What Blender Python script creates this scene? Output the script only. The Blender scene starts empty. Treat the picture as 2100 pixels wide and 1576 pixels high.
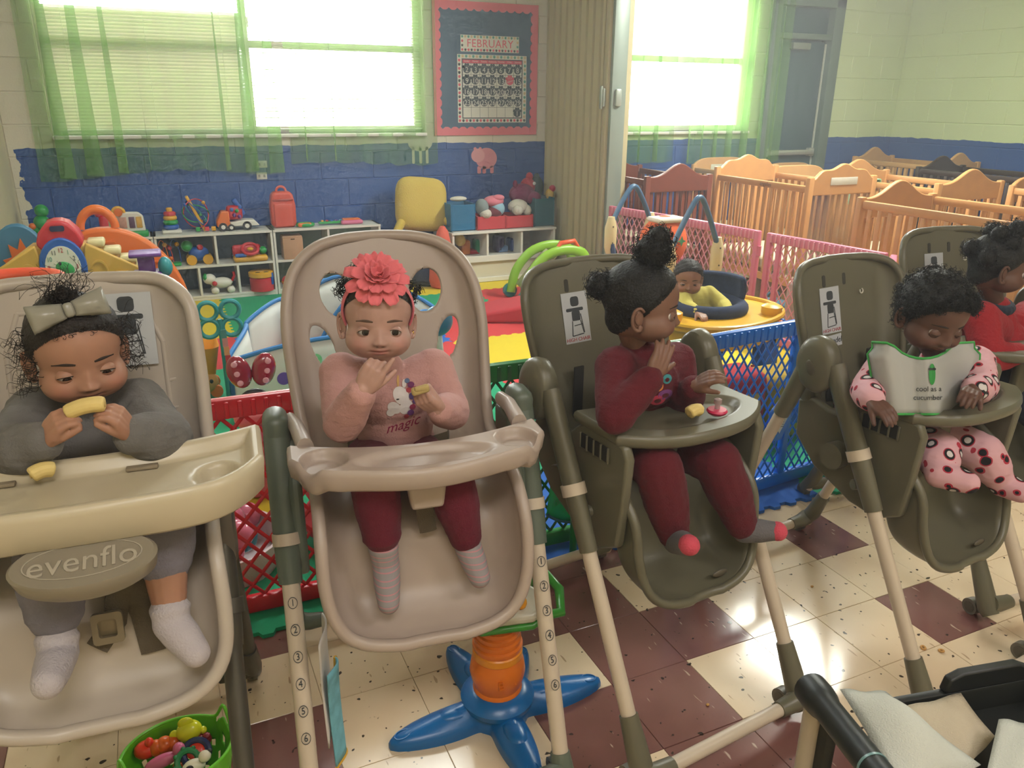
import bpy, bmesh, math, random
import numpy as np
from mathutils import Vector, Matrix, Euler
random.seed(7); RNG = np.random.default_rng(7)
SC = bpy.context.scene
COL = SC.collection
R = math.radians
PI = math.pi

# ------------------------------------------------------------------ camera
CAM_H, FPX, PITCH, ROLL, YAW = 1.40, 1600.0, R(20.03), R(0.49), R(24.41)
FW = Vector((math.sin(YAW)*math.cos(PITCH), math.cos(YAW)*math.cos(PITCH), -math.sin(PITCH)))
_r0 = Vector((math.cos(YAW), -math.sin(YAW), 0)); _u0 = _r0.cross(FW)
RT = _r0*math.cos(ROLL)+_u0*math.sin(ROLL); UP = RT.cross(FW)
CAM = Vector((0, 0, CAM_H))
cd = bpy.data.cameras.new('camera'); cam = bpy.data.objects.new('camera', cd); COL.objects.link(cam)
cd.sensor_width = 36; cd.lens = FPX/2100*36; cd.clip_start = .02
M3 = Matrix((RT, UP, -FW)).transposed()
cam.matrix_world = Matrix.Translation(CAM) @ M3.to_4x4()
SC.camera = cam

# ------------------------------------------------------------------ light
SC.view_settings.view_transform = 'Standard'; SC.view_settings.look = 'None'
SC.view_settings.exposure = 0.62; SC.view_settings.gamma = 1.0; SC.view_settings.use_curve_mapping = False
cy = SC.cycles; cy.max_bounces = 5; cy.diffuse_bounces = 3; cy.glossy_bounces = 2; cy.transmission_bounces = 3; cy.transparent_max_bounces = 12; cy.caustics_reflective = False; cy.caustics_refractive = False; cy.use_adaptive_sampling = True; cy.adaptive_threshold = .08; cy.adaptive_min_samples = 12
w = bpy.data.worlds.new('sky'); SC.world = w; w.use_nodes = True
bgn = w.node_tree.nodes['Background']; bgn.inputs[0].default_value = (1.0, 1.0, .97, 1); bgn.inputs[1].default_value = 20.0
def area(name, loc, rot, sx, sy, power, col=(1, 1, 1), portal=False):
    l = bpy.data.lights.new(name, 'AREA'); l.shape = 'RECTANGLE'; l.size = sx; l.size_y = sy; l.energy = power; l.color = col
    o = bpy.data.objects.new(name, l); o.location = loc; o.rotation_euler = rot; COL.objects.link(o)
    if portal: l.cycles.is_portal = True
    return o
area('ceiling_lamp', (.0, -.75, 2.78), (0, 0, 0), 1.2, .6, 25, (1, .95, .91))
area('ceiling_lamp', (2.2, -.75, 2.78), (0, 0, 0), 1.2, .6, 25, (1, .95, .91))
area('ceiling_lamp', (.8, 3.6, 2.78), (0, 0, 0), 1.2, .6, 30, (.94, 1, .96))
area('ceiling_lamp', (4.2, 3.75, 2.78), (0, 0, 0), .32, 1.2, 100, (.97, 1, .9))
area('window_portal', (.76, 6.40, 1.76), (R(-90), 0, 0), 2.62, 1.22, 1, portal=True)
area('window_portal', (4.55, 6.40, 1.76), (R(-90), 0, 0), 1.42, 1.22, 1, portal=True)

# ------------------------------------------------------------------ pixel helpers (photo pixel + world distance -> point)
def _ray(x, y): return FW*FPX + RT*(x-1050) + UP*(788-y)
def P(x, y, Y):
    d = _ray(x, y); return CAM + d*(Y/d.y)
def F(x, y, z=0.0):
    d = _ray(x, y); return CAM + d*((z-CAM_H)/d.z)
def PX(x, y, X):
    d = _ray(x, y); return CAM + d*(X/d.x)
def PD(x, y, dist):
    return CAM + _ray(x, y)*(dist/FPX)

# ------------------------------------------------------------------ materials
def lin(h):
    if not isinstance(h, str): return tuple(h)
    h = h.lstrip('#'); c = [int(h[i:i+2], 16)/255 for i in (0, 2, 4)]
    return tuple(x/12.92 if x <= .04045 else ((x+.055)/1.055)**2.4 for x in c)
MATS = {}
def mat(name, col='#808080', rough=.5, metal=0, var=.06, vscale=9, bump=0, bscale=60, sss=0, trans=0, alpha=1, coat=0, emis=0, spec=.5, sheen=0):
    if name in MATS: return MATS[name]
    m = bpy.data.materials.new(name); m.use_nodes = True; nt = m.node_tree; b = nt.nodes['Principled BSDF']
    c = lin(col); N = nt.nodes.new; L = nt.links.new
    tc = N('ShaderNodeTexCoord')
    nz = N('ShaderNodeTexNoise'); nz.inputs['Scale'].default_value = vscale; nz.inputs['Detail'].default_value = 3
    L(tc.outputs['Object'], nz.inputs['Vector'])
    mx = N('ShaderNodeMix'); mx.data_type = 'RGBA'
    mx.inputs['A'].default_value = (*[x*(1-var) for x in c], 1); mx.inputs['B'].default_value = (*[min(1, x*(1+var)) for x in c], 1)
    L(nz.outputs['Fac'], mx.inputs['Factor']); L(mx.outputs['Result'], b.inputs['Base Color'])
    b.inputs['Roughness'].default_value = rough; b.inputs['Metallic'].default_value = metal
    b.inputs['Specular IOR Level'].default_value = spec
    if sss:
        b.inputs['Subsurface Weight'].default_value = sss; b.inputs['Subsurface Radius'].default_value = (1, .35, .2); b.inputs['Subsurface Scale'].default_value = .006
    if trans: b.inputs['Transmission Weight'].default_value = trans
    if alpha < 1: b.inputs['Alpha'].default_value = alpha
    if coat: b.inputs['Coat Weight'].default_value = coat; b.inputs['Coat Roughness'].default_value = .12
    if sheen: b.inputs['Sheen Weight'].default_value = sheen
    if emis: b.inputs['Emission Color'].default_value = (*c, 1); b.inputs['Emission Strength'].default_value = emis
    if bump:
        n2 = N('ShaderNodeTexNoise'); n2.inputs['Scale'].default_value = bscale; n2.inputs['Detail'].default_value = 4
        L(tc.outputs['Object'], n2.inputs['Vector'])
        bp = N('ShaderNodeBump'); bp.inputs['Strength'].default_value = bump; bp.inputs['Distance'].default_value = .004
        L(n2.outputs['Fac'], bp.inputs['Height']); L(bp.outputs['Normal'], b.inputs['Normal'])
    MATS[name] = m; return m
def pl(name, col='#808080', **k):                       # moulded plastic
    k.setdefault('rough', .38); return mat(name, col, **k)
def cloth(name, col='#808080', **k):
    k.setdefault('rough', .9); k.setdefault('bump', .5); k.setdefault('bscale', 260); k.setdefault('sheen', .04); return mat(name, col, **k)

# ------------------------------------------------------------------ mesh builder
def T(loc=(0, 0, 0), rot=(0, 0, 0), s=None):
    m = Matrix.Translation(Vector(loc)) @ Euler(rot).to_matrix().to_4x4()
    if s is not None: m = m @ Matrix.Diagonal((*(s if hasattr(s, '__len__') else (s, s, s)), 1))
    return m
def frame(o, z, x=(1, 0, 0)):
    """matrix at o, local z along z, local x near x"""
    z = Vector(z).normalized(); x = Vector(x); x = (x - z*x.dot(z))
    if x.length < 1e-6: x = Vector((0, 1, 0)) - z*z.y
    x.normalize(); y = z.cross(x)
    return Matrix.Translation(Vector(o)) @ Matrix((x, y, z)).transposed().to_4x4()
_RB = {}
class MB:
    def __init__(s): s.v = []; s.f = []
    def add(s, vs, fs, M=None):
        n = len(s.v)
        if M is not None: vs = [M @ Vector(p) for p in vs]
        s.v.extend(tuple(p) for p in vs); s.f.extend(tuple(i+n for i in f) for f in fs); return s
    def box(s, c, d, M=None):
        x, y, z = d[0]/2, d[1]/2, d[2]/2
        vs = [(c[0]+a*x, c[1]+b*y, c[2]+e*z) for a in (-1, 1) for b in (-1, 1) for e in (-1, 1)]
        return s.add(vs, [(0, 1, 3, 2), (4, 6, 7, 5), (0, 4, 5, 1), (2, 3, 7, 6), (0, 2, 6, 4), (1, 5, 7, 3)], M)
    def rbox(s, c, d, r=.01, seg=2, M=None):
        r = min(r, min(d)*.49); k = (tuple(round(q, 5) for q in d), round(r, 5), seg)
        if k not in _RB:
            bm = bmesh.new(); bmesh.ops.create_cube(bm, size=1)
            for v in bm.verts: v.co = Vector((v.co.x*d[0], v.co.y*d[1], v.co.z*d[2]))
            bmesh.ops.bevel(bm, geom=bm.edges[:], offset=r, segments=seg, affect='EDGES', profile=.5)
            bm.verts.index_update(); _RB[k] = ([tuple(v.co) for v in bm.verts], [tuple(v.index for v in f.verts) for f in bm.faces]); bm.free()
        vs, fs = _RB[k]
        return s.add([(p[0]+c[0], p[1]+c[1], p[2]+c[2]) for p in vs], fs, M)
    def tube(s, pts, r, n=10, closed=False, cap=True, flat=1.0, ref=None, M=None):
        pts = [Vector(p) for p in pts]; m = len(pts)
        rs = r if hasattr(r, '__len__') else [r]*m
        tan = []
        for i in range(m):
            a = pts[(i-1) % m] if (closed or i > 0) else pts[i]; b = pts[(i+1) % m] if (closed or i < m-1) else pts[i]
            t = b-a; tan.append(t.normalized() if t.length > 1e-9 else Vector((0, 0, 1)))
        x = Vector(ref) if ref is not None else (Vector((0, 0, 1)) if abs(tan[0].z) < .9 else Vector((1, 0, 0)))
        vs = []
        for i in range(m):
            t = tan[i]; x = x-t*x.dot(t)
            if x.length < 1e-6: x = Vector((1, 0, 0))-t*t.x
            x.normalize(); y = t.cross(x)
            for k in range(n):
                a = 2*PI*k/n; vs.append(pts[i]+x*(math.cos(a)*rs[i])+y*(math.sin(a)*rs[i]*flat))
        fs = []
        for i in range(m if closed else m-1):
            j = (i+1) % m
            for k in range(n): fs.append((i*n+k, i*n+(k+1) % n, j*n+(k+1) % n, j*n+k))
        if cap and not closed: fs.append(tuple(range(n-1, -1, -1))); fs.append(tuple((m-1)*n+k for k in range(n)))
        return s.add(vs, fs, M)
    def cyl(s, a, b, r0, r1=None, n=16, M=None):
        return s.tube([a, b], [r0, r0 if r1 is None else r1], n, M=M)
    def ell(s, c, r, n=16, m=10, M=None, rot=None):
        r = r if hasattr(r, '__len__') else (r, r, r)
        Q = Euler(rot).to_matrix() if rot is not None else None
        vs = []; c = Vector(c)
        for i in range(1, m):
            th = PI*i/m
            for k in range(n):
                a = 2*PI*k/n; p = Vector((r[0]*math.sin(th)*math.cos(a), r[1]*math.sin(th)*math.sin(a), r[2]*math.cos(th)))
                vs.append(c+(Q @ p if Q else p))
        t = Vector((0, 0, r[2])); t = Q @ t if Q else t
        vs.append(c+t); vs.append(c-t); a, b = len(vs)-2, len(vs)-1; fs = []
        for i in range(m-2):
            for k in range(n): fs.append((i*n+k, (i+1)*n+k, (i+1)*n+(k+1) % n, i*n+(k+1) % n))
        for k in range(n): fs.append((a, k, (k+1) % n)); fs.append((b, (m-2)*n+(k+1) % n, (m-2)*n+k))
        return s.add(vs, fs, M)
    def lathe(s, prof, n=24, M=None, cap=True):
        vs = []; m = len(prof)
        for r, z in prof:
            for k in range(n): a = 2*PI*k/n; vs.append((r*math.cos(a), r*math.sin(a), z))
        fs = [(i*n+k, i*n+(k+1) % n, (i+1)*n+(k+1) % n, (i+1)*n+k) for i in range(m-1) for k in range(n)]
        if cap: fs.append(tuple(range(n-1, -1, -1))); fs.append(tuple((m-1)*n+k for k in range(n)))
        return s.add(vs, fs, M)
    def prism(s, poly, h, M=None, z0=0):
        n = len(poly); vs = [(p[0], p[1], z0) for p in poly]+[(p[0], p[1], z0+h) for p in poly]
        fs = [tuple(range(n-1, -1, -1)), tuple(range(n, 2*n))]+[(i, (i+1) % n, n+(i+1) % n, n+i) for i in range(n)]
        return s.add(vs, fs, M)
    def ring(s, outer, inner, h, M=None, z0=0):
        """plate with one hole; outer and inner loops of equal length"""
        n = len(outer); vs = [(p[0], p[1], z) for z in (z0, z0+h) for L_ in (outer, inner) for p in L_]
        fs = []
        for i in range(n):
            j = (i+1) % n
            fs += [(i, n+i, n+j, j), (2*n+i, 2*n+j, 3*n+j, 3*n+i), (i, j, 2*n+j, 2*n+i), (n+i, 3*n+i, 3*n+j, n+j)]
        return s.add(vs, fs, M)
    def torus(s, R_, r, M=None, n=28, k=10, arc=2*PI, a0=0, sy=1):
        closed = abs(arc-2*PI) < 1e-6
        m = n if closed else n+1
        pts = [(R_*math.cos(a0+arc*i/n), R_*sy*math.sin(a0+arc*i/n), 0) for i in range(m)]
        return s.tube(pts, r, k, closed=closed, ref=(0, 0, 1), M=M)
    def grid(s, rows, M=None, closeu=False):
        nv = len(rows); nu = len(rows[0]); vs = [p for r in rows for p in r]
        fs = [(i*nu+k, i*nu+(k+1) % nu, (i+1)*nu+(k+1) % nu, (i+1)*nu+k) for i in range(nv-1) for k in range(nu if closeu else nu-1)]
        return s.add(vs, fs, M)
    def limb(s, pts, rs, n=14):
        for i in range(len(pts)-1): s.cyl(pts[i], pts[i+1], rs[i], rs[i+1], n)
        for p, r in zip(pts, rs): s.ell(p, r, n, 10)
        return s
    def build(s, name, m, parent=None, smooth=True, ang=42, bev=0, sub=0, solid=0, off=0, bseg=2):
        me = bpy.data.meshes.new(name); me.from_pydata(s.v, [], s.f); me.update()
        return link(name, me, m, parent, smooth, ang, bev, sub, solid, off, bseg)
def fixn(me):
    bm = bmesh.new(); bm.from_mesh(me); bmesh.ops.recalc_face_normals(bm, faces=bm.faces[:]); bm.to_mesh(me); bm.free()
def link(name, me, m, parent=None, smooth=True, ang=42, bev=0, sub=0, solid=0, off=0, bseg=2):
    fixn(me)
    if smooth:
        me.polygons.foreach_set('use_smooth', [True]*len(me.polygons)); me.set_sharp_from_angle(angle=R(ang))
    o = bpy.data.objects.new(name, me); COL.objects.link(o)
    if m is not None: me.materials.append(m)
    if parent is not None: o.parent = parent
    if solid: q = o.modifiers.new('solid', 'SOLIDIFY'); q.thickness = solid; q.offset = off
    if bev: q = o.modifiers.new('bevel', 'BEVEL'); q.width = bev; q.segments = bseg; q.limit_method = 'ANGLE'; q.angle_limit = R(35)
    if sub: q = o.modifiers.new('sub', 'SUBSURF'); q.levels = sub; q.render_levels = sub
    return o
def inst(src, name, parent=None, loc=(0, 0, 0), rot=(0, 0, 0), s=(1, 1, 1)):
    o = bpy.data.objects.new(name, src.data); COL.objects.link(o); o.location = loc; o.rotation_euler = rot; o.scale = s
    if parent is not None: o.parent = parent
    return o
def tag(o, label, cat, group=None):
    o['label'] = label; o['category'] = cat
    if group: o['group'] = group
    return o
def thing(name, label, cat, loc=(0, 0, 0), rz=0, group=None):
    o = bpy.data.objects.new(name, None); COL.objects.link(o); o.location = loc; o.rotation_euler = (0, 0, rz); o.empty_display_size = .05
    return tag(o, label, cat, group)
def struct(o): o['kind'] = 'structure'; return o
def stuff(o): o['kind'] = 'stuff'; return o
def dup(root, loc, rz, label=None, group=None):
    r = root.copy(); COL.objects.link(r); r.location = loc; r.rotation_euler = (0, 0, rz)
    if label: r['label'] = label
    if group: r['group'] = group
    for ch in list(root.children):
        c = ch.copy(); COL.objects.link(c); c.parent = r
        for g in list(ch.children):
            d = g.copy(); COL.objects.link(d); d.parent = c
    return r
def text(name, s, size, m, parent, M, ext=.0004, align='CENTER', shear=0, space=1):
    cu = bpy.data.curves.new('t', 'FONT'); cu.body = s; cu.size = size; cu.extrude = ext; cu.align_x = align; cu.align_y = 'CENTER'; cu.shear = shear; cu.space_character = space
    cu.resolution_u = 3
    o = bpy.data.objects.new('t', cu); COL.objects.link(o)
    me = bpy.data.meshes.new_from_object(o.evaluated_get(bpy.context.evaluated_depsgraph_get()))
    bpy.data.objects.remove(o); bpy.data.curves.remove(cu)
    me.transform(M); me.name = name
    q = bpy.data.objects.new(name, me); COL.objects.link(q); q.parent = parent; me.materials.clear(); me.materials.append(m); return q
def crom(pts, n):
    """catmull-rom through pts (tuples of any length), n samples"""
    A = np.array(pts, float); m = len(A); out = []
    for i in range(n):
        t = i/(n-1)*(m-1); k = min(int(t), m-2); u = t-k
        p0, p1, p2, p3 = A[max(k-1, 0)], A[k], A[k+1], A[min(k+2, m-1)]
        out.append(.5*((2*p1)+(-p0+p2)*u+(2*p0-5*p1+4*p2-p3)*u*u+(-p0+3*p1-3*p2+p3)*u**3))
    return np.array(out)
def circ(r, n=24, cx=0, cy=0, ry=None, a0=0):
    ry = r if ry is None else ry
    return [(cx+r*math.cos(a0+2*PI*i/n), cy+ry*math.sin(a0+2*PI*i/n)) for i in range(n)]
def rrect(w, h, r, n=5, cx=0, cy=0):
    o = []
    for sx, sy, a in ((1, 1, 0), (-1, 1, 90), (-1, -1, 180), (1, -1, 270)):
        for i in range(n+1):
            t = R(a+90*i/n); o.append((cx+sx*(w/2-r)+r*math.cos(t), cy+sy*(h/2-r)+r*math.sin(t)))
    return o
def star(r, r2, n=5, a0=PI/2):
    return [((r if i % 2 == 0 else r2)*math.cos(a0+PI*i/n), (r if i % 2 == 0 else r2)*math.sin(a0+PI*i/n)) for i in range(2*n)]
XZ = lambda o: frame(o, (0, -1, 0), (1, 0, 0))       # local xy drawn on a wall facing -Y (x right, y up)
# ================================================================== THE ROOM
YB, XL, XR, YF, ZC = 6.22, -.83, 7.18, -1.6, 2.8
def wall_paint():
    m = bpy.data.materials.new('painted_block'); m.use_nodes = True; nt = m.node_tree; b = nt.nodes['Principled BSDF']; N = nt.nodes.new; L = nt.links.new
    g = N('ShaderNodeNewGeometry'); sp = N('ShaderNodeSeparateXYZ'); L(g.outputs['Position'], sp.inputs[0])
    nz = N('ShaderNodeTexNoise'); nz.inputs['Scale'].default_value = 9; nz.inputs['Detail'].default_value = 5; L(g.outputs['Position'], nz.inputs['Vector'])
    def math_(op, a, c):
        n = N('ShaderNodeMath'); n.operation = op
        for i, q in enumerate((a, c)):
            if isinstance(q, (int, float)): n.inputs[i].default_value = q
            else: L(q, n.inputs[i])
        return n.outputs[0]
    # brushed-on paint edge: wavy by a centimetre, stops short of the left corner
    wob = math_('MULTIPLY', math_('SUBTRACT', nz.outputs['Fac'], .5), .035)
    below = math_('LESS_THAN', math_('ADD', sp.outputs['Z'], wob), 1.068)
    wob2 = math_('MULTIPLY', math_('SUBTRACT', nz.outputs['Fac'], .5), .16)
    inx = math_('GREATER_THAN', math_('ADD', sp.outputs['X'], wob2), -.78)
    fac = math_('MULTIPLY', below, inx)
    n2 = N('ShaderNodeTexNoise'); n2.inputs['Scale'].default_value = 2.5; n2.inputs['Detail'].default_value = 4; L(g.outputs['Position'], n2.inputs['Vector'])
    def two(a, c):
        x = N('ShaderNodeMix'); x.data_type = 'RGBA'; x.inputs['A'].default_value = (*lin(a), 1); x.inputs['B'].default_value = (*lin(c), 1); L(n2.outputs['Fac'], x.inputs['Factor']); return x.outputs['Result']
    mx = N('ShaderNodeMix'); mx.data_type = 'RGBA'; L(fac, mx.inputs['Factor'])
    gx = N('ShaderNodeMix'); gx.data_type = 'RGBA'; L(math_('GREATER_THAN', sp.outputs['X'], 3.3), gx.inputs['Factor']); L(two('#d2cbb4', '#dfdac8'), gx.inputs['A']); L(two('#c9d6a4', '#d3dfb2'), gx.inputs['B']); L(gx.outputs['Result'], mx.inputs['A']); L(two('#1f4a8c', '#28569a'), mx.inputs['B'])  # green light from the curtains is put into the wall colour past the partition
    L(mx.outputs['Result'], b.inputs['Base Color']); b.inputs['Roughness'].default_value = .5
    n3 = N('ShaderNodeTexNoise'); n3.inputs['Scale'].default_value = 90; n3.inputs['Detail'].default_value = 5; L(g.outputs['Position'], n3.inputs['Vector'])
    bp = N('ShaderNodeBump'); bp.inputs['Strength'].default_value = .35; bp.inputs['Distance'].default_value = .003; L(n3.outputs['Fac'], bp.inputs['Height']); L(bp.outputs['Normal'], b.inputs['Normal'])
    return m
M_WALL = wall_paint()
OPEN = [(-.55, 2.05, 1.15, 2.37), (3.85, 5.26, 1.14, 2.37), (5.42, 6.27, -.1, 2.32)]
def wall_boxes(x0, x1, opens):
    mb = MB(); xs = sorted({x0, x1, *[o[0] for o in opens], *[o[1] for o in opens]})
    for a, b in zip(xs, xs[1:]):
        if b <= x0 or a >= x1: continue
        cur = 0
        for o in sorted([o for o in opens if o[0] <= a+1e-6 and o[1] >= b-1e-6], key=lambda q: q[2]):
            if o[2] > cur: mb.box(((a+b)/2, YB+.104, (cur+o[2])/2), (b-a, .2, o[2]-cur))
            cur = o[3]
        if cur < ZC: mb.box(((a+b)/2, YB+.104, (cur+ZC)/2), (b-a, .2, ZC-cur))
    return mb
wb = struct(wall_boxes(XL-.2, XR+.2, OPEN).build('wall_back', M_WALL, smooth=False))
BLK = {}
def block_mesh(w_, h_):
    k = (round(w_, 3), round(h_, 3))
    if k not in BLK:
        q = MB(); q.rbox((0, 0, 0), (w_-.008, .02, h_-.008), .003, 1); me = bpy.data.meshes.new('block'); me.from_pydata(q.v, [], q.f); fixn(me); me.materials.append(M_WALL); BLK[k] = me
    return BLK[k]
def lay_blocks(parent, u0, u1, v1, opens, place):
    h, wd = .2032, .4064; row = 0; z = 0
    while z < v1:
        z2 = min(z+h, ZC); x = u0-(wd/2 if row % 2 else 0)
        while x < u1:
            a, b = max(x, u0), min(x+wd, u1); segs = [(a, b, z, z2)]
            for o in opens:
                ns = []
                for s_ in segs:
                    if s_[1] <= o[0] or s_[0] >= o[1] or s_[3] <= o[2] or s_[2] >= o[3]: ns.append(s_); continue
                    if s_[0] < o[0]: ns.append((s_[0], o[0], s_[2], s_[3]))
                    if s_[1] > o[1]: ns.append((o[1], s_[1], s_[2], s_[3]))
                    m0, m1 = max(s_[0], o[0]), min(s_[1], o[1])
                    if s_[2] < o[2]: ns.append((m0, m1, s_[2], o[2]))
                    if s_[3] > o[3]: ns.append((m0, m1, o[3], s_[3]))
                segs = ns
            for s_ in segs:
                if s_[1]-s_[0] > .03 and s_[3]-s_[2] > .03:
                    o = bpy.data.objects.new('block', block_mesh(s_[1]-s_[0], s_[3]-s_[2])); COL.objects.link(o); o.parent = parent
                    place(o, (s_[0]+s_[1])/2, (s_[2]+s_[3])/2)
            x += wd
        z += h; row += 1
def pb(o, u, v): o.location = (u, YB+.0085, v)
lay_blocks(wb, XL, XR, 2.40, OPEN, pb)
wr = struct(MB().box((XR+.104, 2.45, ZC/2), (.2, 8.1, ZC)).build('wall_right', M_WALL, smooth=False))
def pr(o, u, v): o.location = (XR+.0085, u, v); o.rotation_euler = (0, 0, R(90))
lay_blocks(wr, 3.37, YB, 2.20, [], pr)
M_CREAM = mat('cream_paint', '#cfc6a4', .55, bump=.25, bscale=40)
struct(MB().box((XL-.1, 2.45, ZC/2), (.2, 8.1, ZC)).build('wall_left', M_CREAM, smooth=False))
struct(MB().box((3.2, YF-.1, ZC/2), (8.4, .2, ZC)).build('wall_front', M_CREAM, smooth=False))
struct(MB().box((3.2, 2.3, ZC+.05), (8.4, 7.9, .1)).build('ceiling', mat('ceiling_white', '#e6e4dc', .8), smooth=False))

# ---- floor: nine-inch vinyl tiles
def tile_mat(name, c1, c2, fleck, streak):
    m = bpy.data.materials.new(name); m.use_nodes = True; nt = m.node_tree; b = nt.nodes['Principled BSDF']; N = nt.nodes.new; L = nt.links.new
    g = N('ShaderNodeNewGeometry'); mp = N('ShaderNodeMapping'); mp.inputs['Scale'].default_value = (5, 1.2, 1); mp.inputs['Rotation'].default_value = (0, 0, R(25)); L(g.outputs['Position'], mp.inputs['Vector'])
    n1 = N('ShaderNodeTexNoise'); n1.inputs['Scale'].default_value = 3.2; n1.inputs['Detail'].default_value = 6; L(g.outputs['Position'], n1.inputs['Vector'])
    mx = N('ShaderNodeMix'); mx.data_type = 'RGBA'; mx.inputs['A'].default_value = (*lin(c1), 1); mx.inputs['B'].default_value = (*lin(c2), 1)
    r0 = N('ShaderNodeMapRange'); r0.inputs[1].default_value = .35; r0.inputs[2].default_value = .65; L(n1.outputs['Fac'], r0.inputs[0]); L(r0.outputs[0], mx.inputs['Factor'])
    def spots(scale, lo, hi, vec):
        n = N('ShaderNodeTexNoise'); n.inputs['Scale'].default_value = scale; n.inputs['Detail'].default_value = 1.5; L(vec, n.inputs['Vector'])
        r = N('ShaderNodeMapRange'); r.inputs[1].default_value = lo; r.inputs[2].default_value = hi; L(n.outputs['Fac'], r.inputs[0]); return r.outputs[0]
    m2 = N('ShaderNodeMix'); m2.data_type = 'RGBA'; m2.inputs['B'].default_value = (*lin(fleck), 1); L(mx.outputs['Result'], m2.inputs['A']); L(spots(42, .69, .715, g.outputs['Position']), m2.inputs['Factor'])
    m3 = N('ShaderNodeMix'); m3.data_type = 'RGBA'; m3.inputs['B'].default_value = (*lin(streak), 1); L(m2.outputs['Result'], m3.inputs['A']); L(spots(14, .70, .74, mp.outputs[0]), m3.inputs['Factor'])
    L(m3.outputs['Result'], b.inputs['Base Color'])
    r4 = N('ShaderNodeMapRange'); r4.inputs[3].default_value = .05; r4.inputs[4].default_value = .20; L(n1.outputs['Fac'], r4.inputs[0]); L(r4.outputs[0], b.inputs['Roughness'])
    return m
M_TC = tile_mat('vinyl_cream', '#cdb596', '#d8c4a6', '#3a2f28', '#a98f72')
M_TB = tile_mat('vinyl_brown', '#6a443f', '#7c554f', '#30201d', '#b09a8a')
fl = struct(MB().box((3.2, 2.3, -.05), (8.4, 7.9, .094)).build('floor', M_TC, smooth=False))
TS = .2286
q = MB(); q.rbox((0, 0, 0), (TS-.0012, TS-.0012, .006), .0008, 1)
tme = {}
for k, mm in (('c', M_TC), ('b', M_TB)):
    me = bpy.data.meshes.new('tile'); me.from_pydata(q.v, [], q.f); fixn(me); me.materials.append(mm); tme[k] = me
BROWN = {(-2, 1), (-1, 1), (3, 1), (-5, 2), (-1, 2), (0, 2), (-5, 0), (-1, 0), (0, 0), (-2, -1), (-1, -1), (3, -1), (-1, -2), (0, -2), (-8, 1), (-8, 2), (-9, 0), (8, 1), (9, 0), (6, 2), (7, -1)}
for i in range(-11, 13):
    for j in range(-4, 4):
        o = bpy.data.objects.new('tile', tme['b' if (i, j) in BROWN else 'c']); COL.objects.link(o); o.parent = fl
        o.location = (1.131+TS*(i+.5), 1.355+TS*(j+.5), -.003+random.uniform(0, .0006))

# ---- windows
M_WF = mat('window_frame_white', '#d8d6cc', .5); M_GLASS = None
def glass_mat():
    m = bpy.data.materials.new('window_glass'); m.use_nodes = True; nt = m.node_tree; nt.nodes.clear(); N = nt.nodes.new; L = nt.links.new
    o = N('ShaderNodeOutputMaterial'); t = N('ShaderNodeBsdfTransparent'); g = N('ShaderNodeBsdfGlossy'); g.inputs['Roughness'].default_value = .02; fr = N('ShaderNodeFresnel'); fr.inputs[0].default_value = 1.45
    x = N('ShaderNodeMixShader'); L(fr.outputs[0], x.inputs[0]); L(t.outputs[0], x.inputs[1]); L(g.outputs[0], x.inputs[2]); L(x.outputs[0], o.inputs[0]); return m
M_GLASS = glass_mat()
def sheer(name, col, op, tr):
    m = bpy.data.materials.new(name); m.use_nodes = True; nt = m.node_tree; nt.nodes.clear(); N = nt.nodes.new; L = nt.links.new
    o = N('ShaderNodeOutputMaterial'); t = N('ShaderNodeBsdfTransparent'); d = N('ShaderNodeBsdfDiffuse'); l = N('ShaderNodeBsdfTranslucent')
    for n in (d, l): n.inputs[0].default_value = (*lin(col), 1)
    a = N('ShaderNodeMixShader'); a.inputs[0].default_value = tr; L(d.outputs[0], a.inputs[1]); L(l.outputs[0], a.inputs[2])
    x = N('ShaderNodeMixShader'); x.inputs[0].default_value = op; L(t.outputs[0], x.inputs[1]); L(a.outputs[0], x.inputs[2]); L(x.outputs[0], o.inputs[0]); return m
M_SHEER = sheer('sheer_green', '#8cc266', .40, .45)
M_SLAT = sheer('blind_slat', '#cfc6b2', .97, .10)
def window(n, x0, x1, z0, z1, mull, label):
    w_ = bpy.data.objects.new('window_%d' % n, None); COL.objects.link(w_); w_.location = ((x0+x1)/2, YB+.13, z0); struct(w_)
    wd, h = x1-x0, z1-z0; fr = MB()
    for xx in [-wd/2+.025, wd/2-.025]: fr.rbox((xx, 0, h/2), (.05, .07, h), .006)
    for zz in (.025, h-.025, h*.5): fr.rbox((0, 0, zz), (wd-.1, .06, .05), .006)
    fr.build('window_frame', M_WF, w_)
    for k in mull: MB().rbox((-wd/2+wd*k, 0, h/2), (.05, .065, h-.1), .006).build('mullion', M_WF, w_)
    ks = [0]+list(mull)+[1]
    for a, b in zip(ks, ks[1:]):
        MB().box((-wd/2+wd*(a+b)/2, .01, h*.25+.012), (wd*(b-a)-.05, .004, h*.5-.075)).build('pane', M_GLASS, w_)
        MB().box((-wd/2+wd*(a+b)/2, .01, h*.75-.012), (wd*(b-a)-.05, .004, h*.5-.075)).build('pane', M_GLASS, w_)
    MB().rbox((0, -.09, -.012), (wd, .17, .024), .006).build('window_sill', M_WF, w_)
window(1, -.55, 2.05, 1.15, 2.37, (.5,), '')
window(2, 3.85, 5.26, 1.14, 2.37, (), '')
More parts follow.
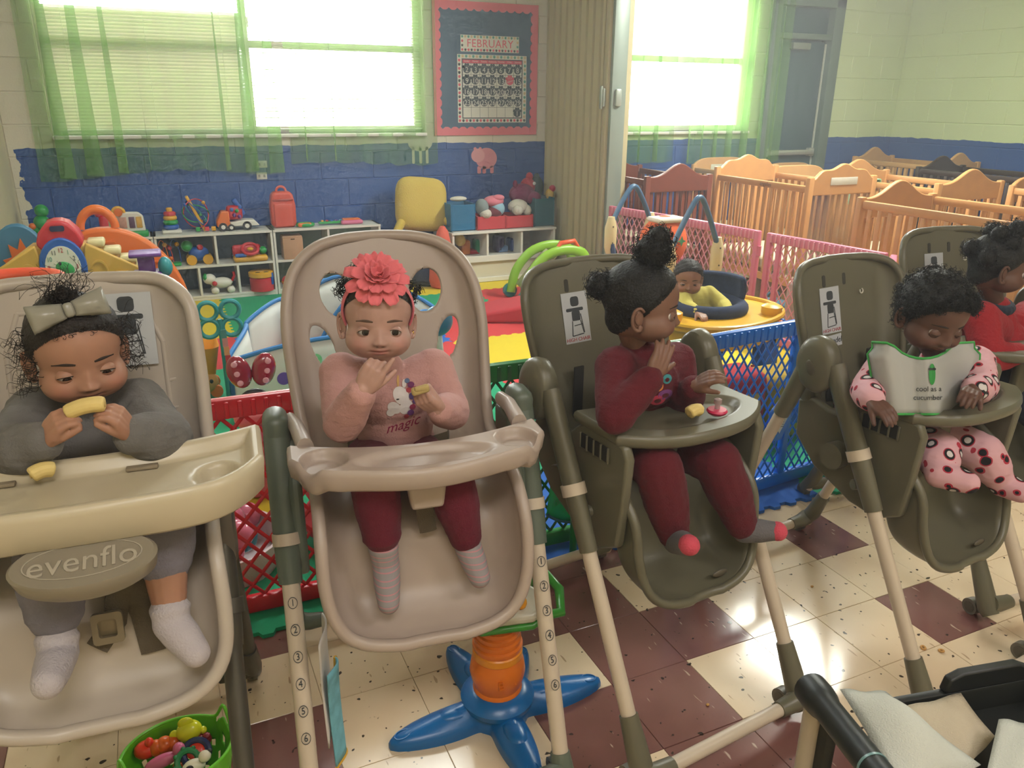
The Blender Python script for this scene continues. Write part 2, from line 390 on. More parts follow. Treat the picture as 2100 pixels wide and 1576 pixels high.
def blind(x0, x1, z0, z1, label, tilt, zsplit=9, tilt2=0):
    t = thing('window_blind', label, 'blind', ((x0+x1)/2, YB+.055, z0)); wd = x1-x0; h = z1-z0
    MB().rbox((0, 0, h-.02), (wd, .035, .035), .005).build('head_rail', M_WF, t); MB().rbox((0, 0, .008), (wd, .026, .014), .004).build('bottom_rail', M_WF, t)
    src = None; n = int((h-.06)/.022)
    s_ = MB(); s_.grid([[(x, (v-.5)*.025, .002*math.sin(PI*v)) for x in (-wd/2+.005, wd/2-.005)] for v in (0, .25, .5, .75, 1)])
    for i in range(n):
        z = .026+i*.022; tl = R((tilt if z0+z < zsplit else tilt2)+random.uniform(-5, 5))
        if src is None: src = s_.build('slat', M_SLAT, t); src.location = (0, 0, z); src.rotation_euler = (tl, 0, 0)
        else: inst(src, 'slat', t, (0, 0, z), (tl, 0, random.uniform(-.0015, .0015)))
    for k in (.12, .5, .88): MB().cyl((-wd/2+wd*k, -.015, .01), (-wd/2+wd*k, -.015, h-.03), .0012, n=5).build('cord', M_WF, t)
blind(-.54, .74, 1.17, 2.36, 'white slat blind with closed lower slats behind the gathered green curtain', 60, 1.95, 12)
blind(.76, 2.04, 1.17, 2.36, 'white slat blind with open slats beside the February board', 14)
def curtain(name, x0, x1, zb, amp, k, label, depth=.035, seed=0, zt=2.5, hem=None):
    mb = MB(); nu = int((x1-x0)*260); nv = 26; rows = []; rg = np.random.default_rng(seed); ph = rg.uniform(0, 6, 4)
    for j in range(nv):
        v = j/(nv-1); row = []
        for i in range(nu):
            u = i/(nu-1); x = x0+(x1-x0)*u
            f = math.sin(k*x+ph[0]+.4*math.sin(2.1*x+ph[1])); f2 = math.sin(2.3*k*x+ph[2])
            ov = amp*(.55+.45*math.sin(5.2*x+ph[3]))
            xx = x+ov*math.cos(k*x+ph[0]+.4*math.sin(2.1*x+ph[1]))*(.6+.5*(1-v))+.012*(1-v)*math.sin(5*x)
            yy = YB-.06-depth*(f+.3*f2)*(.7+.5*(1-v))
            z0 = zb+(hem(x) if hem else 0)+.012*f
            row.append((xx, yy, z0+(zt-z0)*v))
        rows.append(row)
    o = mb.grid(rows).build(name, M_SHEER, ang=180)
    tag(o, label, 'curtain'); return o
curtain('sheer_curtain', -.60, .92, .885, .085, 37, 'gathered sheer green curtain over the left half of the blind', seed=3, hem=lambda x: .03*math.sin(3*x+1))
curtain('sheer_curtain', 1.00, 2.13, .93, .045, 31, 'loose sheer green curtain hanging beside the February board', seed=5, hem=lambda x: -.02*math.sin(4*x))
curtain('sheer_curtain', 3.72, 4.32, .88, .045, 36, 'sheer green curtain right of the folding partition', seed=8)
curtain('sheer_curtain', 4.52, 5.62, .86, .07, 39, 'sheer green curtain bunched next to the grey door', seed=11)
for a, b in ((-.68, 2.2), (3.68, 5.7)):
    MB().cyl((a, YB-.06, 2.522), (b, YB-.06, 2.522), .009, n=10).build('x', M_WF).name = 'curtain_rod'
for o in [o for o in SC.objects if o.name.startswith('curtain_rod')]:
    tag(o, 'thin white curtain rod above the %s' % ('toy shelf window' if o.data.vertices[0].co.x < 0 else 'crib room window'), 'curtain rod')
# what stands outside: neighbouring wall and ground
MO = mat('outside_siding', '#3a2f24', .9)
nb = thing('neighbouring_building', 'dark brown building seen outside through the blind', 'building', (-1.6, 9.6, -.3))
MB().box((.7, 0, 1.2), (3.9, .4, 2.4)).build('wall', MO, nb); MB().box((.7, -.05, 2.44), (4.1, .6, .10)).build('roof_edge', mat('roof_trim', '#2c241c', .9), nb)
struct(MB().box((3, 13.9, -.4), (40, 15, .2)).build('ground_outside', mat('outdoor_ground', '#8b8a78', .95), smooth=False))

# ---- door of the crib room
dr = bpy.data.objects.new('door_1', None); COL.objects.link(dr); dr.location = (5.845, YB, 0); struct(dr)
M_DF = mat('door_frame_grey', '#5f7166', .5); M_DL = mat('door_leaf_grey', '#35525a', .45)
f_ = MB()
for xx in (-.385, .365): f_.rbox((xx, .03, 1.16), (.09 if xx < 0 else .12, .14, 2.32), .006)
f_.rbox((0, .03, 2.28), (.85, .14, .08), .006); f_.rbox((0, .03, 1.985), (.7, .12, .05), .006); f_.build('door_frame', M_DF, dr)
MB().rbox((-.02, .06, 2.13), (.66, .03, .24), .004).build('transom_panel', M_DL, dr)
lf = MB().rbox((-.03, .06, .98), (.64, .045, 1.94), .005).build('door_leaf', M_DL, dr)
pb_ = MB(); pb_.rbox((-.02, .0, .93), (.6, .05, .05), .012); pb_.rbox((-.3, .02, .93), (.07, .06, .08), .01); pb_.rbox((.26, .02, .93), (.07, .06, .08), .01); pb_.build('push_bar', mat('bar_steel', '#b9bdb4', .35, .6), dr)
MB().rbox((-.05, .0, 1.9), (.22, .06, .06), .01).build('door_closer', mat('closer_grey', '#8b948c', .4, .4), dr)
MB().box((0, .14, 1.16), (.85, .06, 2.36)).build('door_light_stop', M_DL, dr); MB().box((.305, .035, .98), (.012, .02, 1.9)).build('weather_strip', mat('strip_white', '#c9cfbf', .5), dr)  # unseen slab added behind the leaf to stop light leaking in

# ---- folded accordion partition between the rooms
M_PT = mat('partition_beige', '#b3a77e', .6, bump=.2, bscale=90); M_PT2 = mat('partition_post', '#b9ad8a', .45)
pt = struct(bpy.data.objects.new('trim_1', None)); COL.objects.link(pt); pt.location = (3.1, 6.2, 0)
pt['label'] = 'folded beige accordion partition'
ys = np.linspace(0, -.92, 27)
pleat = None
for i in range(26):
    y0, y1 = ys[i], ys[i+1]; q = MB(); z1 = 2.78
    a, b, c = (0, y0), (.014, (y0+y1)/2), (0, y1)
    if i % 3 == 0: b = (.05, b[1])
    q.add([(a[0], a[1], 0), (b[0], b[1], 0), (c[0], c[1], 0), (a[0], a[1], z1), (b[0], b[1], z1), (c[0], c[1], z1), (.24, y0, 0), (.24, y1, 0), (.24, y0, z1), (.24, y1, z1)],
          [(0, 1, 4, 3), (1, 2, 5, 4), (0, 3, 8, 6), (2, 7, 9, 5), (6, 8, 9, 7), (0, 6, 7, 2, 1), (3, 4, 5, 9, 8)])
    if i == 0: pleat = q.build('pleat', M_PT, pt, smooth=False)
    else: q.build('pleat', M_PT, pt, smooth=False)
MB().rbox((.1, -.955, 1.39), (.2, .06, 2.78), .008).build('lead_post', M_PT2, pt)
MB().rbox((.08, -1.005, 1.39), (.12, .035, 2.78), .005).build('edge_channel', mat('channel_steel', '#8f9a92', .4, .3), pt)
h_ = MB(); h_.rbox((-.012, -.95, 1.42), (.02, .055, .13), .01); h_.rbox((-.025, -.95, 1.42), (.02, .03, .16), .01); h_.rbox((.07, -1.03, 1.42), (.05, .03, .12), .01); h_.build('latch_handle', mat('latch_grey', '#a9b0a8', .35, .4), pt)
struct(MB().box((3.3, 6.12, 1.4), (.14, .2, 2.8)).build('trim_2', M_PT2, smooth=False))

# ---- wall outlets below the curtain
for k, (px, py, lb) in enumerate(((537, 337, 'upper white outlet plate on the blue wall behind the curtain'), (537, 361, 'lower white outlet plate on the blue wall under the curtain hem'))):
    p = P(px, py, YB-.003); t = thing('wall_outlet', lb, 'outlet', p, 0); MB().rbox((0, 0, 0), (.075, .006, .05), .003).build('plate', M_WF, t)
    [MB().box((sx, -.004, 0), (.014, .004, .02)).build('socket', mat('socket_grey', '#9a9a90', .5), t) for sx in (-.018, .018)]

# ---- interlocking foam mat
MC = {'y': mat('foam_yellow', '#d8bf22', .85), 'r': mat('foam_red', '#c8383c', .85), 'g': mat('foam_green', '#0f9a6c', .85), 'b': mat('foam_blue', '#1f5fb8', .85)}
fm = thing('foam_play_mat', 'interlocking foam floor mat of red, green, yellow and blue squares', 'play mat', (0, 0, 0))
TW = .6; X0 = -.85; Y0 = 1.905
def tooth(s_): 
    t = (s_*13.333) % 1.0
    return .009*max(-1, min(1, 5*math.sin(2*PI*t)))
def edge(ax, c, a, b, out):
    n = 64; pts = []
    for i in range(n+1):
        s_ = a+(b-a)*i/n; d = tooth(s_) 
        pts.append((c+d, s_) if ax == 0 else (s_, c+d))
    return pts
PAL = ['yrgybry', 'rgybggr', 'grygrby', 'ybrrgyg', 'gyrbyry', 'rgyrygb', 'bygryrg']
LAY = {(0, 0): 'g', (1, 0): 'g', (2, 0): 'g', (3, 0): 'b', (4, 0): 'b', (5, 0): 'g', (6, 0): 'b', (2, 5): 'g', (1, 5): 'y', (1, 4): 'r', (1, 3): 'g', (2, 4): 'b', (0, 3): 'g', (4, 3): 'y', (4, 4): 'r', (4, 5): 'g', (5, 5): 'r', (5, 4): 'g', (5, 3): 'r', (5, 6): 'y', (4, 6): 'y', (3, 3): 'r', (2, 6): 'g', (1, 6): 'y', (3, 6): 'r', (1, 1): 'y', (1, 2): 'g', (2, 1): 'g', (2, 2): 'g', (3, 1): 'g', (4, 1): 'b', (5, 1): 'g', (6, 1): 'y', (5, 2): 'y', (6, 2): 'y'}
for i in range(7):
    for j in range(7):
        x, y = X0+i*TW, Y0+j*TW; c = LAY.get((i, j), PAL[j][i])
        y1 = min(y+TW, 6.19)
        e = edge(1, y, x, x+TW, 0)[:-1]+edge(0, x+TW, y, y1, 0)[:-1]+edge(1, y+TW, x, x+TW, 0)[::-1][:-1]+edge(0, x, y, y1, 0)[::-1][:-1]
        e = [(px, min(py, 6.19)) for px, py in e]
        MB().prism(e, .012, z0=.0005).build('foam_tile', MC[c], fm, smooth=False)

# ---- haze volume added to imitate the lens glare around the windows
def haze(dens):
    m = bpy.data.materials.new('glare_haze'); m.use_nodes = True; nt = m.node_tree; nt.nodes.clear(); o = nt.nodes.new('ShaderNodeOutputMaterial'); v = nt.nodes.new('ShaderNodeVolumeScatter')
    v.inputs['Density'].default_value = dens; v.inputs['Anisotropy'].default_value = .55; v.inputs['Color'].default_value = (1, 1, 1, 1); nt.links.new(v.outputs[0], o.inputs['Volume']); return m
hz_ = MB().box(((XL+XR)/2, (YF-.1+YB+.175)/2, (ZC-.03)/2), (XR-XL+.2, YB+.175-YF+.1, ZC+.11)).build('glare_volume', haze(.017), smooth=False); struct(hz_)
hz_['label'] = 'haze volume added for the window glare'
# ================================================================== FAR SIDE: board, shelves, toys, cribs, yard panels
M_WHITE = mat('shelf_white', '#d9d8cf', .45); M_BLK = mat('print_black', '#22282c', .7)
# ---- bulletin board with calendar
bc = P(995, 139, YB-.004); bb = thing('bulletin_board', 'bulletin board with scalloped coral border and a February calendar', 'board', (2.572, YB-.006, 1.618))
BWd, BHt = .90, .985
MB().box((0, 0, 0), (BWd, .008, BHt)).build('backing', mat('board_slate', '#46627a', .8), bb, smooth=False)
def scallop(L_, n, base, amp):
    return [(L_*(i/(n*6)-.5), base+amp*(1 if (i % 6) in (2, 3, 4) else (0 if (i % 6) == 0 else .6))) for i in range(n*6+1)]
M_COR = mat('border_coral', '#e0707a', .8)
for k, (L_, W_, rot, off) in enumerate(((BWd, .05, 0, -BHt/2), (BWd, .05, PI, BHt/2), (BHt, .05, -PI/2, -BWd/2), (BHt, .05, PI/2, BWd/2))):
    top = scallop(L_, int(L_/.066), W_, .016); poly = [(-L_/2, 0)]+top+[(L_/2, 0)]
    c_ = (0, off) if k < 2 else (off, 0)
    MB().prism(poly, .003, frame((c_[0], -.004-.0003*k, c_[1]), (0, -1, 0), (math.cos(rot), 0, math.sin(rot)))).build('border_strip', M_COR, bb, smooth=False)
M_CARD = mat('card_white', '#dedfd2', .8); M_PINK = mat('print_pink', '#d9566a', .8); M_TEAL = mat('print_teal', '#4d9a8a', .8); M_TAN = mat('print_tan', '#cbb98e', .8)
def paw(mb, x, y, s, M):
    mb.prism(circ(.5*s, 10, x, y-.12*s, .42*s), .0006, M)
    for a, b in ((-.42, .22), (-.15, .45), (.15, .45), (.42, .22)): mb.prism(circ(.17*s, 8, x+a*s, y+b*s, .2*s), .0006, M)
def dots_border(t, w_, h_, step, M):
    pal = [(M_PINK, MB()), (M_TEAL, MB()), (M_BLK, MB()), (M_TAN, MB())]; k = 0
    n = int(w_/step); m_ = int(h_/step)
    for i in range(n+1):
        for y in (-h_/2, h_/2): paw(pal[k % 4][1], -w_/2+w_*i/n, y, step*.62, M); k += 1
    for i in range(1, m_):
        for x in (-w_/2, w_/2): paw(pal[k % 4][1], x, -h_/2+h_*i/m_, step*.62, M); k += 3
    for m_, q in pal: stuff(q.build('paw_border', m_, t, smooth=False))
hd = MB().box((.03, -.006, .195+.0), (.50, .004, .12)).build('month_card', M_CARD, bb, smooth=False)
dots_border(hd, .475, .095, .026, XZ((.03, -.0082, .195)))
text('month_name', 'FEBRUARY', .082, mat('print_coral', '#dc5d70', .8), hd, XZ((.03, -.0088, .194)), space=1.05)
ca = MB().box((.05, -.006, -.14), (.60, .004, .51)).build('calendar', M_CARD, bb, smooth=False)
dots_border(ca, .57, .48, .03, XZ((.05, -.0082, -.14)))
M_GRID = mat('print_grid', '#39474f', .8)
g = MB(); cx, cz, cw, chh = .05, -.14, .52, .44
for i in range(8): g.box((cx-cw/2+cw*i/7, -.0085, cz), (.0022, .001, chh))
for i in range(6): g.box((cx, -.0085, cz-chh/2+(chh-.03)*i/5), (cw, .001, .0022))
for xx in (-1, 1): g.box((cx+xx*cw/2, -.0086, cz), (.008, .001, chh+.008))
for zz in (-1, 1): g.box((cx, -.0086, cz+zz*chh/2), (cw+.008, .001, .008))
stuff(g.build('grid_lines', M_GRID, ca, smooth=False))
MB().box((cx, -.0084, cz+chh/2-.015), (cw, .001, .028)).build('weekday_band', M_PINK, ca, smooth=False)
for i, d in enumerate(('Sunday', 'Monday', 'Tuesday', 'Wednesday', 'Thursday', 'Friday', 'Saturday')):
    text('weekday', d, .0155, M_CARD, ca, XZ((cx-cw/2+cw*(i+.5)/7, -.0093, cz+chh/2-.015)))
num = 2
for r_ in range(5):
    for c_ in range(7):
        if r_ == 4 and c_ < 6: continue
        n_ = num if r_ < 4 else 1; num += 1
        o = XZ((cx-cw/2+cw*(c_+.5)/7+random.uniform(-.004, .004), -.0092, cz-chh/2+(chh-.03)*(4.5-r_)/5))
        q = MB(); paw(q, 0, 0, .064, o); pw = stuff(q.build('paw', M_PINK if n_ == 14 else M_GRID, ca, smooth=False))
        if n_ != 14: text('date', str(n_), .054, M_CARD, ca, o @ T((0, -.008, .0008)))
        else: text('note', 'Valentine', .014, M_CARD, ca, o @ T((0, -.006, .0008), (0, 0, .3)))
# ---- wall decals
hp = thing('wall_decal', 'pink hippo decal on the blue wall under the board', 'decal', (2.55, YB-.003, .93))
for nm, poly, m_, y in (('decal_body', circ(.095, 24, .02, .01, .085), '#d98a94', 0), ('decal_head', circ(.06, 20, -.055, .035, .055), '#e3a0a6', -.0015)):
    MB().prism(poly, .001, XZ((0, y, 0))).build(nm, mat(nm, m_, .8), hp, smooth=False)
q = MB(); [q.prism(rrect(.032, .06, .01, 3, x, -.08), .001, XZ((0, 0, 0))) for x in (-.045, .0, .07)]; stuff(q.build('decal_legs', mat('decal_body'), hp, smooth=False))
q = MB(); [q.prism(circ(.014, 10, x, .088), .001, XZ((0, -.001, 0))) for x in (-.08, -.035)]; stuff(q.build('decal_ears', mat('decal_body'), hp, smooth=False))
gt = thing('wall_decal', 'white animal decal partly hidden by the curtain hem', 'decal', P(862, 305, YB-.003))
MB().prism(circ(.1, 20, 0, .04, .06), .001, XZ((0, 0, 0))).build('decal_body', mat('decal_white', '#d7d3c4', .8), gt, smooth=False)
for x in (-.06, .0, .055): MB().prism(rrect(.022, .13, .008, 3, x, -.05), .001, XZ((0, 0, 0))).build('decal_leg', mat('decal_white'), gt, smooth=False)

# ---- white cubby shelves along the back wall
def cubby(x0, x1, label, back):
    w_ = x1-x0; t = thing('cubby_shelf', label, 'shelf', ((x0+x1)/2, 6.2, .0125)); h = .478; d = .25; th = .016
    def b(nm, c, s_): MB().box(c, s_).build(nm, M_WHITE, t, bev=.0015)
    for s_ in (-1, 1): b('side_panel', (s_*(w_/2-th/2), -d/2, h/2), (th, d, h))
    b('top_board', (0, -d/2-.003, h-th/2), (w_, d+.006, th)); b('bottom_board', (0, -d/2, .028), (w_-2*th, d, th)); b('shelf_board', (0, -d/2, .245), (w_-2*th, d, th))
    b('divider', (.0, -d/2, .36), (th, d, .21)); b('divider', (-w_/6, -d/2, .137), (th, d, .2)); b('divider', (w_/6, -d/2, .137), (th, d, .2))
    b('kick_board', (0, -d+.01, .01), (w_-2*th, th, .02))
    MB().box((0, -.006, h/2), (w_-2*th, .006, h-.03)).build('back_panel', mat('back_'+back, back, .7), t, smooth=False); return t
cubby(-.82, -.035, 'white cubby shelf with a maroon back behind the yellow play arch', '#54282c')
cubby(-.03, .765, 'white cubby shelf holding the steering toy and the red drum', '#3d5a70')
cubby(.77, 1.575, 'white cubby shelf holding the tan wooden box', '#5c7a64')
# ---- low white bin unit next to the partition
bu = thing('bin_unit', 'low white bin unit with slanted cubbies beside the partition', 'shelf', (2.535, 6.2, .0125)); bw, bd, bh, th = .9, .46, .41, .018
for s_ in (-1, 1): MB().box((s_*(bw/2-th/2), -bd/2, bh/2), (th, bd, bh)).build('side_panel', M_WHITE, bu, bev=.002)
MB().box((0, -bd/2-.004, bh-th/2), (bw+.01, bd+.01, th)).build('top_board', M_WHITE, bu, bev=.002)
for x in (-.15, .15): MB().box((x, -bd/2, .30), (th, bd-.01, .2)).build('divider', M_WHITE, bu, bev=.002)
MB().box((0, -bd/2, .19), (bw-2*th, bd-.01, th)).build('shelf_board', M_WHITE, bu, bev=.002)
MB().box((0, -bd+.008, .19), (bw, .016, .05)).build('front_lip', M_WHITE, bu, bev=.002)
MB().box((0, -bd+.03, .09), (bw-2*th, .016, .17)).build('front_panel', mat('panel_cream', '#cdc8b4', .5), bu, bev=.002)
MB().box((0, -.006, .3), (bw-2*th, .006, .2)).build('back_panel', mat('panel_cream'), bu, smooth=False)
MB().box((0, -bd+.012, .02), (bw, .02, .035)).build('plinth', M_WHITE, bu, bev=.002)

# ---- fabric bins on top
def fbin(px0, px1, py0, py1, Y, col, label, m_):
    a = P(px0, py1, Y); b = P(px1, py0, Y); w_ = b.x-a.x; h = min(.3, abs(b.z-a.z)); t = thing('fabric_bin', label, 'bin', ((a.x+b.x)/2, Y+.12, .4235)); wl = .24
    for s_ in (-1, 1):
        MB().box((s_*(w_/2-.004), 0, h/2), (.008, wl, h)).build('side', m_, t, bev=.003)
        MB().box((0, s_*(wl/2-.004), h/2), (w_-.016, .008, h-.01)).build('side', m_, t, bev=.003)
    MB().box((0, 0, .006), (w_-.016, wl-.016, .008)).build('base', m_, t); return t, w_, h
MBL = cloth('bin_blue', '#1d6a94'); MRD = cloth('bin_red', '#c2393f'); MTL = cloth('bin_teal', '#1f5a66')
fbin(925, 975, 412, 470, 5.80, 0, 'blue fabric bin at the end near the yellow cushion', MBL)
fbin(980, 1037, 438, 470, 5.78, 0, 'red fabric bin holding the striped cloths', MRD)
fbin(1038, 1094, 436, 466, 5.78, 0, 'red fabric bin holding the white and purple plush toys', MRD)
fbin(1096, 1138, 402, 462, 5.80, 0, 'dark teal fabric bin against the folding partition', MTL)
def plush(name, label, p, parts, cat='plush toy'):
    t = thing(name, label, cat, p)
    for nm, c, r_, m_ in parts:
        MB().ell(c, r_, 18, 12).build(nm, m_, t)
    return t
MW = cloth('plush_white', '#c9c4b8', bump=.9, bscale=120); MPU = cloth('plush_purple', '#7a2550', bump=.9, bscale=120); MRE = cloth('plush_red', '#b0283a', bump=.9, bscale=120); MPK = cloth('plush_pink', '#d8788a'); MGY = cloth('cloth_grey', '#7f8a8c'); MLB = cloth('cloth_lightblue', '#8fb6c8'); MMA = cloth('cloth_maroon', '#6a2a34')
def at3(px, py, Y): return P(px, py, Y)
b0 = at3(1005, 448, 5.86)
plush('cloth_bundle', 'pink cloth bundle on top of the red bin of cloths', at3(1012, 413, 5.86), [('fold', (0, 0, 0), (.085, .07, .045), MPK), ('knot', (.03, -.03, .03), (.05, .04, .025), MPK)], 'cloth')
plush('cloth_bundle', 'light blue cloth poking out below the pink bundle', at3(1020, 428, 5.84), [('fold', (0, 0, 0), (.06, .06, .06), MLB)], 'cloth')
plush('cloth_bundle', 'grey and white crumpled cloth at the side of the red bin', at3(988, 425, 5.84), [('fold', (0, 0, 0), (.055, .06, .065), MGY), ('end', (.02, -.03, -.05), (.05, .05, .04), MW)], 'cloth')
plush('cloth_bundle', 'maroon cloth tucked in the front of the red bin', at3(1012, 436, 5.84), [('fold', (0, 0, 0), (.07, .07, .05), MMA)], 'cloth')
plush('plush_toy', 'white plush animal lying in the red bin', at3(1062, 424, 5.86), [('body', (0, 0, 0), (.085, .07, .06), MW), ('head', (-.03, -.06, -.02), (.045, .045, .04), MW), ('leg', (.07, -.03, -.03), (.035, .035, .045), MW)])
plush('plush_toy', 'purple plush hippo sprawled over the right bins', at3(1070, 398, 5.95), [('body', (0, 0, 0), (.11, .08, .085), MPU), ('head', (.08, -.05, -.03), (.065, .06, .055), MPU), ('leg', (.10, -.07, -.10), (.04, .04, .045), MPU), ('ear', (-.07, -.02, .085), (.02, .015, .03), MPU)])
t = plush('plush_toy', 'red plush with a black nose leaning at the wall above the bins', at3(1082, 383, 6.02), [('head', (0, 0, 0), (.065, .06, .075), MRE), ('nose', (.0, -.055, -.03), (.028, .02, .028), mat('nose_black', '#151515', .4)), ('tag', (.035, -.055, .03), (.014, .006, .014), mat('tag_white', '#dddddd', .6)), ('ear', (.02, .01, .08), (.03, .03, .035), MRE)])
plush('plush_toy', 'dark grey plush beside the red plush at the wall', at3(1100, 385, 6.05), [('body', (0, 0, 0), (.06, .05, .10), cloth('plush_dark', '#34484a')), ('ear', (.0, 0, .09), (.025, .025, .03), cloth('plush_dark'))])
plush('plush_toy', 'small yellow and red plush bird on the dark teal bin', at3(1127, 398, 5.92), [('body', (0, 0, 0), (.035, .035, .045), cloth('plush_yellow', '#c9a23a')), ('head', (.02, -.01, .045), (.028, .028, .028), MRE)])
plush('cloth_bundle', 'cream cloth end over the rim of the blue bin', at3(940, 408, 5.9), [('fold', (0, 0, 0), (.07, .04, .02), MW)], 'cloth')
# items in the low cubbies
for k, (px, py, r_, c, lb) in enumerate(((952, 510, (.05, .07, .075), '#c9742c', 'orange toy block in the low bin unit'), (985, 515, (.075, .07, .075), '#1d8f66', 'green toy bucket in the low bin unit'), (970, 526, (.11, .06, .022), '#b3202c', 'red plastic plate in the low bin unit'),
        (1022, 505, (.045, .07, .085), '#3a2e58', 'dark purple bag in the low bin unit'), (1052, 506, (.065, .08, .07), '#274a8c', 'dark blue soft block in the low bin unit'), (1027, 522, (.06, .07, .035), '#6f8fc0', 'pale blue soft block in the low bin unit'), (1055, 521, (.065, .06, .028), '#b02438', 'red soft block in the low bin unit'))):
    r_ = tuple(q*.78 for q in r_); p = P(px, py, 5.95); t = thing('toy_block', lb, 'toy', (p.x, p.y, .2125)); z = max(r_[2], p.z-.2125)
    MB().rbox((0, 0, r_[2]), (2*r_[0], 2*r_[1], 2*r_[2]), min(r_)*.5, 3).build('block_body', cloth('toyblk%d' % k, c, bump=.2), t)
    MB().rbox((0, -r_[1]*.9, r_[2]), (r_[0]*.8, r_[1]*.3, r_[2]*.8), .006, 2).build('seam_patch', cloth('toyblk%d' % k), t)

# ---- plain cushions in the gap (no faces)
MYC = cloth('cushion_yellow', '#c9ae4a', bump=.8, bscale=120); MCO = cloth('cushion_coral', '#d8604c', bump=.8, bscale=120); MNV = cloth('cushion_navy', '#2a3350'); MBR = cloth('cushion_brown', '#8a5a38')
def pillow(mb, c, d, M, e=2.6, n=28, m=16):
    rows = []
    for i in range(m+1):
        th = -PI/2+PI*i/m; row = []
        for k in range(n):
            a = 2*PI*k/n; f = lambda v, p: math.copysign(abs(v)**p, v)
            row.append((c[0]+d[0]/2*f(math.cos(th), .55)*f(math.cos(a), .5), c[1]+d[1]/2*f(math.sin(th), 1.0), c[2]+d[2]/2*f(math.cos(th), .55)*f(math.sin(a), .5)))
        rows.append(row)
    return mb.grid(rows, M, closeu=True)
p = P(865, 415, 5.98)
t = thing('floor_cushion', 'large plain yellow square cushion leaning on the blue wall', 'cushion', (p.x, p.y, .0125))
pillow(MB(), (0, 0, 0), (.42, .17, .42), T((.0, .02, p.z-.03), (R(-12), R(6), 0))).build('pillow', MYC, t)
for sx, a in ((-1, 35), (1, -30)): MB().limb([(sx*.19, -.05, p.z-.16), (sx*.25, -.09, p.z-.24), (sx*.27, -.12, p.z-.31)], [.035, .03, .045]).build('bolster_arm', MYC, t)
t = thing('floor_cushion', 'brown and navy cushion under the plain yellow cushion', 'cushion', (p.x+.02, p.y-.12, .0125))
pillow(MB(), (0, 0, 0), (.40, .24, .17), T((0, 0, .27))).build('pillow', MBR, t); pillow(MB(), (0, 0, 0), (.44, .28, .21), T((.04, -.02, .105))).build('lower_pillow', MNV, t)
p = P(908, 500, 5.72)
t = thing('floor_cushion', 'tall coral cone cushion standing beside the low bin unit', 'cushion', (p.x, p.y, .0125))
MB().lathe([(.001, 0), (.10, .005), (.125, .06), (.12, .14), (.085, .26), (.06, .36), (.045, .43), (.02, .47), (.001, .475)], 28).build('cone', MCO, t)

# ================================================================== toys on the shelves
ZT = .4905
def onshelf(px, Y=6.07): p = P(px, 470, Y); return Vector((p.x, Y, ZT))
PR, PO, PY, PG, PB, PP, PWh, PTl = (pl('toy_red', '#c62834'), pl('toy_orange', '#e0701c'), pl('toy_yellow', '#dba520'), pl('toy_green', '#1f9a4a'), pl('toy_blue', '#1d5ab0'), pl('toy_purple', '#6a3a8c'), pl('toy_white', '#d8d6cc'), pl('toy_teal', '#1f8a90'))
t = thing('stacking_rings', 'stack of coloured rings on a white rocking base on the shelf', 'toy', onshelf(352))
MB().rbox((0, 0, .014), (.13, .11, .026), .012, 3).build('base', PWh, t)
for k, (m_, r_, z) in enumerate(((PB, .052, .045), (PG, .05, .077), (PY, .046, .107), (PR, .042, .135))): MB().torus(r_-.018, .018, T((0, 0, z)), 28, 12).build('ring', m_, t)
MB().lathe([(.02, .02), (.014, .15), (.02, .152), (.022, .17), (.016, .178), (.001, .18)], 16).build('peg', PY, t)
t = thing('bead_maze', 'bead maze with coloured wires and a tilted yellow board on the shelf', 'toy', onshelf(415))
MB().rbox((.02, 0, .13), (.022, .05, .27), .008, 2, T((0, 0, 0), (0, R(-22), 0))).build('board', PY, t)
for k, (m_, a, rr, ph) in enumerate(((PR, .10, .075, 0), (PTl, .07, .06, 1), (PB, .085, .05, 2), (PG, .06, .08, 3))):
    pts = [(rr*math.cos(u+ph)*1.1-.03, .04*math.sin(2*u), .13+a*math.sin(u)) for u in np.linspace(0, 2*PI, 26)[:-1]]
    MB().tube(pts, .004, 6, closed=True).build('wire', m_, t)
    b = pts[(k*5+3) % 25]; MB().ell(b, .013, 10, 8).build('bead', [PR, PY, PB, PG][(k+1) % 4], t)
for x, m_ in ((-.03, PG), (.03, PR), (.075, PY)): MB().rbox((x, -.03, .022), (.03, .03, .03), .005).build('foot_block', m_, t)
t = thing('toy_truck', 'white and orange toy car carrier with a red load on the shelf', 'toy', onshelf(487))
MB().prism([(-.14, .03), (-.14, .07), (-.12, .11), (-.10, .14), (-.05, .14), (-.05, .05), (-.045, .03)], .10, T((0, .05, 0), (R(90), 0, 0))).build('cab', PO, t, bev=.008)
MB().prism([(-.05, .03), (-.05, .06), (.06, .075), (.12, .07), (.155, .03)], .11, T((0, .055, 0), (R(90), 0, 0))).build('trailer', PWh, t, bev=.008)
MB().rbox((-.01, 0, .125), (.11, .09, .1), .025, 3).build('load', PR, t)
for k, (x, z, m_) in enumerate(((-.03, .15, PB), (.005, .14, PG), (-.015, .11, PP), (.02, .10, PP), (.03, .165, PB))): MB().ell((x, -.047, z), .014, 10, 8).build('button', m_, t)
for k, (x, r_) in enumerate(((-.10, .03), (-.045, .024), (.065, .032))):
    wh = MB().cyl((x, -.058, r_), (x, .058, r_), r_, n=18).build('wheel', mat('tyre_black', '#202024', .6), t); MB().cyl((x, -.061, r_), (x, -.05, r_), r_*.5, n=14).build('hub', PWh, wh)
MB().rbox((.085, 0, .14), (.035, .05, .13), .012, 2, T((.02, 0, 0), (0, R(-30), 0))).build('crane', PB, t)
t = thing('toy_backpack', 'plain red-orange moulded toy backpack on the shelf', 'toy', onshelf(583))
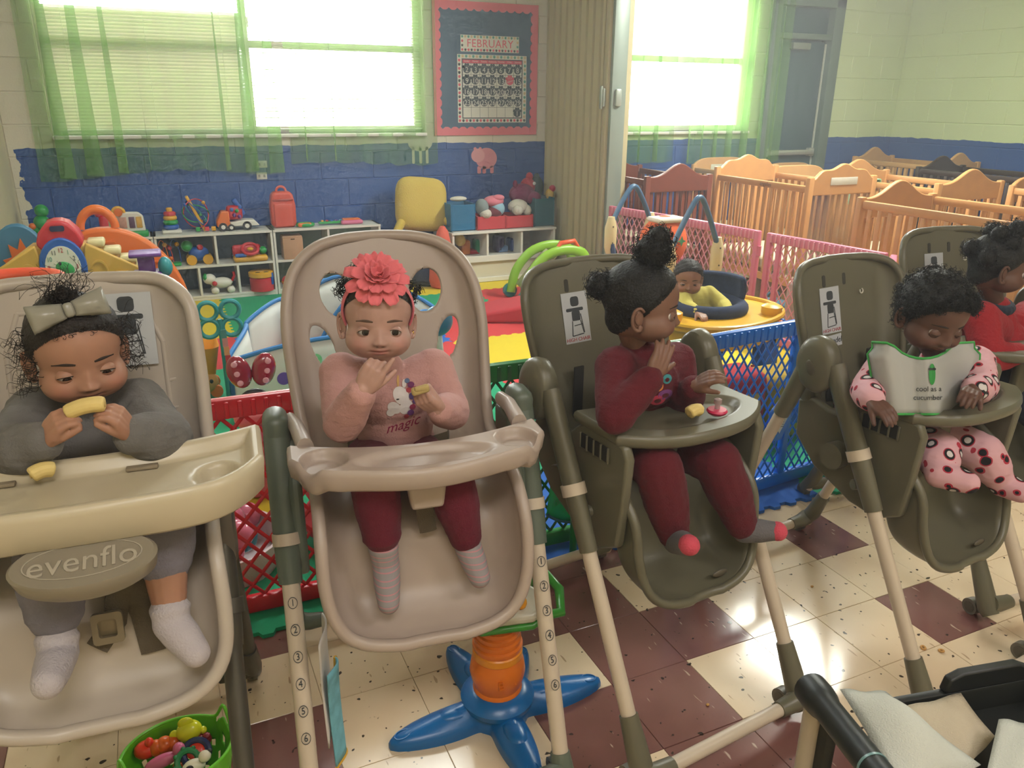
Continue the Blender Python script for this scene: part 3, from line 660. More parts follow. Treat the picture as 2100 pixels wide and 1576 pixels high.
prof = lambda s_: [(-.075*s_, 0), (-.09*s_, .03), (-.092*s_, .16), (-.078*s_, .235), (-.06*s_, .262), (.06*s_, .262), (.078*s_, .235), (.092*s_, .16), (.09*s_, .03), (.075*s_, 0)]
M_BP = pl('pack_red', '#d2503c'); MB().prism(prof(1), .10, T((0, .05, 0), (R(90), 0, 0))).build('shell', M_BP, t, bev=.02, bseg=3)
MB().rbox((0, -.052, .095), (.14, .02, .17), .03, 3).build('pocket', M_BP, t); MB().rbox((0, -.054, .205), (.15, .014, .012), .004).build('zip_flap', mat('pack_dark', '#a83a2c', .5), t)
MB().torus(.034, .009, frame((0, 0, .262), (0, -1, 0), (1, 0, 0)), 16, 8, PI, 0).build('handle', M_BP, t)
t = thing('toy_ring', 'flat orange and green ring toy lying on the shelf top', 'toy', onshelf(627, 6.02))
MB().torus(.055, .014, T((0, 0, .018)), 26, 10, sy=.8).build('ring', PG, t); MB().rbox((-.01, -.035, .02), (.10, .03, .03), .012, 3).build('grip', PO, t)
t = thing('toy_guitar', 'flat pink and orange toy guitar lying on the shelf top', 'toy', onshelf(705, 6.05))
MB().rbox((.06, 0, .018), (.17, .1, .032), .015, 3).build('body', pl('toy_pink', '#d06a90'), t); MB().rbox((.06, 0, .038), (.13, .07, .012), .005).build('panel', PO, t); MB().rbox((-.09, .0, .02), (.2, .04, .02), .008).build('neck', PG, t)
for k in range(5): MB().rbox((-.16+.035*k, 0, .033), (.018, .03, .01), .003).build('key', [PY, PR, PB, PP, PTl][k], t)
t = thing('picture_toy', 'white toy activity panel with pictures and a green base on the shelf', 'toy', onshelf(258, 6.0))
MB().rbox((.02, 0, .022), (.24, .09, .042), .012, 2).build('base', PG, t)
MB().prism([(-.11, .03), (-.115, .13), (-.09, .165), (-.05, .17), (-.01, .172), (.04, .17), (.09, .168), (.12, .14), (.125, .03)], .04, T((0, .02, 0), (R(90), 0, 0))).build('panel', PWh, t, bev=.01, bseg=3)
MB().torus(.035, .012, frame((-.03, -.01, .165), (0, -1, 0), (1, 0, 0)), 16, 8, PI, 0).build('sun_arch', PY, t); MB().prism(circ(.026, 16), .01, frame((-.03, -.02, .17), (0, -1, 0), (1, 0, 0))).build('sun_dial', PO, t)
for k, (x, c) in enumerate(((-.075, '#9ab07a'), (-.012, '#b88a7a'), (.045, '#5a3a5a'), (.09, '#d0a040'))): MB().rbox((x, -.023, .10), (.05 if k < 2 else .036, .006, .075), .003).build('picture', mat('panel_pic%d' % k, c, .5, var=.5, vscale=60), t)
MB().rbox((-.125, -.01, .10), (.06, .05, .11), .02, 3).build('barn', PR, t); MB().ell((-.155, -.01, .165), (.022, .02, .022), 12, 8).build('knob', PR, t)
t = thing('bead_caterpillar', 'cluster of green toy balls with orange faces on the shelf end', 'toy', onshelf(85, 6.0))
for k, (x, z, r_, m_) in enumerate(((0, .045, .045, PG), (.01, .125, .05, PG), (-.03, .085, .03, PG), (.02, .20, .042, PG), (.06, .12, .03, PR), (-.045, .105, .022, PO), (.015, .105, .024, PO))): MB().ell((x, -.02 if m_ != PG else 0, z), r_, 14, 10).build('ball', m_, t)
# in the cubbies
def incell(px, z, Y=6.05): p = P(px, 520, Y); return Vector((p.x, Y, z))
Z1, Z2 = .2655, .0485
t = thing('bead_roller', 'wire bead toy on a green base in the upper cubby', 'toy', incell(343, Z1)); MB().rbox((.04, -.02, .012), (.09, .08, .022), .01).build('base', PG, t)
for k, (m_, x, h) in enumerate(((PO, -.03, .16), (PR, .0, .13), (PB, .05, .16))):
    MB().tube([(x+.035*math.cos(u), 0, .02+h*math.sin(u)) for u in np.linspace(0, PI, 14)], .003, 6).build('wire', m_, t); MB().ell((x+.02, 0, .02+h*.8), .016, 10, 8).build('bead', [PY, PR, PY][k], t); MB().ell((x-.03, 0, .05), .015, 10, 8).build('bead', PO, t)
t = thing('toy_car', 'blue toy car with two big yellow wheels in the cubby', 'toy', incell(408, Z1))
MB().ell((0, 0, .075), (.07, .05, .055), 18, 12).build('body', PB, t)
for x in (-.055, .055): MB().cyl((x, -.06, .035), (x, .06, .035), .035, n=20).build('wheel', PY, t)
MB().ell((-.075, 0, .13), .04, 14, 10).build('head', PG, t); MB().ell((.01, -.03, .12), .022, 10, 8).build('knob', PR, t)
t = thing('steering_toy', 'toy dashboard with red steering wheel and yellow base in the cubby', 'toy', incell(513, Z1, 6.0))
MB().rbox((0, 0, .025), (.24, .11, .045), .02, 3).build('base', PY, t); MB().rbox((-.02, .03, .08), (.20, .05, .08), .02, 3).build('dashboard', PR, t)
MB().torus(.055, .012, T((0, -.025, .095), (R(35), 0, 0)), 24, 10).build('steering_wheel', PR, t); MB().ell((0, -.03, .095), (.024, .024, .014), 12, 8).build('horn', PY, t); MB().ell((.09, -.02, .08), .028, 12, 8).build('lever_knob', PG, t); MB().rbox((-.07, -.045, .055), (.08, .03, .025), .008).build('key', PB, t)
t = thing('toy_dog', 'white toy dog with a red tail in the lower cubby', 'toy', incell(447, Z2, 6.0))
MB().ell((.0, 0, .075), (.08, .045, .04), 16, 10).build('body', PWh, t); MB().ell((-.08, -.01, .11), (.045, .04, .038), 14, 10).build('head', PWh, t); MB().ell((-.105, 0, .12), (.02, .045, .03), 10, 8).build('ear', PG, t); MB().tube([(.075, 0, .085), (.095, 0, .12), (.09, 0, .15)], .01, 8).build('tail', PR, t)
for x in (-.05, .06):
    for y in (-.035, .035): MB().ell((x, y, .026), (.028, .02, .026), 12, 8).build('leg', PWh, t)
MB().ell((-.05, -.045, .08), .018, 10, 8).build('heart', PR, t)
t = thing('toy_drum', 'red toy drum with a yellow smiling lid in the lower cubby', 'toy', incell(531, Z2, 5.99))
MB().lathe([(.001, 0), (.085, 0), (.085, .09), (.075, .10)], 26).build('shell', PR, t); MB().lathe([(.08, .1), (.09, .105), (.09, .135), (.08, .142), (.001, .142)], 26).build('lid', PY, t)
for x in (-.03, .03): MB().ell((x, -.06, .143), (.018, .008, .005), 10, 8).build('slot', mat('slot_dark', '#4a3a18', .6), t)
MB().rbox((.07, -.05, .09), (.02, .02, .09), .006, 2).build('strap', PB, t)
t = thing('wooden_box', 'plain tan wooden box in the upper cubby', 'box', incell(600, Z1, 6.02))
MB().rbox((0, 0, .08), (.145, .13, .16), .004).build('body', mat('box_wood', '#b98f6c', .6, var=.15), t); MB().rbox((0, 0, .165), (.14, .125, .012), .003).build('lid', mat('box_wood'), t); MB().rbox((0, -.064, .15), (.03, .004, .008), .001).build('notch', mat('slot_dark'), t)
t = thing('toy_ball', 'small red toy ball in the lower cubby behind the cream chair', 'toy', incell(585, Z2, 6.0)); MB().ell((0, 0, .045), .045, 16, 12).build('ball', PR, t); MB().torus(.044, .004, T((0, 0, .045)), 20, 6).build('band', PY, t)

# ================================================================== floor toys by the left chair
ya = thing('play_arch', 'yellow toddler play arch with a red handle and a clock', 'toy', (-.452, 4.55, .0125)); ya.scale = (.92, 1, 1.25); Mya = pl('arch_yellow', '#d3a848', bump=.1)
W2 = .47
def arch_pts(scale=1, inner=False):
    return None
out = [(-W2, 0), (-W2, .34), (-W2+.04, .40), (-.14, .55), (.14, .55), (W2-.04, .40), (W2, .34), (W2, 0)]
inn = [(.24*math.cos(a), .30*math.sin(a)) for a in np.linspace(0, PI, 18)]
MB().prism(out+inn[:1]+inn[1:], .13, T((0, .065, 0), (R(90), 0, 0))).build('arch', Mya, ya, bev=.012)
for s_ in (-1, 1):
    MB().prism([(s_*.12, .555), (s_*(W2-.02), .41), (s_*(W2-.01), .30), (s_*.33, .28), (s_*.22, .33), (s_*.08, .40)][::s_], .02, T((0, -.065, 0), (R(90), 0, 0))).build('raised_panel', Mya, ya, bev=.008)
    for k in range(3):
        sh = [circ(.035, 16), rrect(.06, .06, .01, 3), star(.042, .024)][k]
        MB().ring([(x*1.25, y*1.25) for x, y in sh], sh, .006, frame((s_*(.17+.11*k), -.086, .44-.045*k), (0, -1, 0), (1, 0, 0))).build('shape_socket', Mya, ya)
for k in range(4): MB().rbox((.17+.075*k, 0, .545-.036*k), (.09, .12, .03), .012, 3, None).build('step', pl('arch_cream', '#d8cc98'), ya)
MB().prism([(-.115, .555), (-.095, .60), (-.055, .635), (-.02, .645), (.02, .645), (.055, .635), (.095, .60), (.115, .555), (.075, .51), (-.075, .51)], .15, T((0, .075, 0), (R(90), 0, 0))).build('roof_cap', PR, ya, bev=.014, bseg=3)
MB().prism(rrect(.07, .022, .009, 4, 0, .615), .004, T((0, -.0755, 0), (R(90), 0, 0))).build('handle_slot', mat('slot_navy', '#23284a', .7), ya)
ck = MB().prism(circ(.115, 28), .03, frame((0, -.07, .465), (0, -1, 0), (1, 0, 0))).build('clock_rim', PB, ya, bev=.006)
MB().prism(circ(.085, 28), .008, frame((0, -.101, .465), (0, -1, 0), (1, 0, 0))).build('clock_face', pl('clock_white', '#dcd9cc'), ck)
M_NR = mat('num_red', '#c02a3a', .6)
for h in range(1, 13):
    a = PI/2-2*PI*h/12; text('hour', str(h), .026, [M_NR, M_TEAL, M_BLK][h % 3], ck, XZ((.068*math.cos(a), -.1105, .465+.068*math.sin(a))))
MB().ell((.008, -.112, .46), (.045, .008, .028), 14, 8, None, (0, R(12), 0)).build('clock_figure', PG, ck); MB().ell((-.012, -.116, .482), (.008, .005, .008), 8, 6).build('figure_eye', M_BLK, ck)
MB().prism([(-.24, .02)]+[(.24*math.cos(a), .02+.20*math.sin(a)) for a in np.linspace(PI, 0, 16)], .04, T((.02, .02, 0), (R(90), 0, 0))).build('door_panel', PB, ya, bev=.01)
# orange half-round panel behind it
oh = thing('half_round_toy', 'orange half-round play panel with a grip behind the yellow arch', 'toy', (-.27, 4.80, .0125)); oh.scale = (1, 1, 1.2)
arc = [(.40*math.cos(a), .16+.44*math.sin(a)) for a in np.linspace(0, PI, 26)]
MB().prism([(-.40, 0), (.40, 0)][::-1]+arc[::-1], .09, T((0, .045, 0), (R(90), 0, 0))).build('panel', PO, oh, bev=.015, bseg=3)
MB().torus(.085, .022, frame((-.02, 0, .595), (0, -1, 0), (1, 0, 0)), 18, 10, PI, 0).build('grip', PO, oh)
for k in range(3): MB().ring([(x*1.3, y*1.3) for x, y in rrect(.06, .06, .012, 3)], rrect(.06, .06, .012, 3), .006, frame((.02+.11*k, -.046, .5-.05*k), (0, -1, 0), (1, 0, 0))).build('shape_socket', PO, oh)
sd = thing('sun_disc', 'round blue toy disc with an orange sun beside the yellow arch', 'toy', (P(38, 500, 4.98).x, 4.98, .0125)); sd.scale = (.8, 1, 1.25)
MB().prism(circ(.17, 30, 0, .42), .05, T((0, .025, 0), (R(90), 0, 0))).build('disc', pl('disc_blue', '#3d7ca0'), sd, bev=.01); MB().rbox((0, 0, .13), (.07, .045, .26), .01).build('post', PB, sd); MB().rbox((0, 0, .012), (.25, .16, .022), .01).build('foot', PB, sd)
MB().prism([(x, y+.40) for x, y in star(.13, .085, 10)], .008, T((.02, -.026, 0), (R(90), 0, 0))).build('sun_rays', PO, sd); MB().prism(circ(.07, 20, .02, .40), .014, T((0, -.026, 0), (R(90), 0, 0))).build('sun_face', PY, sd)
# red-rimmed drum toy and dotted side
dt = thing('drum_table', 'green dotted toy drum with a red-orange rim behind the white chair', 'toy', (P(22, 590, 3.45).x, 3.45, .0125))
zt = P(22, 572, 3.45).z-.0125
MB().lathe([(.001, 0), (.17, 0), (.185, zt-.05), (.17, zt-.03)], 30).build('drum', pl('drum_green', '#7fae30'), dt); MB().torus(.17, .03, T((0, 0, zt-.02)), 30, 12).build('rim', pl('rim_orange', '#e2502c'), dt)
for k in range(10):
    a = -PI*k/10; MB().ell((.182*math.cos(a), .182*math.sin(a), zt-.09-.04*(k % 2)), (.018, .018, .018), 10, 8).build('dot', PR, dt)
MB().ell((.20, -.03, zt-.05), (.03, .025, .03), 10, 8).build('bead', PR, dt); MB().ell((.245, -.03, zt-.045), (.03, .025, .025), 10, 8).build('bead', PTl, dt)
# purple hat tower, green figure and yellow bucket cart
def standing(px, py, Y): p = P(px, py, Y); return Vector((p.x, p.y, .0125)), p.z-.0125
b, z = standing(297, 520, 4.3)
t = thing('purple_tower', 'purple square toy tower beside the yellow arch', 'toy', b); MB().rbox((0, 0, z*.5-.06), (.11, .12, z-.12), .012).build('column', PP, t, bev=0); MB().rbox((0, 0, z-.1), (.13, .14, .02), .008).build('brim', PP, t); MB().prism(circ(.055, 4, a0=PI/4), .09, T((0, 0, z-.09))).build('hat', PP, t, bev=.008); MB().rbox((0, 0, z), (.15, .15, .02), .008).build('hat_top', PP, t); MB().ell((.085, -.01, z-.07), (.035, .04, .05), 12, 8).build('side_ball', PTl, t)
b, z = standing(338, 515, 4.0)
t = thing('dino_figure', 'green toy dinosaur standing on the yellow bucket cart', 'toy', (b.x, b.y, .27)); z -= .27
MB().ell((0, 0, .07), (.05, .045, .07), 14, 10).build('body', PG, t); MB().ell((-.015, -.02, .16), (.035, .04, .035), 14, 10).build('head', PG, t); MB().tube([(.03, .02, .05), (.07, .03, .03), (.09, .03, .06)], [.03, .02, .006], 8).build('tail', PG, t)
for s_ in (-1, 1): MB().ell((s_*.03, -.02, .02), (.022, .03, .02), 10, 8).build('foot', PG, t)
b, z = standing(365, 560, 3.95)
t = thing('bucket_cart', 'yellow toy bucket cart with a round face below the green dinosaur', 'toy', b)
rows = [[(x*s_, y*s_, zz) for x, y in rrect(.27, .22, .05, 5)] for s_, zz in ((.78, .10), (1, .25), (1.02, .255), (.93, .25), (.74, .12))]
MB().grid(rows, None, True).build('bucket', pl('cart_yellow', '#e0920c'), t, ang=60); MB().box((0, 0, .115), (.19, .15, .02)).build('bucket_floor', pl('cart_yellow'), t)
MB().ell((.06, -.06, .075), (.055, .05, .06), 16, 12).build('face', pl('face_tan', '#c98f4a'), t)
for s_ in (-1, 1): MB().ell((.06+s_*.02, -.105, .09), (.009, .006, .011), 10, 8).build('eye', M_BLK, t)
for sx in (-1, 1):
    for sy in (-1, 1): MB().cyl((sx*.1, sy*.08-.012, .03), (sx*.1, sy*.08+.012, .03), .03, n=16).build('wheel', PO, t)
MB().box((0, 0, .05), (.2, .14, .03)).build('chassis', PO, t, bev=.004)

# ---- dotted fabric pop-up ball pit
M_PIT = cloth('pit_white', '#d7dad6', bump=.1); M_PITB = pl('pit_blue', '#2472b4', rough=.6)
bp_ = thing('ball_pit', 'white pop-up ball pit with coloured dots and blue piping', 'ball pit', (.66, 3.95, .0125))
def pit_panel(a, b, h, sag, lean=(0, 0)):
    """fabric panel between two floor points with a bowed blue-piped top"""
    a, b = Vector((*a, 0)), Vector((*b, 0)); n = 14; top = []; rows = []
    for j in range(7):
        v = j/6; row = []
        for i in range(n+1):
            u = i/n; p = a.lerp(b, u); zz = h*(1-sag*(2*u-1)**2)*v; d = (b-a).normalized(); nn = Vector((-d.y, d.x, 0))
            bow = .05*math.sin(PI*u)*math.sin(PI*min(1, v*.8)); row.append(p+Vector((lean[0]*v, lean[1]*v, zz))-nn*bow)
        rows.append(row)
    MB().grid(rows).build('fabric_panel', M_PIT, bp_, solid=.004)
    MB().tube([rows[j][0] for j in range(7)]+rows[-1]+[rows[j][n] for j in range(6, -1, -1)], .011, 8).build('piping', M_PITB, bp_)
    return rows
def loc(px, py, Y): p = P(px, py, Y); return (p.x-.66, p.y-3.95, p.z-.0125)
A = loc(492, 800, 3.45); B_ = loc(660, 790, 3.45)
fr = pit_panel((A[0]-.03, A[1]), (.42, -.42), .36, .16)
pit_panel((A[0]-.03, A[1]), (-.32, .0), .36, .1)
pit_panel((-.32, .0), (-.05, .42), .38, .12); pit_panel((-.05, .42), (.48, .35), .44, .12); pit_panel((.48, .35), (.62, -.1), .40, .12); pit_panel((.62, -.1), (.42, -.42), .36, .12)
pit_panel((-.1, .2), (.5, .15), .50, .45)
def dots(rows, lst):
    for u, v, r_, c in lst:
        i = u*(len(rows[0])-1); j = v*(len(rows)-1); i0, j0 = min(int(i), len(rows[0])-2), min(int(j), len(rows)-2)
        p = Vector(rows[j0][i0]).lerp(Vector(rows[j0][i0+1]), i-i0).lerp(Vector(rows[j0+1][i0]).lerp(Vector(rows[j0+1][i0+1]), i-i0), j-j0)
        dx = Vector(rows[j0][i0+1])-Vector(rows[j0][i0]); dz = Vector(rows[j0+1][i0])-Vector(rows[j0][i0]); n = dx.cross(dz).normalized()
        if n.y > 0: n = -n
        MB().prism(circ(r_, 18), .0015, frame(p+n*.004, n, dx)).build('dot', mat('dot_'+c, c, .8), bp_, smooth=False)
dots(fr, [(.2, .25, .05, '#d8b03a'), (.25, .58, .03, '#6a4ab0'), (.42, .75, .028, '#7fce98'), (.62, .84, .018, '#e0b83a'), (.62, .52, .034, '#6a4ab0'), (.66, .2, .045, '#86cc92'), (.85, .62, .034, '#e24a5a'), (.9, .3, .03, '#e0b83a')])
bk = [r for r in pit_panel((.05, .05), (.62, .0), .47, .6)]
dots(bk, [(.2, .55, .045, '#d8b03a'), (.45, .8, .036, '#e24a5a'), (.7, .5, .03, '#6a4ab0')])
# teal looped toy on the pit edge with a ribbon
tl = thing('teal_loop_toy', 'teal four-loop toy at the corner of the ball pit', 'toy', (P(448, 655, 3.9).x, 3.80, .0125)); zc = P(448, 655, 3.8).z-.0125
for sx in (-1, 1):
    for sz in (-1, 1): MB().torus(.042, .011, frame((sx*.05, 0, zc+sz*.042), (0, -1, 0), (1, 0, 0)), 20, 8).build('loop', PTl, tl)
MB().cyl((0, .0, 0), (0, 0, zc), .012, n=10).build('stem', PTl, tl)
rb = thing('ribbon_strap', 'striped ribbon strap hanging on the front of the ball pit', 'strap', loc(463, 720, 3.42) and P(463, 720, 3.40))
for k, c in enumerate(('#4a8a8c', '#c98a8c', '#d89a6a', '#b8323c', '#b8a0a0')): MB().box((.002*k, 0, .075-.038*k), (.022, .003, .037)).build('band', cloth('ribbon%d' % k, c), rb, smooth=False)
# pink toy with a dotted red bow handle
bt = thing('bow_toy', 'pink toy with a glossy red dotted bow behind the red mesh panel', 'toy', (P(520, 800, 2.75).x, 2.75, .0125)); zb = P(520, 760, 2.75).z-.0125
M_BOW = pl('bow_red', '#8f1030', rough=.15, coat=1)
for s_ in (-1, 1):
    lb_ = MB().ell((s_*.042, 0, zb), (.042, .024, .062), 18, 12, None, (0, R(s_*14), 0)).build('bow_loop', M_BOW, bt)
    for z in (-.035, 0, .035): MB().ell((s_*.05+s_*z*.2, -.0215, zb+z), (.011, .004, .011), 10, 8).build('spot', pl('spot_pink', '#d8a8b4'), lb_)
MB().torus(.05, .012, frame((0, 0, zb-.13), (0, -1, 0), (1, 0, 0)), 18, 10, PI, 0).build('grip', mat('grip_black', '#1c1a1e', .3), bt)
MB().rbox((.03, 0, zb-.16), (.22, .14, .06), .025, 3).build('deck', pl('toy_coral', '#d86a72'), bt); MB().rbox((.03, 0, (zb-.19)/2), (.18, .12, zb-.19), .03, 3).build('body', pl('toy_pinkish', '#d05a80'), bt)
MB().ell((.06, -.02, zb-.12), (.06, .05, .03), 16, 10).build('dome', pl('dome_clear', '#9fc8d0', rough=.1), bt)
# patterned fabric seat beyond it (seen through the mesh)
fsx = thing('padded_seat', 'coral patterned padded baby seat behind the cream chair', 'baby seat', (.50, 2.42, .0125)); M_FS = cloth('seat_coral', '#cf4458', bump=.3, var=.35, vscale=30)
MB().ell((0, 0, .28), (.2, .1, .26), 20, 14, None, (R(-18), 0, 0)).build('backrest', M_FS, fsx); MB().ell((0, -.1, .08), (.2, .18, .08), 20, 12).build('seat_pad', M_FS, fsx)
for k in range(9): MB().ell((-.12+.1*(k % 3), -.095-.012*(k//3)+.02*(k//3), .14+.09*(k//3)), (.028, .012, .028), 12, 8).build('printed_flower', cloth('seat_print', '#e09aa0', bump=.1), fsx)
# blue round-topped toy stand glimpsed through the cream chair
st_ = thing('toy_stand', 'toy stand with a round blue head on the foam mat', 'toy', (P(890, 700, 3.2).x+.02, 3.2, .0125)); zz = P(885, 660, 3.2).z-.0125
MB().ell((0, 0, zz), (.07, .05, .07), 16, 12).build('head', pl('stand_blue', '#2f6f8c'), st_); MB().cyl((.03, 0, 0), (0, 0, zz-.05), .018, n=10).build('pole', PWh, st_); MB().rbox((.02, 0, .015), (.16, .12, .028), .012).build('base', PR, st_)

# ---- green activity walker, folded red mat and white stick
wk = thing('activity_walker', 'lime green baby activity walker with an orange handle', 'toy', (P(1120, 560, 5.1).x, 5.1, .0125)); MLG = pl('walker_lime', '#86b82c')
for s_, y in ((-1, -.13), (1, .1)):
    pts = crom([(-.24, y, .04), (-.20, y, .20), (-.08, y, .33), (.08, y, .37), (.22, y, .34), (.27, y, .26)], 22)
    MB().tube([tuple(p) for p in pts], [.036]*16+[.04]*6, 12, flat=.6).build('side_arch', MLG, wk)
MB().grid([[(-.20+.24*v+.0*u, -.12+.22*u, .10+.25*v-.02*math.sin(PI*u)) for u in (0, .5, 1)] for v in (0, .25, .5, .75, 1)]).build('play_panel', mat('walker_print', '#c9c8a0', .5, var=.6, vscale=40), wk, solid=.012)
MB().tube([(.02, -.12, .37), (.05, -.12, .42), (.16, -.12, .43), (.2, -.12, .37)], .018, 10).build('handle', pl('walker_orange', '#e2582c'), wk)
MB().cyl((.26, -.165, .27), (.26, -.10, .27), .035, n=18).build('joint', PB, wk); MB().tube([(.27, -.14, .26), (.33, -.14, .17), (.38, -.14, .03)], .016, 8).build('leg', pl('walker_orange'), wk); MB().tube([(.27, .1, .26), (.33, .1, .17), (.38, .1, .03)], .016, 8).build('leg', pl('walker_orange'), wk)
for y in (-.15, .12): MB().cyl((-.24, y-.02, .05), (-.24, y+.02, .05), .05, n=18).build('wheel', PTl, wk)
for k, (u, v, r_, m_) in enumerate(((.3, .7, .022, PR), (.6, .8, .02, PY), (.4, .45, .035, pl('dial_grey', '#8a8f88')), (.5, .2, .03, PO), (.75, .4, .016, PB))):
    MB().ell((-.20+.24*v, -.12+.22*u-.004, .115+.25*v), (r_, r_, r_*.5), 12, 8).build('knob', m_, wk)
fm2 = thing('folded_mat', 'folded red and yellow padded mat lying by the activity walker', 'mat', (P(1075, 625, 4.66).x, 4.66, .0135))
MB().prism([(-.30, 0), (-.28, .05), (-.02, .10), (.18, .14), (.34, .12), (.34, .0)], .34, T((0, .17, 0), (R(90), 0, R(-24)))).build('red_fold', cloth('mat_red', '#b8303c', bump=.2), fm2, bev=.02, bseg=3)
MB().prism([(-.02, 0), (.02, .04), (.20, .10), (.34, .10), (.36, 0)], .1, T((.01, -.22, 0), (R(90), 0, R(-24)))).build('yellow_fold', cloth('mat_yellow', '#b89a2c', bump=.2), fm2, bev=.015, bseg=3)
p = F(1035, 632, .02); t = tag(MB().rbox((0, 0, 0), (.26, .03, .014), .006, 2, T((p.x, p.y, .0205), (0, 0, R(14)))).build('white_stick', PWh), 'white plastic stick on the green foam square', 'stick')

# ================================================================== cribs
MWN = mat('crib_natural', '#c08a54', .45, var=.12, vscale=14); MWM = mat('crib_maple', '#c89a66', .42, var=.12, vscale=14); MCH = mat('crib_cherry', '#6a3020', .4, var=.15); MDK = mat('crib_dark', '#2e1d18', .45)
M_MTR = cloth('crib_mattress', '#cfc4a8', bump=.15); M_LBL = mat('crib_label', '#d8d4c4', .7)
def crib(x0, y0, label, m_, w_=.61, ln=.97, post=.90, rail=.87, arch='bell', rz=0, lab=None, glassy=False, scale=1, sheet=None, word=None, tape=True):
    t = thing('crib', label, 'crib', (x0, y0, .0), R(rz), 'cribs in the crib room')
    b0 = .20
    for e, y in ((0, 0), (1, ln)):
        for sx in (-1, 1): MB().rbox((sx*(w_/2-.02), y, post/2), (.045, .04, post), .008).build('post', m_, t)
        n = 24; pts = []
        for i in range(n+1):
            u = -1+2*i/n
            if arch == 'bell': h = .10*math.exp(-(u/.45)**2)+.012*abs(u)**6
            elif arch == 'round': h = .07*(1-abs(u)**5)
            else: h = .085*max(0, 1-(abs(u)/.8)**3)+.015*math.cos(abs(u)*9)*(abs(u) < .85)
            pts.append((u*w_/2, post-.015+h))
        poly = [(-w_/2, post-.12)]+pts+[(w_/2, post-.12)]
        hb = MB().prism([poly[0]]+[(w_/2*(1-2*i/8), post-.11-.015*math.cos(2*PI*i/8)) for i in range(8, -1, -1)][:0]+poly[1:], .03, T((0, y+.015, 0), (R(90), 0, 0))).build('head_board', m_, t, bev=.006)
        if lab and e == (0 if tape else 1):
            MB().rbox((0, y-.018, post-.03), (.24, .003, .05), .001).build('name_label', mat('label_'+lab, lab, .6), t)
        MB().rbox((0, y, b0), (w_-.09, .025, .06), .005).build('lower_rail', m_, t)
        if glassy and e == 0: MB().box((0, y-.004, (b0+post-.1)/2), (w_-.09, .006, post-.14-b0)).build('clear_panel', M_PLEX, t)
        for k in range(9 if not glassy or e else 9):
            x = -w_/2+.07+(w_-.14)*k/8; o = MB().rbox((x, y+.008, (b0+post-.12)/2), (.028, .012, post-.1-b0), .003).build('slat', m_, t)
    for sx in (-1, 1):
        MB().rbox((sx*(w_/2-.02), ln/2, rail-.02), (.028, ln-.04, .045), .008).build('side_rail', m_, t); MB().rbox((sx*(w_/2-.02), ln/2, b0), (.025, ln-.04, .05), .006).build('side_lower_rail', m_, t)
        src = None
        for k in range(13):
            y = .07+(ln-.14)*k/12
            if src is None: src = MB().rbox((sx*(w_/2-.02), 0, (b0+rail-.04)/2), (.012, .028, rail-.04-b0), .003).build('slat', m_, t); src.location.y = y
            else: inst(src, 'slat', t, (0, y, 0))
    MB().rbox((0, ln/2, b0+.09), (w_-.08, ln-.06, .1), .03, 3).build('mattress', sheet or M_MTR, t)
    if word: text('rail_word', word, .04, mat('word_brown', '#5a3a22', .6), t, frame((-w_/2+.004, ln*.42, rail-.02), (-1, 0, 0), (0, -1, 0)))
    return t
def plex():
    m = bpy.data.materials.new('plexiglass'); m.use_nodes = True; nt = m.node_tree; nt.nodes.clear(); N = nt.nodes.new; L = nt.links.new
    o = N('ShaderNodeOutputMaterial'); t = N('ShaderNodeBsdfTransparent'); t.inputs[0].default_value = (.93, .94, .96, 1); g = N('ShaderNodeBsdfGlossy'); g.inputs['Roughness'].default_value = .06
    x = N('ShaderNodeMixShader'); x.inputs[0].default_value = .16; L(t.outputs[0], x.inputs[1]); L(g.outputs[0], x.inputs[2]); L(x.outputs[0], o.inputs[0]); return m
M_PLEX = plex()
crib(4.29, 4.05, 'light wood crib with a clear panel at its end and a torn label', MWN, arch='wave', post=.93, lab='#c8c2b4', glassy=True, word='angeles')
crib(3.62, 4.98, 'reddish cherry wood crib next to the folding partition', MCH, arch='bell', post=.88, rail=.85, w_=.6)
crib(4.86, 5.09, 'light wood crib under the green curtained window', MWM, arch='round', post=.86, rail=.83, lab='#c8c8b4', tape=False, w_=.63)
crib(5.62, 5.02, 'light wood crib with a pink label near the grey door', MWM, arch='round', post=.80, rail=.77, lab='#d86a84', tape=False, w_=.6)
crib(3.94, 2.32, 'light wood crib close behind the pink gate and the high chairs', MWN, arch='bell', post=.90, rail=.88)
crib(5.10, 3.70, 'light wood crib with a mint blanket hung over its rail', MWN, arch='bell', post=.90, rail=.86, w_=.66)
crib(6.84, 5.12, 'light wood crib in the far corner against the blue walls', MWM, arch='bell', post=.89, rail=.86, w_=.56)
crib(6.45, 4.02, 'dark brown crib with a white label by the right wall', MDK, arch='bell', post=.88, rail=.86, lab='#d5d3c8', w_=.6)
crib(5.86, 2.75, 'light wood crib nearest the right wall with a plain end', MWN, arch='round', post=.86, rail=.84, w_=.6)
# mint blanket over the rail
bl = P(1870, 360, 4.4); bl = Vector((4.79, 4.32, .875)); rows = []
for i in range(15):
    u = i/14; row = []
    for k in range(17):
        v = k/16; s_ = (v-.5)*.46; fold = .012*math.sin(u*22)
        x = .026*math.sin(PI*min(1, max(-1, s_/.05))/2)+(fold if abs(s_) > .04 else 0)*math.copysign(1, s_); z = -max(0, abs(s_)-.03)+.006
        row.append((x, (u-.5)*.26, z))
    rows.append(row)
t = MB().grid(rows).build('crib_blanket', cloth('blanket_mint', '#8fd0a8', bump=.9, bscale=80), solid=.008); t.location = bl; tag(t, 'mint green knitted blanket over a crib rail', 'blanket')

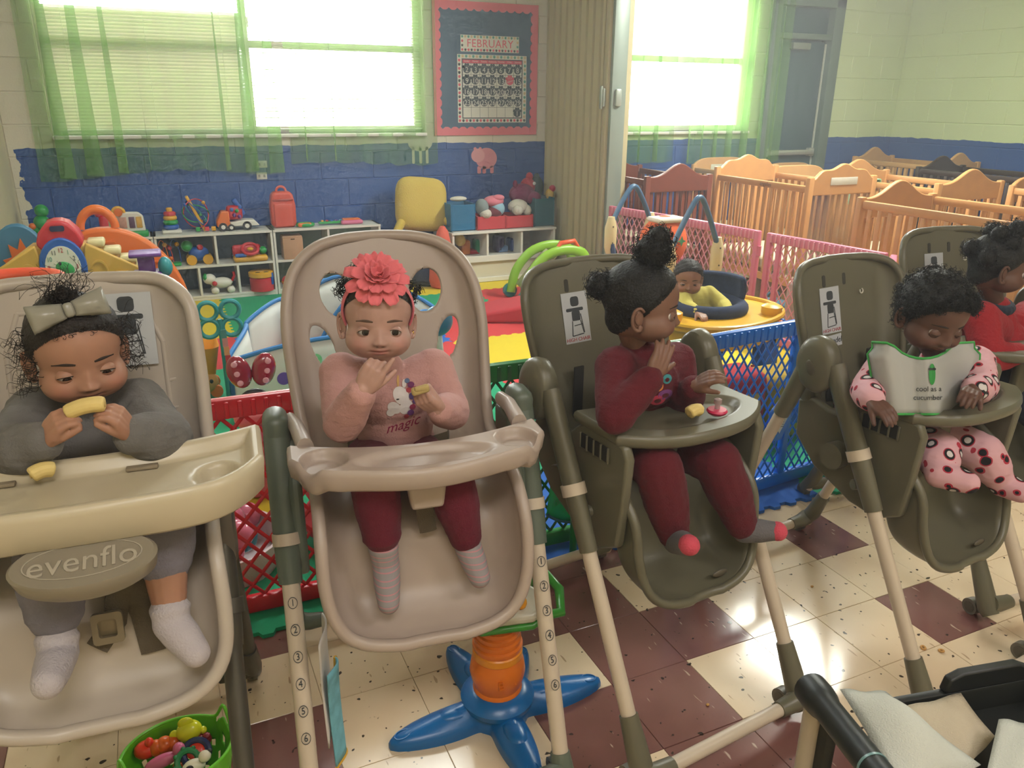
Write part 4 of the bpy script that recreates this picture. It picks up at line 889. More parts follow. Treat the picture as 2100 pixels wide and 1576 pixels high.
# ================================================================== play yard panels
def lattice(mb, w_, h, cell, cellz, r_, x0=0, z0=0, hexy=.0):
    """diamond net of flat strands, with short doubled crossings when hexy"""
    nx = max(1, round(w_/cell)); nz = max(1, round(h/cellz)); cx_, cz_ = w_/nx, h/nz
    for i in range(-nz, nx+1):
        for sgn in (1, -1):
            pts = []
            for k in range(2*nz*2+1):
                z = k*cz_/4; x = (i*cx_+z/cz_*cx_) if sgn > 0 else (i*cx_+(h-z)/cz_*cx_)
                if -1e-6 <= x <= w_+1e-6: pts.append((x0+x, 0, z0+z))
            if len(pts) > 1: mb.tube([pts[0], pts[-1]], r_, 5, flat=.8)
    return mb
def yard(name, a, b, label, m_, mlat, h=.66, cell=.055, cellz=.075, r_=.0048, handle=False, top='plain', mid=None):
    a, b = Vector((*a, .0125)), Vector((*b, .0125)); d = b-a; w_ = d.length; t = thing(name, label, 'play yard panel', a, math.atan2(d.y, d.x))
    for x in (.018, w_-.018): MB().rbox((x, 0, h/2), (.034, .034, h), .008).build('side_post', m_, t)
    tr = MB().rbox((w_/2, 0, h-.028), (w_-.04, .03, .056), .008).build('top_rail', m_, t)
    if top == 'ribbed':
        n = int(w_/.034)
        src = None
        for i in range(n):
            x = .04+(w_-.08)*i/(n-1)
            if src is None: src = MB().rbox((0, -.016, h-.03), (.012, .008, .046), .003, 2).build('rib', mlat, t); src.location.x = x
            else: inst(src, 'rib', t, (x, 0, 0))
    MB().rbox((w_/2, 0, .03), (w_-.04, .03, .05), .008).build('bottom_rail', m_, t)
    if mid:
        for x in mid: MB().rbox((w_*x, 0, h/2), (.03, .028, h-.1), .006).build('middle_post', m_, t)
    lattice(MB(), w_-.07, h-.11, cell, cellz, r_, .035, .055).build('lattice', mlat, t, ang=80)
    for z in (.12, h-.12): MB().cyl((w_+.004, 0, z-.03), (w_+.004, 0, z+.03), .012, n=10).build('hinge', m_, t)
    return t
MGR = pl('yard_red', '#c81024', rough=.3); MGG = pl('yard_green', '#1c7a34', rough=.3); MGB = pl('yard_blue', '#0a6fd8', rough=.3); MGP = pl('yard_pink', '#d0708a', rough=.4); MGP2 = pl('yard_pink_light', '#d98ea0', rough=.4)
yard('yard_panel', (-.30, 2.02), (.70, 2.0), 'red mesh play yard panel behind the white and cream high chairs', MGR, MGR, cell=.058, cellz=.07, r_=.0055, top='ribbed')
yard('yard_panel', (.72, 2.0), (1.52, 1.985), 'green mesh play yard panel behind the taupe high chair', MGG, pl('yard_green_dark', '#145c2c', rough=.3), cell=.05, cellz=.07, r_=.005, top='ribbed')
yb = yard('yard_panel', (1.55, 1.99), (2.55, 2.08), 'blue mesh play yard panel between two taupe high chairs', MGB, MGB, cell=.042, cellz=.062, r_=.0042, top='ribbed', mid=(.5,))
q = P(1614, 868, 1.965)-Vector((1.55, 1.985, .0125))
MB().prism([(0, .085), (.05, .035), (.05, -.01), (.02, -.085), (-.02, -.085), (-.05, -.01), (-.05, .035)], .014, frame((q.x, -.016, q.z), (0, -1, 0), (1, 0, 0))).build('warning_badge', MGB, yb, bev=.004)
MB().prism([(0, .065), (.036, .005), (0, -.055), (-.036, .005)], .001, frame((q.x, -.0315, q.z), (0, -1, 0), (1, 0, 0))).build('warning_label', mat('label_white', '#c8d4dc', .6), yb, smooth=False)
text('warning_word', 'WARNING', .011, M_BLK, yb, XZ((q.x, -.033, q.z+.025)))
for k in range(6): MB().box((q.x, -.0329, q.z+.012-.008*k), (.046-.003*abs(k-1), .0004, .0022)).build('print_line', M_BLK, yb, smooth=False)
yard('yard_panel', (3.07, 5.04), (3.21, 4.39), 'pink mesh play yard panel touching the folding partition', MGP, MGP2, cell=.05, cellz=.075, r_=.004, top='ribbed', mid=(.66,))
yard('yard_panel', (3.215, 4.36), (3.30, 3.68), 'pink mesh play yard panel behind the orange seat', MGP, MGP2, cell=.05, cellz=.075, r_=.004, top='ribbed', mid=(.5,))
yard('yard_panel', (3.305, 3.62), (3.42, 2.86), 'pink mesh gate panel in front of the crib with the clear end', MGP, MGP2, cell=.05, cellz=.075, r_=.004, top='ribbed', mid=(.12, .62))
yard('yard_panel', (3.42, 2.82), (2.62, 2.14), 'pink mesh play yard panel meeting the blue panel', MGP, MGP2, cell=.05, cellz=.075, r_=.004, top='ribbed')
# green translucent activity mat with stars, leaning behind the green panel
gm = thing('toy_bag', 'translucent green bag printed with dark stars and letters behind the chairs', 'bag', (1.10, 1.93, .0125))
rows = [[(-.10+.22*u+.03*v, .0+.02*math.sin(5*u), .10+.34*v+.05*(1-v)*abs(2*u-1)**2*1.2) for u in np.linspace(0, 1, 12)] for v in np.linspace(0, 1, 10)]
MB().grid(rows).build('film', pl('bag_green', '#0fae5a', rough=.2, alpha=.85), gm, solid=.003); MB().cyl((.0, .0, 0), (0, 0, .12), .012, n=10).build('stand', MGG, gm)
for k in range(9): MB().prism(star(.018, .008), .001, frame((-.06+.045*(k % 4), -.006, .20+.07*(k//4)), (0, -1, 0), (1, 0, 0))).build('star', mat('star_green', '#0b7a3c', .6), gm, smooth=False)
for k, ch in enumerate('BA'): text('letter', ch, .04, mat('star_green'), gm, XZ((.0+.02*k, -.0075, .31-.09*k)))
MB().tube([rows[0][i] for i in range(12)]+[rows[j][11] for j in range(10)], .005, 6).build('edging', pl('bag_edge', '#1a5a6a'), gm)

# ================================================================== baby jumper arches, activity seat and toys by the pink panels
MJB = pl('jumper_blue', '#3d6488'); MJC = pl('jumper_cream', '#d8c89a'); 
ju = thing('baby_jumper', 'baby jumper with blue arched tubes, cream joints and an orange seat', 'baby jumper', (2.66, 3.86, .0125))
def jarch(a, apex, b, ha):
    """arch between two foot points, local coordinates"""
    a, b, ap = Vector(a), Vector(b), Vector(apex); am = a.lerp(ap, .0)
    ja, jb = Vector((a.x, a.y, ha)), Vector((b.x, b.y, ha))
    pts = crom([tuple(ja), tuple(ja.lerp(ap, .55)+Vector((0, 0, .03))), tuple(ap), tuple(jb.lerp(ap, .55)+Vector((0, 0, .03))), tuple(jb)], 28)
    MB().tube([tuple(p) for p in pts], .016, 12).build('arch_tube', MJB, ju)
    for j, f in ((ja, a), (jb, b)):
        dr_ = (j-f); MB().tube([j+Vector((0, 0, .05)), j+Vector((0, 0, -.02)), j+Vector((0, 0, -.14)), j+Vector((0, 0, -.19))], [.022, .042, .04, .024], 12, flat=.7).build('joint_cover', MJC, ju)
        MB().cyl((j.x, j.y, j.z-.18), (f.x, f.y, .10), .016, n=10).build('lower_tube', MJB, ju); MB().lathe([(.05, 0), (.05, .03), (.034, .13), (.02, .15)], 16, T((f.x, f.y, 0))).build('foot', MJC, ju)
        for z in (-.01, -.11): MB().cyl((j.x, j.y-.03, j.z+z), (j.x, j.y-.024, j.z+z), .005, n=8).build('screw', mat('screw_dark', '#4a4438', .4), ju)
        MB().tube([(j.x*.96, j.y*.96, j.z-.12), (j.x*.8, j.y*.8, j.z-.28), (j.x*.6, j.y*.6, j.z-.36)], .017, 8).build('spring_sleeve', cloth('sleeve_navy', '#2c3c5c'), ju)
O_ = Vector((2.66, 3.86, .0125))
def rel(px, py, Y): return P(px, py, Y)-O_
p1, p2, p3 = rel(1375, 500, 3.56), rel(1435, 405, 3.60), rel(1472, 500, 3.64)
jarch((p1.x, p1.y, 0), tuple(p2), (p3.x, p3.y, 0), .60)
p1, p2, p3 = rel(1254, 445, 4.22), rel(1300, 382, 4.26), rel(1334, 450, 4.3)
jarch((p1.x, p1.y, 0), tuple(p2), (p3.x, p3.y, 0), .66)
o_ = rel(1360, 490, 3.95); M_OR = cloth('jumper_orange', '#d85a1c', bump=.3)
MB().ell((o_.x, o_.y, o_.z-.02), (.155, .12, .16), 22, 14).build('seat_fabric', M_OR, ju); MB().rbox((o_.x, o_.y-.02, o_.z+.12), (.2, .14, .03), .014, 3).build('seat_rim', cloth('jumper_rim', '#d8cfc0', bump=.1), ju)
for k, (x, z) in enumerate(((-.07, .07), (-.02, -.03), (-.09, -.06), (.05, .0))): MB().prism(star(.03, .012, 4), .003, frame((o_.x+x, o_.y-.118, o_.z+z), (0, -1, 0), (1, 0, 0))).build('leaf_print', mat('leaf_green', '#4a9a6a', .8), ju, smooth=False)
# yellow activity centre the baby sits in
AC = Vector((2.44, 3.04, .0125)); ac = thing('activity_center', 'yellow baby activity center with a navy printed seat and block legs', 'baby seat', AC)
M_ACY = pl('center_yellow', '#dca818')
def ringp(r0, n=40): return [(r0*math.cos(2*PI*i/n)*(1+.06*math.cos(3*2*PI*i/n+.6)), r0*math.sin(2*PI*i/n)*(1+.06*math.cos(3*2*PI*i/n+.6))) for i in range(n)]
MB().ring(ringp(.36), circ(.17, 40), .03, T((0, 0, .385))).build('tray', M_ACY, ac, bev=.008)
for r_ in (.355,): MB().tube([(x, y, .418) for x, y in ringp(r_)], .014, 8, closed=True).build('tray_rim', M_ACY, ac)
MB().ring(ringp(.335), ringp(.325), .08, T((0, 0, .305))).build('tray_skirt', M_ACY, ac)
MB().torus(.165, .035, T((0, 0, .435)), 30, 12).build('seat_ring', cloth('seat_navy', '#22304e', bump=.3, var=.5, vscale=30), ac)
rows = [[(r_*math.cos(a), r_*math.sin(a), z) for a in np.linspace(-.4, 2.6, 16)] for r_, z in ((.165, .42), (.18, .50), (.175, .56), (.165, .57))]
MB().grid(rows).build('seat_back', cloth('seat_navy'), ac, solid=.02)
for a in (-.7, 1.4, 3.5):
    x, y = .30*math.cos(a), .30*math.sin(a)
    for k, m_ in enumerate((PR, PB)): MB().rbox((x, y, .075+.15*k), (.09, .09, .148), .006).build('leg_block', m_, ac)
    MB().lathe([(.045, 0), (.05, .012), (.05, .04), (.03, .05), (.001, .05)], 18, T((x*1.02, y*1.02, .415))).build('toy_mount', M_ACY, ac)
for k, (a, m_) in enumerate(((-1.1, PTl), (-1.0, PO), (-.9, PB))): MB().ell((.365*math.cos(a), .365*math.sin(a), .40), .016, 10, 8).build('bead', m_, ac)
MB().prism(circ(.05, 14, 0, 0, .06), .012, frame((.345*math.cos(-.82), .345*math.sin(-.82), .33), (math.cos(-.82), math.sin(-.82), 0), (-math.sin(-.82), math.cos(-.82), 0))).build('mirror_badge', M_ACY, ac, bev=.004)
MB().ring(circ(.33, 36), circ(.27, 36), .02, T((0, 0, .0))).build('base_ring', pl('center_navy', '#2c3c5c'), ac)
# big letter cushions seen under the blue panel
for k, (px, py, c, lb) in enumerate(((1505, 790, '#b0182c', 'large red soft play block behind the blue mesh panel'), (1590, 790, '#b8982c', 'yellow soft play block behind the blue mesh panel'))):
    p = F(px, py+40, .0125); p = P(px, py, 2.45); t = thing('soft_block', lb, 'soft block', (p.x, p.y, .0125)); z = p.z+.06
    MB().rbox((0, 0, z/2), (.22, .2, z), .04, 3).build('foam_body', cloth('soft%d' % k, c, bump=.15), t); MB().rbox((0, -.1, z/2), (.12, .01, z*.5), .004).build('felt_patch', cloth('softp%d' % k, '#c8a040' if k == 0 else '#2c6ab0', bump=.15), t)
# plastic hoops and toys beyond the red mesh
t = thing('toy_pile', 'clear pink plastic balls in a low tub behind the red mesh panel', 'toy tub', (.06, 2.30, .0125)); MB().lathe([(.001, .0), (.16, 0), (.18, .1), (.17, .1), (.15, .01), (.001, .01)], 26).build('tub', pl('tub_white', '#d8c8cc'), t)
for k in range(12):
    a = k*2.4; r_ = .03+.035*(k % 4); MB().ell((r_*math.cos(a), r_*math.sin(a), .10+.05*(k//6)), .045, 14, 10).build('ball', [pl('ball_pink', '#e0809c', rough=.15), pl('ball_yellow', '#d8d060', rough=.15), pl('ball_teal', '#3d9aa8', rough=.15)][k % 3 if k % 2 else 0], t)
# bags hung on the pink gate side
for k, (px, py, c, lb) in enumerate(((1640, 640, '#3a5a6c', 'dark patterned diaper bag behind the pink gate'), (1610, 585, '#b8b0a4', 'pale cardboard box behind the pink gate'))):
    p = P(px, py, 3.55); t = thing('storage_bag', lb, 'bag', (3.43+.02*k, 3.78-.28*k, .0)); z = max(.2, p.z+.02)
    MB().rbox((.12, 0, z/2), (.2, .2, z), .03, 3).build('bag_body', cloth('gatebag%d' % k, c, var=.4, vscale=30), t); MB().torus(.06, .008, frame((.12, 0, z), (0, -1, 0), (1, 0, 0)), 14, 8, PI, 0).build('bag_handle', cloth('gatebag%d' % k), t)
# ================================================================== HIGH CHAIRS
MTP = pl('chair_taupe', '#65614f', rough=.38, bump=.05, bscale=300); MTP2 = pl('chair_taupe_dark', '#575042', rough=.45); MTUB = pl('tube_offwhite', '#c8b9a6', rough=.3); MCRM = pl('chair_cream', '#ab9b90', rough=.4); MGN = pl('fitting_greygreen', '#5d665a', rough=.4)
MWC = pl('chair_white', '#b5aa9e', rough=.38); MTRW = pl('tray_white', '#bcb096', rough=.33); MDG = pl('leg_darkgrey', '#4a463e', rough=.35, metal=.3); MSTR = cloth('strap_olive', '#5a5040', bscale=400); MWHL = pl('caster_grey', '#6a6458', rough=.45)
M_DARK = mat('slot_black', '#17150f', .8)
def shell(t, name, ctrl, m_, nu=44, nv=84, holes=(), rim=.0105, flatc=.5, pw=2.2, crease=None):
    C = crom(ctrl, nv); V = []; 
    for j in range(nv):
        row = []
        for i in range(nu+1):
            u = -1+2*i/nu; au = abs(u); x = math.copysign(C[j][2]*(1-(1-au)**1.55), u); k_ = max(0, (au-flatc)/(1-flatc))**pw
            row.append([x, C[j][0]+(C[j][3]-C[j][0])*k_, C[j][1]+(C[j][4]-C[j][1])*k_])
        V.append(row)
    A = np.array(V); fs = []; dead = set()
    cut = crease if crease is not None else nv-1
    for hx, hz, rx, rz, tl in holes:
        def en(p):
            dx, dz = p[0]-hx, p[2]-hz; return (dx*math.cos(tl)+dz*math.sin(tl))/rx, (-dx*math.sin(tl)+dz*math.cos(tl))/rz
        mine = {(j, i) for j in range(cut) for i in range(nu) if sum(q*q for q in en((A[j, i]+A[j, i+1]+A[j+1, i]+A[j+1, i+1])/4)) < 1}
        for j in range(1, cut+1):
            for i in range(1, nu):
                nb_ = [k in mine for k in ((j-1, i-1), (j-1, i), (j, i-1), (j, i))]
                if any(nb_) and not all(nb_):
                    ex, ez = en(A[j, i]); rr = math.hypot(ex, ez) or 1; ex, ez = ex/rr, ez/rr; A[j, i, 0] = hx+ex*rx*math.cos(tl)-ez*rz*math.sin(tl); A[j, i, 2] = hz+ex*rx*math.sin(tl)+ez*rz*math.cos(tl)
        dead |= mine
    mb = MB(); idx = lambda j, i: j*(nu+1)+i
    mb.add([tuple(p) for r in A for p in r], [(idx(j, i), idx(j, i+1), idx(j+1, i+1), idx(j+1, i)) for j in range(nv-1) for i in range(nu) if (j, i) not in dead])
    o = mb.build(name, m_, t, ang=70, solid=.009, off=-1)
    loop = [A[0, i] for i in range(nu+1)]+[A[j, nu] for j in range(1, nv)]+[A[nv-1, i] for i in range(nu-1, -1, -1)]+[A[j, 0] for j in range(nv-2, 0, -1)]
    # even out the loop spacing
    L_ = np.array(loop+[loop[0]]); d = np.concatenate([[0], np.cumsum(np.linalg.norm(np.diff(L_, axis=0), axis=1))]); s_ = np.linspace(0, d[-1], 161)[:-1]
    pts = np.stack([np.interp(s_, d, L_[:, k]) for k in range(3)], 1)
    MB().tube([tuple(p) for p in pts], rim, 10, closed=True).build('seat_rim', m_, t, ang=80)
    return A
def tray_top(t, name, m_, xh, yb, yf, z0, recess=(), rimh=.0, skirt=.035, nx=96, ny=44, rimw=.12, inset=.012):
    rows = []; sm = lambda a: 0 if a <= 0 else (1 if a >= 1 else a*a*(3-2*a))
    for j in range(ny+1):
        v = j/ny; row = []
        for i in range(nx+1):
            u = -1+2*i/nx; x = xh*math.sin(u*PI/2*.96)/math.sin(PI/2*.96); y = yb(x)+(yf(x)-yb(x))*v; z = z0
            e = min(v, 1-v)*abs(yf(x)-yb(x))/(.001+rimw*xh*2); e2 = (xh-abs(x))/(.001+rimw*xh*2); z += rimh*(1-sm(min(e, e2)*1.6-.3))
            for cx_, cy_, rx, ry, dp in recess: z -= dp*sm((1-math.hypot((x-cx_)/rx, (y-cy_)/ry))*min(rx, ry)/.012)
            row.append((x, y, z))
        rows.append(row)
    mb = MB(); mb.grid(rows)
    loop = rows[0]+[r[-1] for r in rows[1:]]+rows[-1][::-1][1:]+[r[0] for r in rows[::-1][1:-1]]
    cx_ = sum(p[0] for p in loop)/len(loop); cy_ = sum(p[1] for p in loop)/len(loop)
    def ins(p, k, dz):
        dx, dy = p[0]-cx_, p[1]-cy_; l = math.hypot(dx, dy); return (p[0]+dx/l*k, p[1]+dy/l*k, p[2]+dz)
    sk = [loop, [ins(p, .006, -.004) for p in loop], [ins(p, .008, -.012) for p in loop], [ins(p, .004, -skirt+.006) for p in loop], [ins(p, -.004, -skirt) for p in loop], [ins(p, -inset-.02, -skirt+.004) for p in loop]]
    mb.grid([[q for q in r] for r in sk], None, True)
    n = len(mb.v); mb.f.append(tuple(n-len(loop)+i for i in range(len(loop))))
    return mb.build(name, m_, t, ang=60)
def caster(t, x, y, rz=0, m_=None):
    w_ = MB().cyl((x-.012, y, .024), (x+.012, y, .024), .024, n=18).build('caster', m_ or MWHL, t); MB().cyl((x-.0135, y, .024), (x+.0135, y, .024), .016, n=14).build('caster_hub', MTP2, w_)
def frame_legs(t, w_, top, foot, rear, mt, mf, sleeve=(0, .42), bar=True, rtop=None, big=True, tr=.0165, boot=.17):
    """front leg from top(y,z) to foot(y,z), rear leg to rear(y,z); tubes mt, fittings mf"""
    for s_ in (-1, 1):
        a = Vector((s_*w_, *top)); b = Vector((s_*w_, *foot)); rt = Vector((s_*w_, *(rtop or top))); c_ = Vector((s_*w_*1.02, *rear)); d = (b-a)
        MB().cyl(a, b, tr, n=18).build('front_leg', mt, t)
        MB().tube([a, a+d*.12, a+d*.30, a+d*sleeve[1]], [.026, .026, .025, .0225], 18, flat=.85).build('leg_sleeve', mf, t)
        MB().cyl(a+d*.245, a+d*.275, .0275, n=18).build('sleeve_collar', mt, t)
        MB().tube([b-d*boot, b-d*boot*.6, b, b+Vector((0, -.012, -.012))], [.0205, .024, .028, .022], 16).build('foot_boot', mf, t)
        MB().cyl(rt+(c_-rt)*.04, c_, tr*.97, n=18).build('rear_leg', mt, t)
        MB().tube([rt, rt+(c_-rt)*.2], [.025, .021], 16).build('rear_sleeve', mf, t)
        MB().tube([c_-(c_-rt)*.17, c_-(c_-rt)*.06, c_+Vector((0, .02, -.008))], [.02, .025, .022], 16).build('foot_boot', mf, t)
        caster(t, s_*w_, rear[0]+.03); caster(t, s_*w_, foot[0]+.05)
    if bar:
        for y, z in (foot, rear):
            for s_ in (-1, 1): MB().tube([(s_*w_, y, z+.02), (s_*(w_-.03), y, z+.012), (s_*(w_-.075), y, z+.012)], [.026, .023, .019], 16).build('bar_socket', mf, t)
            MB().cyl((-w_+.06, y, z+.012), (w_-.06, y, z+.012), tr*.95, n=18).build('cross_bar', mt, t)
def card(t, c, n, xdir, w_=.075, h=.125, word=True):
    M = frame(c, n, xdir); k = MB(); k.box((0, 0, .0006), (w_, h, .001), M); cd_ = k.build('picture_card', mat('card_paper', '#b9bcc0', .8), t, smooth=False)
    g_ = MB(); s_ = w_/.075
    for poly in (rrect(.024*s_, .024*s_, .007*s_, 4, 0, .040*s_), rrect(.05*s_, .008*s_, .003*s_, 3, -.002, .02*s_), rrect(.024*s_, .024*s_, .003, 3, 0, .004*s_)): g_.prism(poly, .0006, M, .0012)
    for a, b in (((-.012, -.008), (-.016, -.045)), ((.012, -.008), (.018, -.04)), ((-.016, -.045), (.018, -.042)), ((-.008, -.02), (.018, -.018)), ((.014, .008), (.02, -.04))):
        dx, dy = (b[0]-a[0])*s_, (b[1]-a[1])*s_; l = math.hypot(dx, dy); nx_, ny_ = -dy/l*.0011, dx/l*.0011; a = (a[0]*s_, a[1]*s_); b = (b[0]*s_, b[1]*s_)
        g_.prism([(a[0]-nx_, a[1]-ny_), (b[0]-nx_, b[1]-ny_), (b[0]+nx_, b[1]+ny_), (a[0]+nx_, a[1]+ny_)], .0006, M, .0012)
    stuff(g_.build('chair_picture', mat('ink_grey', '#3a3e42', .8), cd_, smooth=False))
    if word: text('card_word', 'HIGH CHAIR', .0125*s_, mat('ink_red', '#a83a3c', .8), cd_, M @ T((0, -h/2+.008*s_, .0013)))
    return cd_
# ---- the taupe chair
TAUPE = [(.185, 1.036, .05, .18, 1.036), (.184, 1.033, .12, .168, 1.034), (.179, 1.018, .176, .145, 1.02), (.168, .98, .203, .12, .985), (.152, .915, .206, .098, .922), (.128, .83, .196, .076, .838), (.104, .745, .183, .055, .755), (.084, .665, .172, .03, .70), (.035, .607, .168, -.02, .685), (-.06, .60, .168, -.08, .68), (-.13, .585, .170, -.20, .65), (-.165, .53, .172, -.285, .58), (-.18, .46, .170, -.305, .50), (-.205, .41, .160, -.32, .44), (-.25, .385, .137, -.332, .402), (-.30, .374, .097, -.34, .381), (-.335, .37, .04, -.342, .371)]
def taupe_chair(loc, rz, label, name_card=None, kx=0, dz=0):
    t = thing('high_chair', label, 'high chair', loc, R(rz), 'taupe high chairs')
    shell(t, 'seat_shell', TAUPE, MTP)
    W = .238
    frame_legs(t, W, (-.05, .80), (-.455, .045), (.325, .045), MTUB, MTP, rtop=(.03, .77))
    for s_ in (-1, 1):
        kb = MB(); kb.lathe([(.001, -.028), (.045, -.028), (.054, -.022), (.058, -.008), (.058, .008), (.052, .018), (.036, .025), (.001, .027)], 28, frame((s_*(W+.004), -.005, .79), (s_, 0, 0), (0, 1, 0)) @ T((0, 0, 0), (0, 0, 0), (1.0, 1.25, 1))); k_ = kb.build('pivot_housing', MTP, t)
        MB().ell((s_*(W+.031), -.005, .785), (.003, .013, .02), 14, 8, None, (R(-25), 0, 0)).build('pivot_button', MTP2, k_)
        side = [(.075, .70), (.03, .715), (-.02, .70), (-.06, .70), (-.10, .735), (-.14, .762), (-.21, .76), (-.265, .748), (-.28, .72), (-.272, .60), (-.262, .51), (-.20, .475), (-.12, .485), (0, .535), (.07, .60)]
        MB().prism(side, .024, frame((s_*.186, 0, 0), (1, 0, 0), (0, 1, 0)), z0=-.012).build('side_panel', MTP, t, bev=.007, bseg=3)
        MB().rbox((s_*.2, -.172, .712), (.004, .10, .034), .0015, 1, T((0, 0, 0))).build('vent_slot', M_DARK, t)
        for k in range(5): MB().rbox((s_*.2022, -.172-.05+.025*k, .712), (.005, .005, .036), .001, 1).build('vent_bar', MTP, t)
        MB().rbox((s_*.175, .055, .715), (.05, .035, .04), .01).build('arm_clip', MTP, t)
        MB().cyl((s_*.19, -.075, .60), (s_*(W-.005), -.075, .60), .034, n=20).build('seat_mount', MTP, t); MB().cyl((s_*.18, -.17, .555), (s_*(W-.004), -.15, .555), .013, n=12).build('mount_pin', MTP, t)
        for z in (.97,): MB().prism(rrect(.012, .032, .005, 4), .002, frame((s_*.04-.02, .1605, z+.012), (0, -1, .26), (1, 0, 0))).build('strap_slot', mat('slot_grey', '#35342c', .7), t, smooth=False)
    tray_top(t, 'tray', MTP, .198, lambda x: -.10-.02*(1-(x/.198)**2), lambda x: -.325+.075*(abs(x)/.198)**2.6, .772, [(0, -.215, .165, .075, .014)], skirt=.03)
    MB().rbox((0, -.20, .66), (.055, .03, .19), .012, 3).build('crotch_post', MTP, t)
    MB().ell((.06, -.322, .40), (.022, .004, .009), 14, 8).build('lip_emblem', MTP2, t)
    for x, y, z in ((-.07, .09, .72), (.07, .09, .72)): MB().rbox((x, y-.012, z), (.028, .006, .16), .002).build('harness_strap', mat('strap_black', '#23221f', .8), t)
    for x, z in ((.06, .50), (.062, .47), (-.055, .455)): MB().rbox((x, -.176, z), (.008, .004, .005), .001).build('drain_hole', mat('light_hole', '#d8d4c8', .5), t)  # light showing through the holes, put into pale solid bits
    MB().torus(.0062, .0017, frame((.082, .144, .945), (0, -1, .26), (1, 0, 0)), 14, 6, 1.6*PI, PI*.8).build('cutout_ring', mat('light_hole'), t)  # light in the cut-out painted as a pale ring
    card(t, (-.042+kx, .1387, .905), (0, -1, .26), (1, 0, .02))
    if name_card:
        M = frame((-.036+kx, .1175, .824), (0, -1, .26), (1, 0, .06)); nc = MB().box((0, 0, .001), (.06, .032, .001), M).build('name_card', mat('card_paper'), t, smooth=False); text('handwriting', name_card, .022, M_BLK, nc, M @ T((0, 0, .0018)), shear=.2)
    for o in t.children:
        if not any(o.name.startswith(q) for q in ('front_leg', 'rear_', 'leg_sleeve', 'sleeve_', 'pivot', 'foot_boot', 'caster', 'bar_socket', 'cross_bar')): o.location.z += dz
    return t
HC3 = taupe_chair((.972, 1.505, 0), 6, 'taupe high chair of the child in the crimson outfit', dz=-.01)
HC4 = taupe_chair((1.690, 1.385, 0), 5, 'taupe high chair with a name card, where the bibbed child sits', 'Bredel', dz=-.035)
HC5 = taupe_chair((2.30, 1.57, 0), -6, 'taupe high chair of the child in the red fleece', dz=-.02)

# ---- the cream chair with oval cut-outs
CREAM = [(.275, 1.108, .03, .272, 1.108), (.274, 1.104, .085, .262, 1.105), (.268, 1.09, .138, .245, 1.092), (.255, 1.055, .18, .222, 1.06), (.238, 1.005, .204, .195, 1.012), (.212, .93, .215, .162, .938), (.178, .84, .212, .126, .85), (.14, .755, .205, .085, .768), (.105, .69, .199, .04, .72), (.05, .645, .196, -.03, .705), (-.03, .635, .194, -.10, .70), (-.10, .625, .194, -.18, .685), (-.145, .585, .196, -.235, .63), (-.165, .525, .196, -.255, .56), (-.18, .475, .186, -.265, .497), (-.215, .44, .162, -.272, .453), (-.25, .423, .12, -.279, .43), (-.278, .418, .05, -.284, .419)]
HC2 = thing('high_chair', 'cream high chair with oval cut-outs in its round backrest', 'high chair', (.418, 1.475, 0), R(-7))
shell(HC2, 'seat_shell', CREAM, MCRM, nu=104, nv=172, holes=[(-.100, .985, .036, .048, .3), (.100, .985, .036, .048, -.3), (-.142, .878, .024, .05, .35), (.142, .878, .024, .05, -.35)], rim=.0125, crease=96)
W = .256
frame_legs(HC2, W, (-.02, .77), (-.335, .045), (.345, .045), MTUB, MGN, rtop=(.03, .75), tr=.0175, sleeve=(0, .37), boot=.07)
for s_ in (-1, 1):
    MB().rbox((s_*W, -.0, .745), (.05, .085, .14), .022, 3, None).build('pivot_housing', MGN, HC2)
    MB().prism([(-.03, .76), (.06, .76), (.05, .56), (-.02, .50), (-.10, .49), (-.125, .54), (-.09, .68)], .026, frame((s_*(W-.026), 0, 0), (1, 0, 0), (0, 1, 0)), z0=-.013).build('height_slider', MGN, HC2, bev=.009, bseg=3)
    MB().tube([(s_*(W-.03), .04, .775), (s_*(W-.04), -.06, .797), (s_*(W-.05), -.16, .797)], [.016, .018, .02], 14, flat=.8).build('tray_arm', MCRM, HC2)
    a = Vector((s_*W, -.02, .77)); b = Vector((s_*W, -.335, .045)); d = b-a
    for k in range(6):
        p = a+d*(.415+.066*k); M = frame(p+Vector((0, -.0165, .0065)), (0, -d.z, d.y) if False else (0, -.925, .38), (1, 0, 0))
        rg = MB(); rg.ring(circ(.0115, 20), circ(.0102, 20), .0008, M @ T((0, 0, .001), s=(.8, 1, 1))); nm = rg.build('number_ring', mat('ink_grey'), HC2, smooth=False); text('number', str(k+1), .019, mat('ink_grey'), nm, M @ T((0, 0, .0012), s=(.85, 1, 1)), ext=.0006)
tray_top(HC2, 'tray', MCRM, .232, lambda x: -.155-.055*(1-(abs(x)/.232)**2), lambda x: -.295-.022*math.cos(x/.232*PI*1.0)+.06*max(0, (abs(x)-.16)/.072)**2, .803, [(0, -.26, .135, .042, .014), (-.178, -.228, .043, .044, .02), (.178, -.228, .043, .044, .02)], skirt=.042)
MB().prism([(-.04, 0), (.04, 0), (.03, -.075), (-.03, -.075)], .03, frame((0, -.228, .765), (0, -1, 0), (1, 0, 0))).build('crotch_post', MCRM, HC2, bev=.006)
MB().tube([(.0, -.21, .70), (.004, -.20, .655), (.012, -.185, .60)], .017, 8, flat=.12, ref=(1, 0, 0)).build('crotch_strap', MSTR, HC2)
for s_ in (-1, 1): MB().tube([(s_*.11, .06, .69), (s_*.09, -.02, .72), (s_*.02, -.06, .725)], .015, 8, flat=.15, ref=(0, 0, 1)).build('waist_strap', MSTR, HC2)
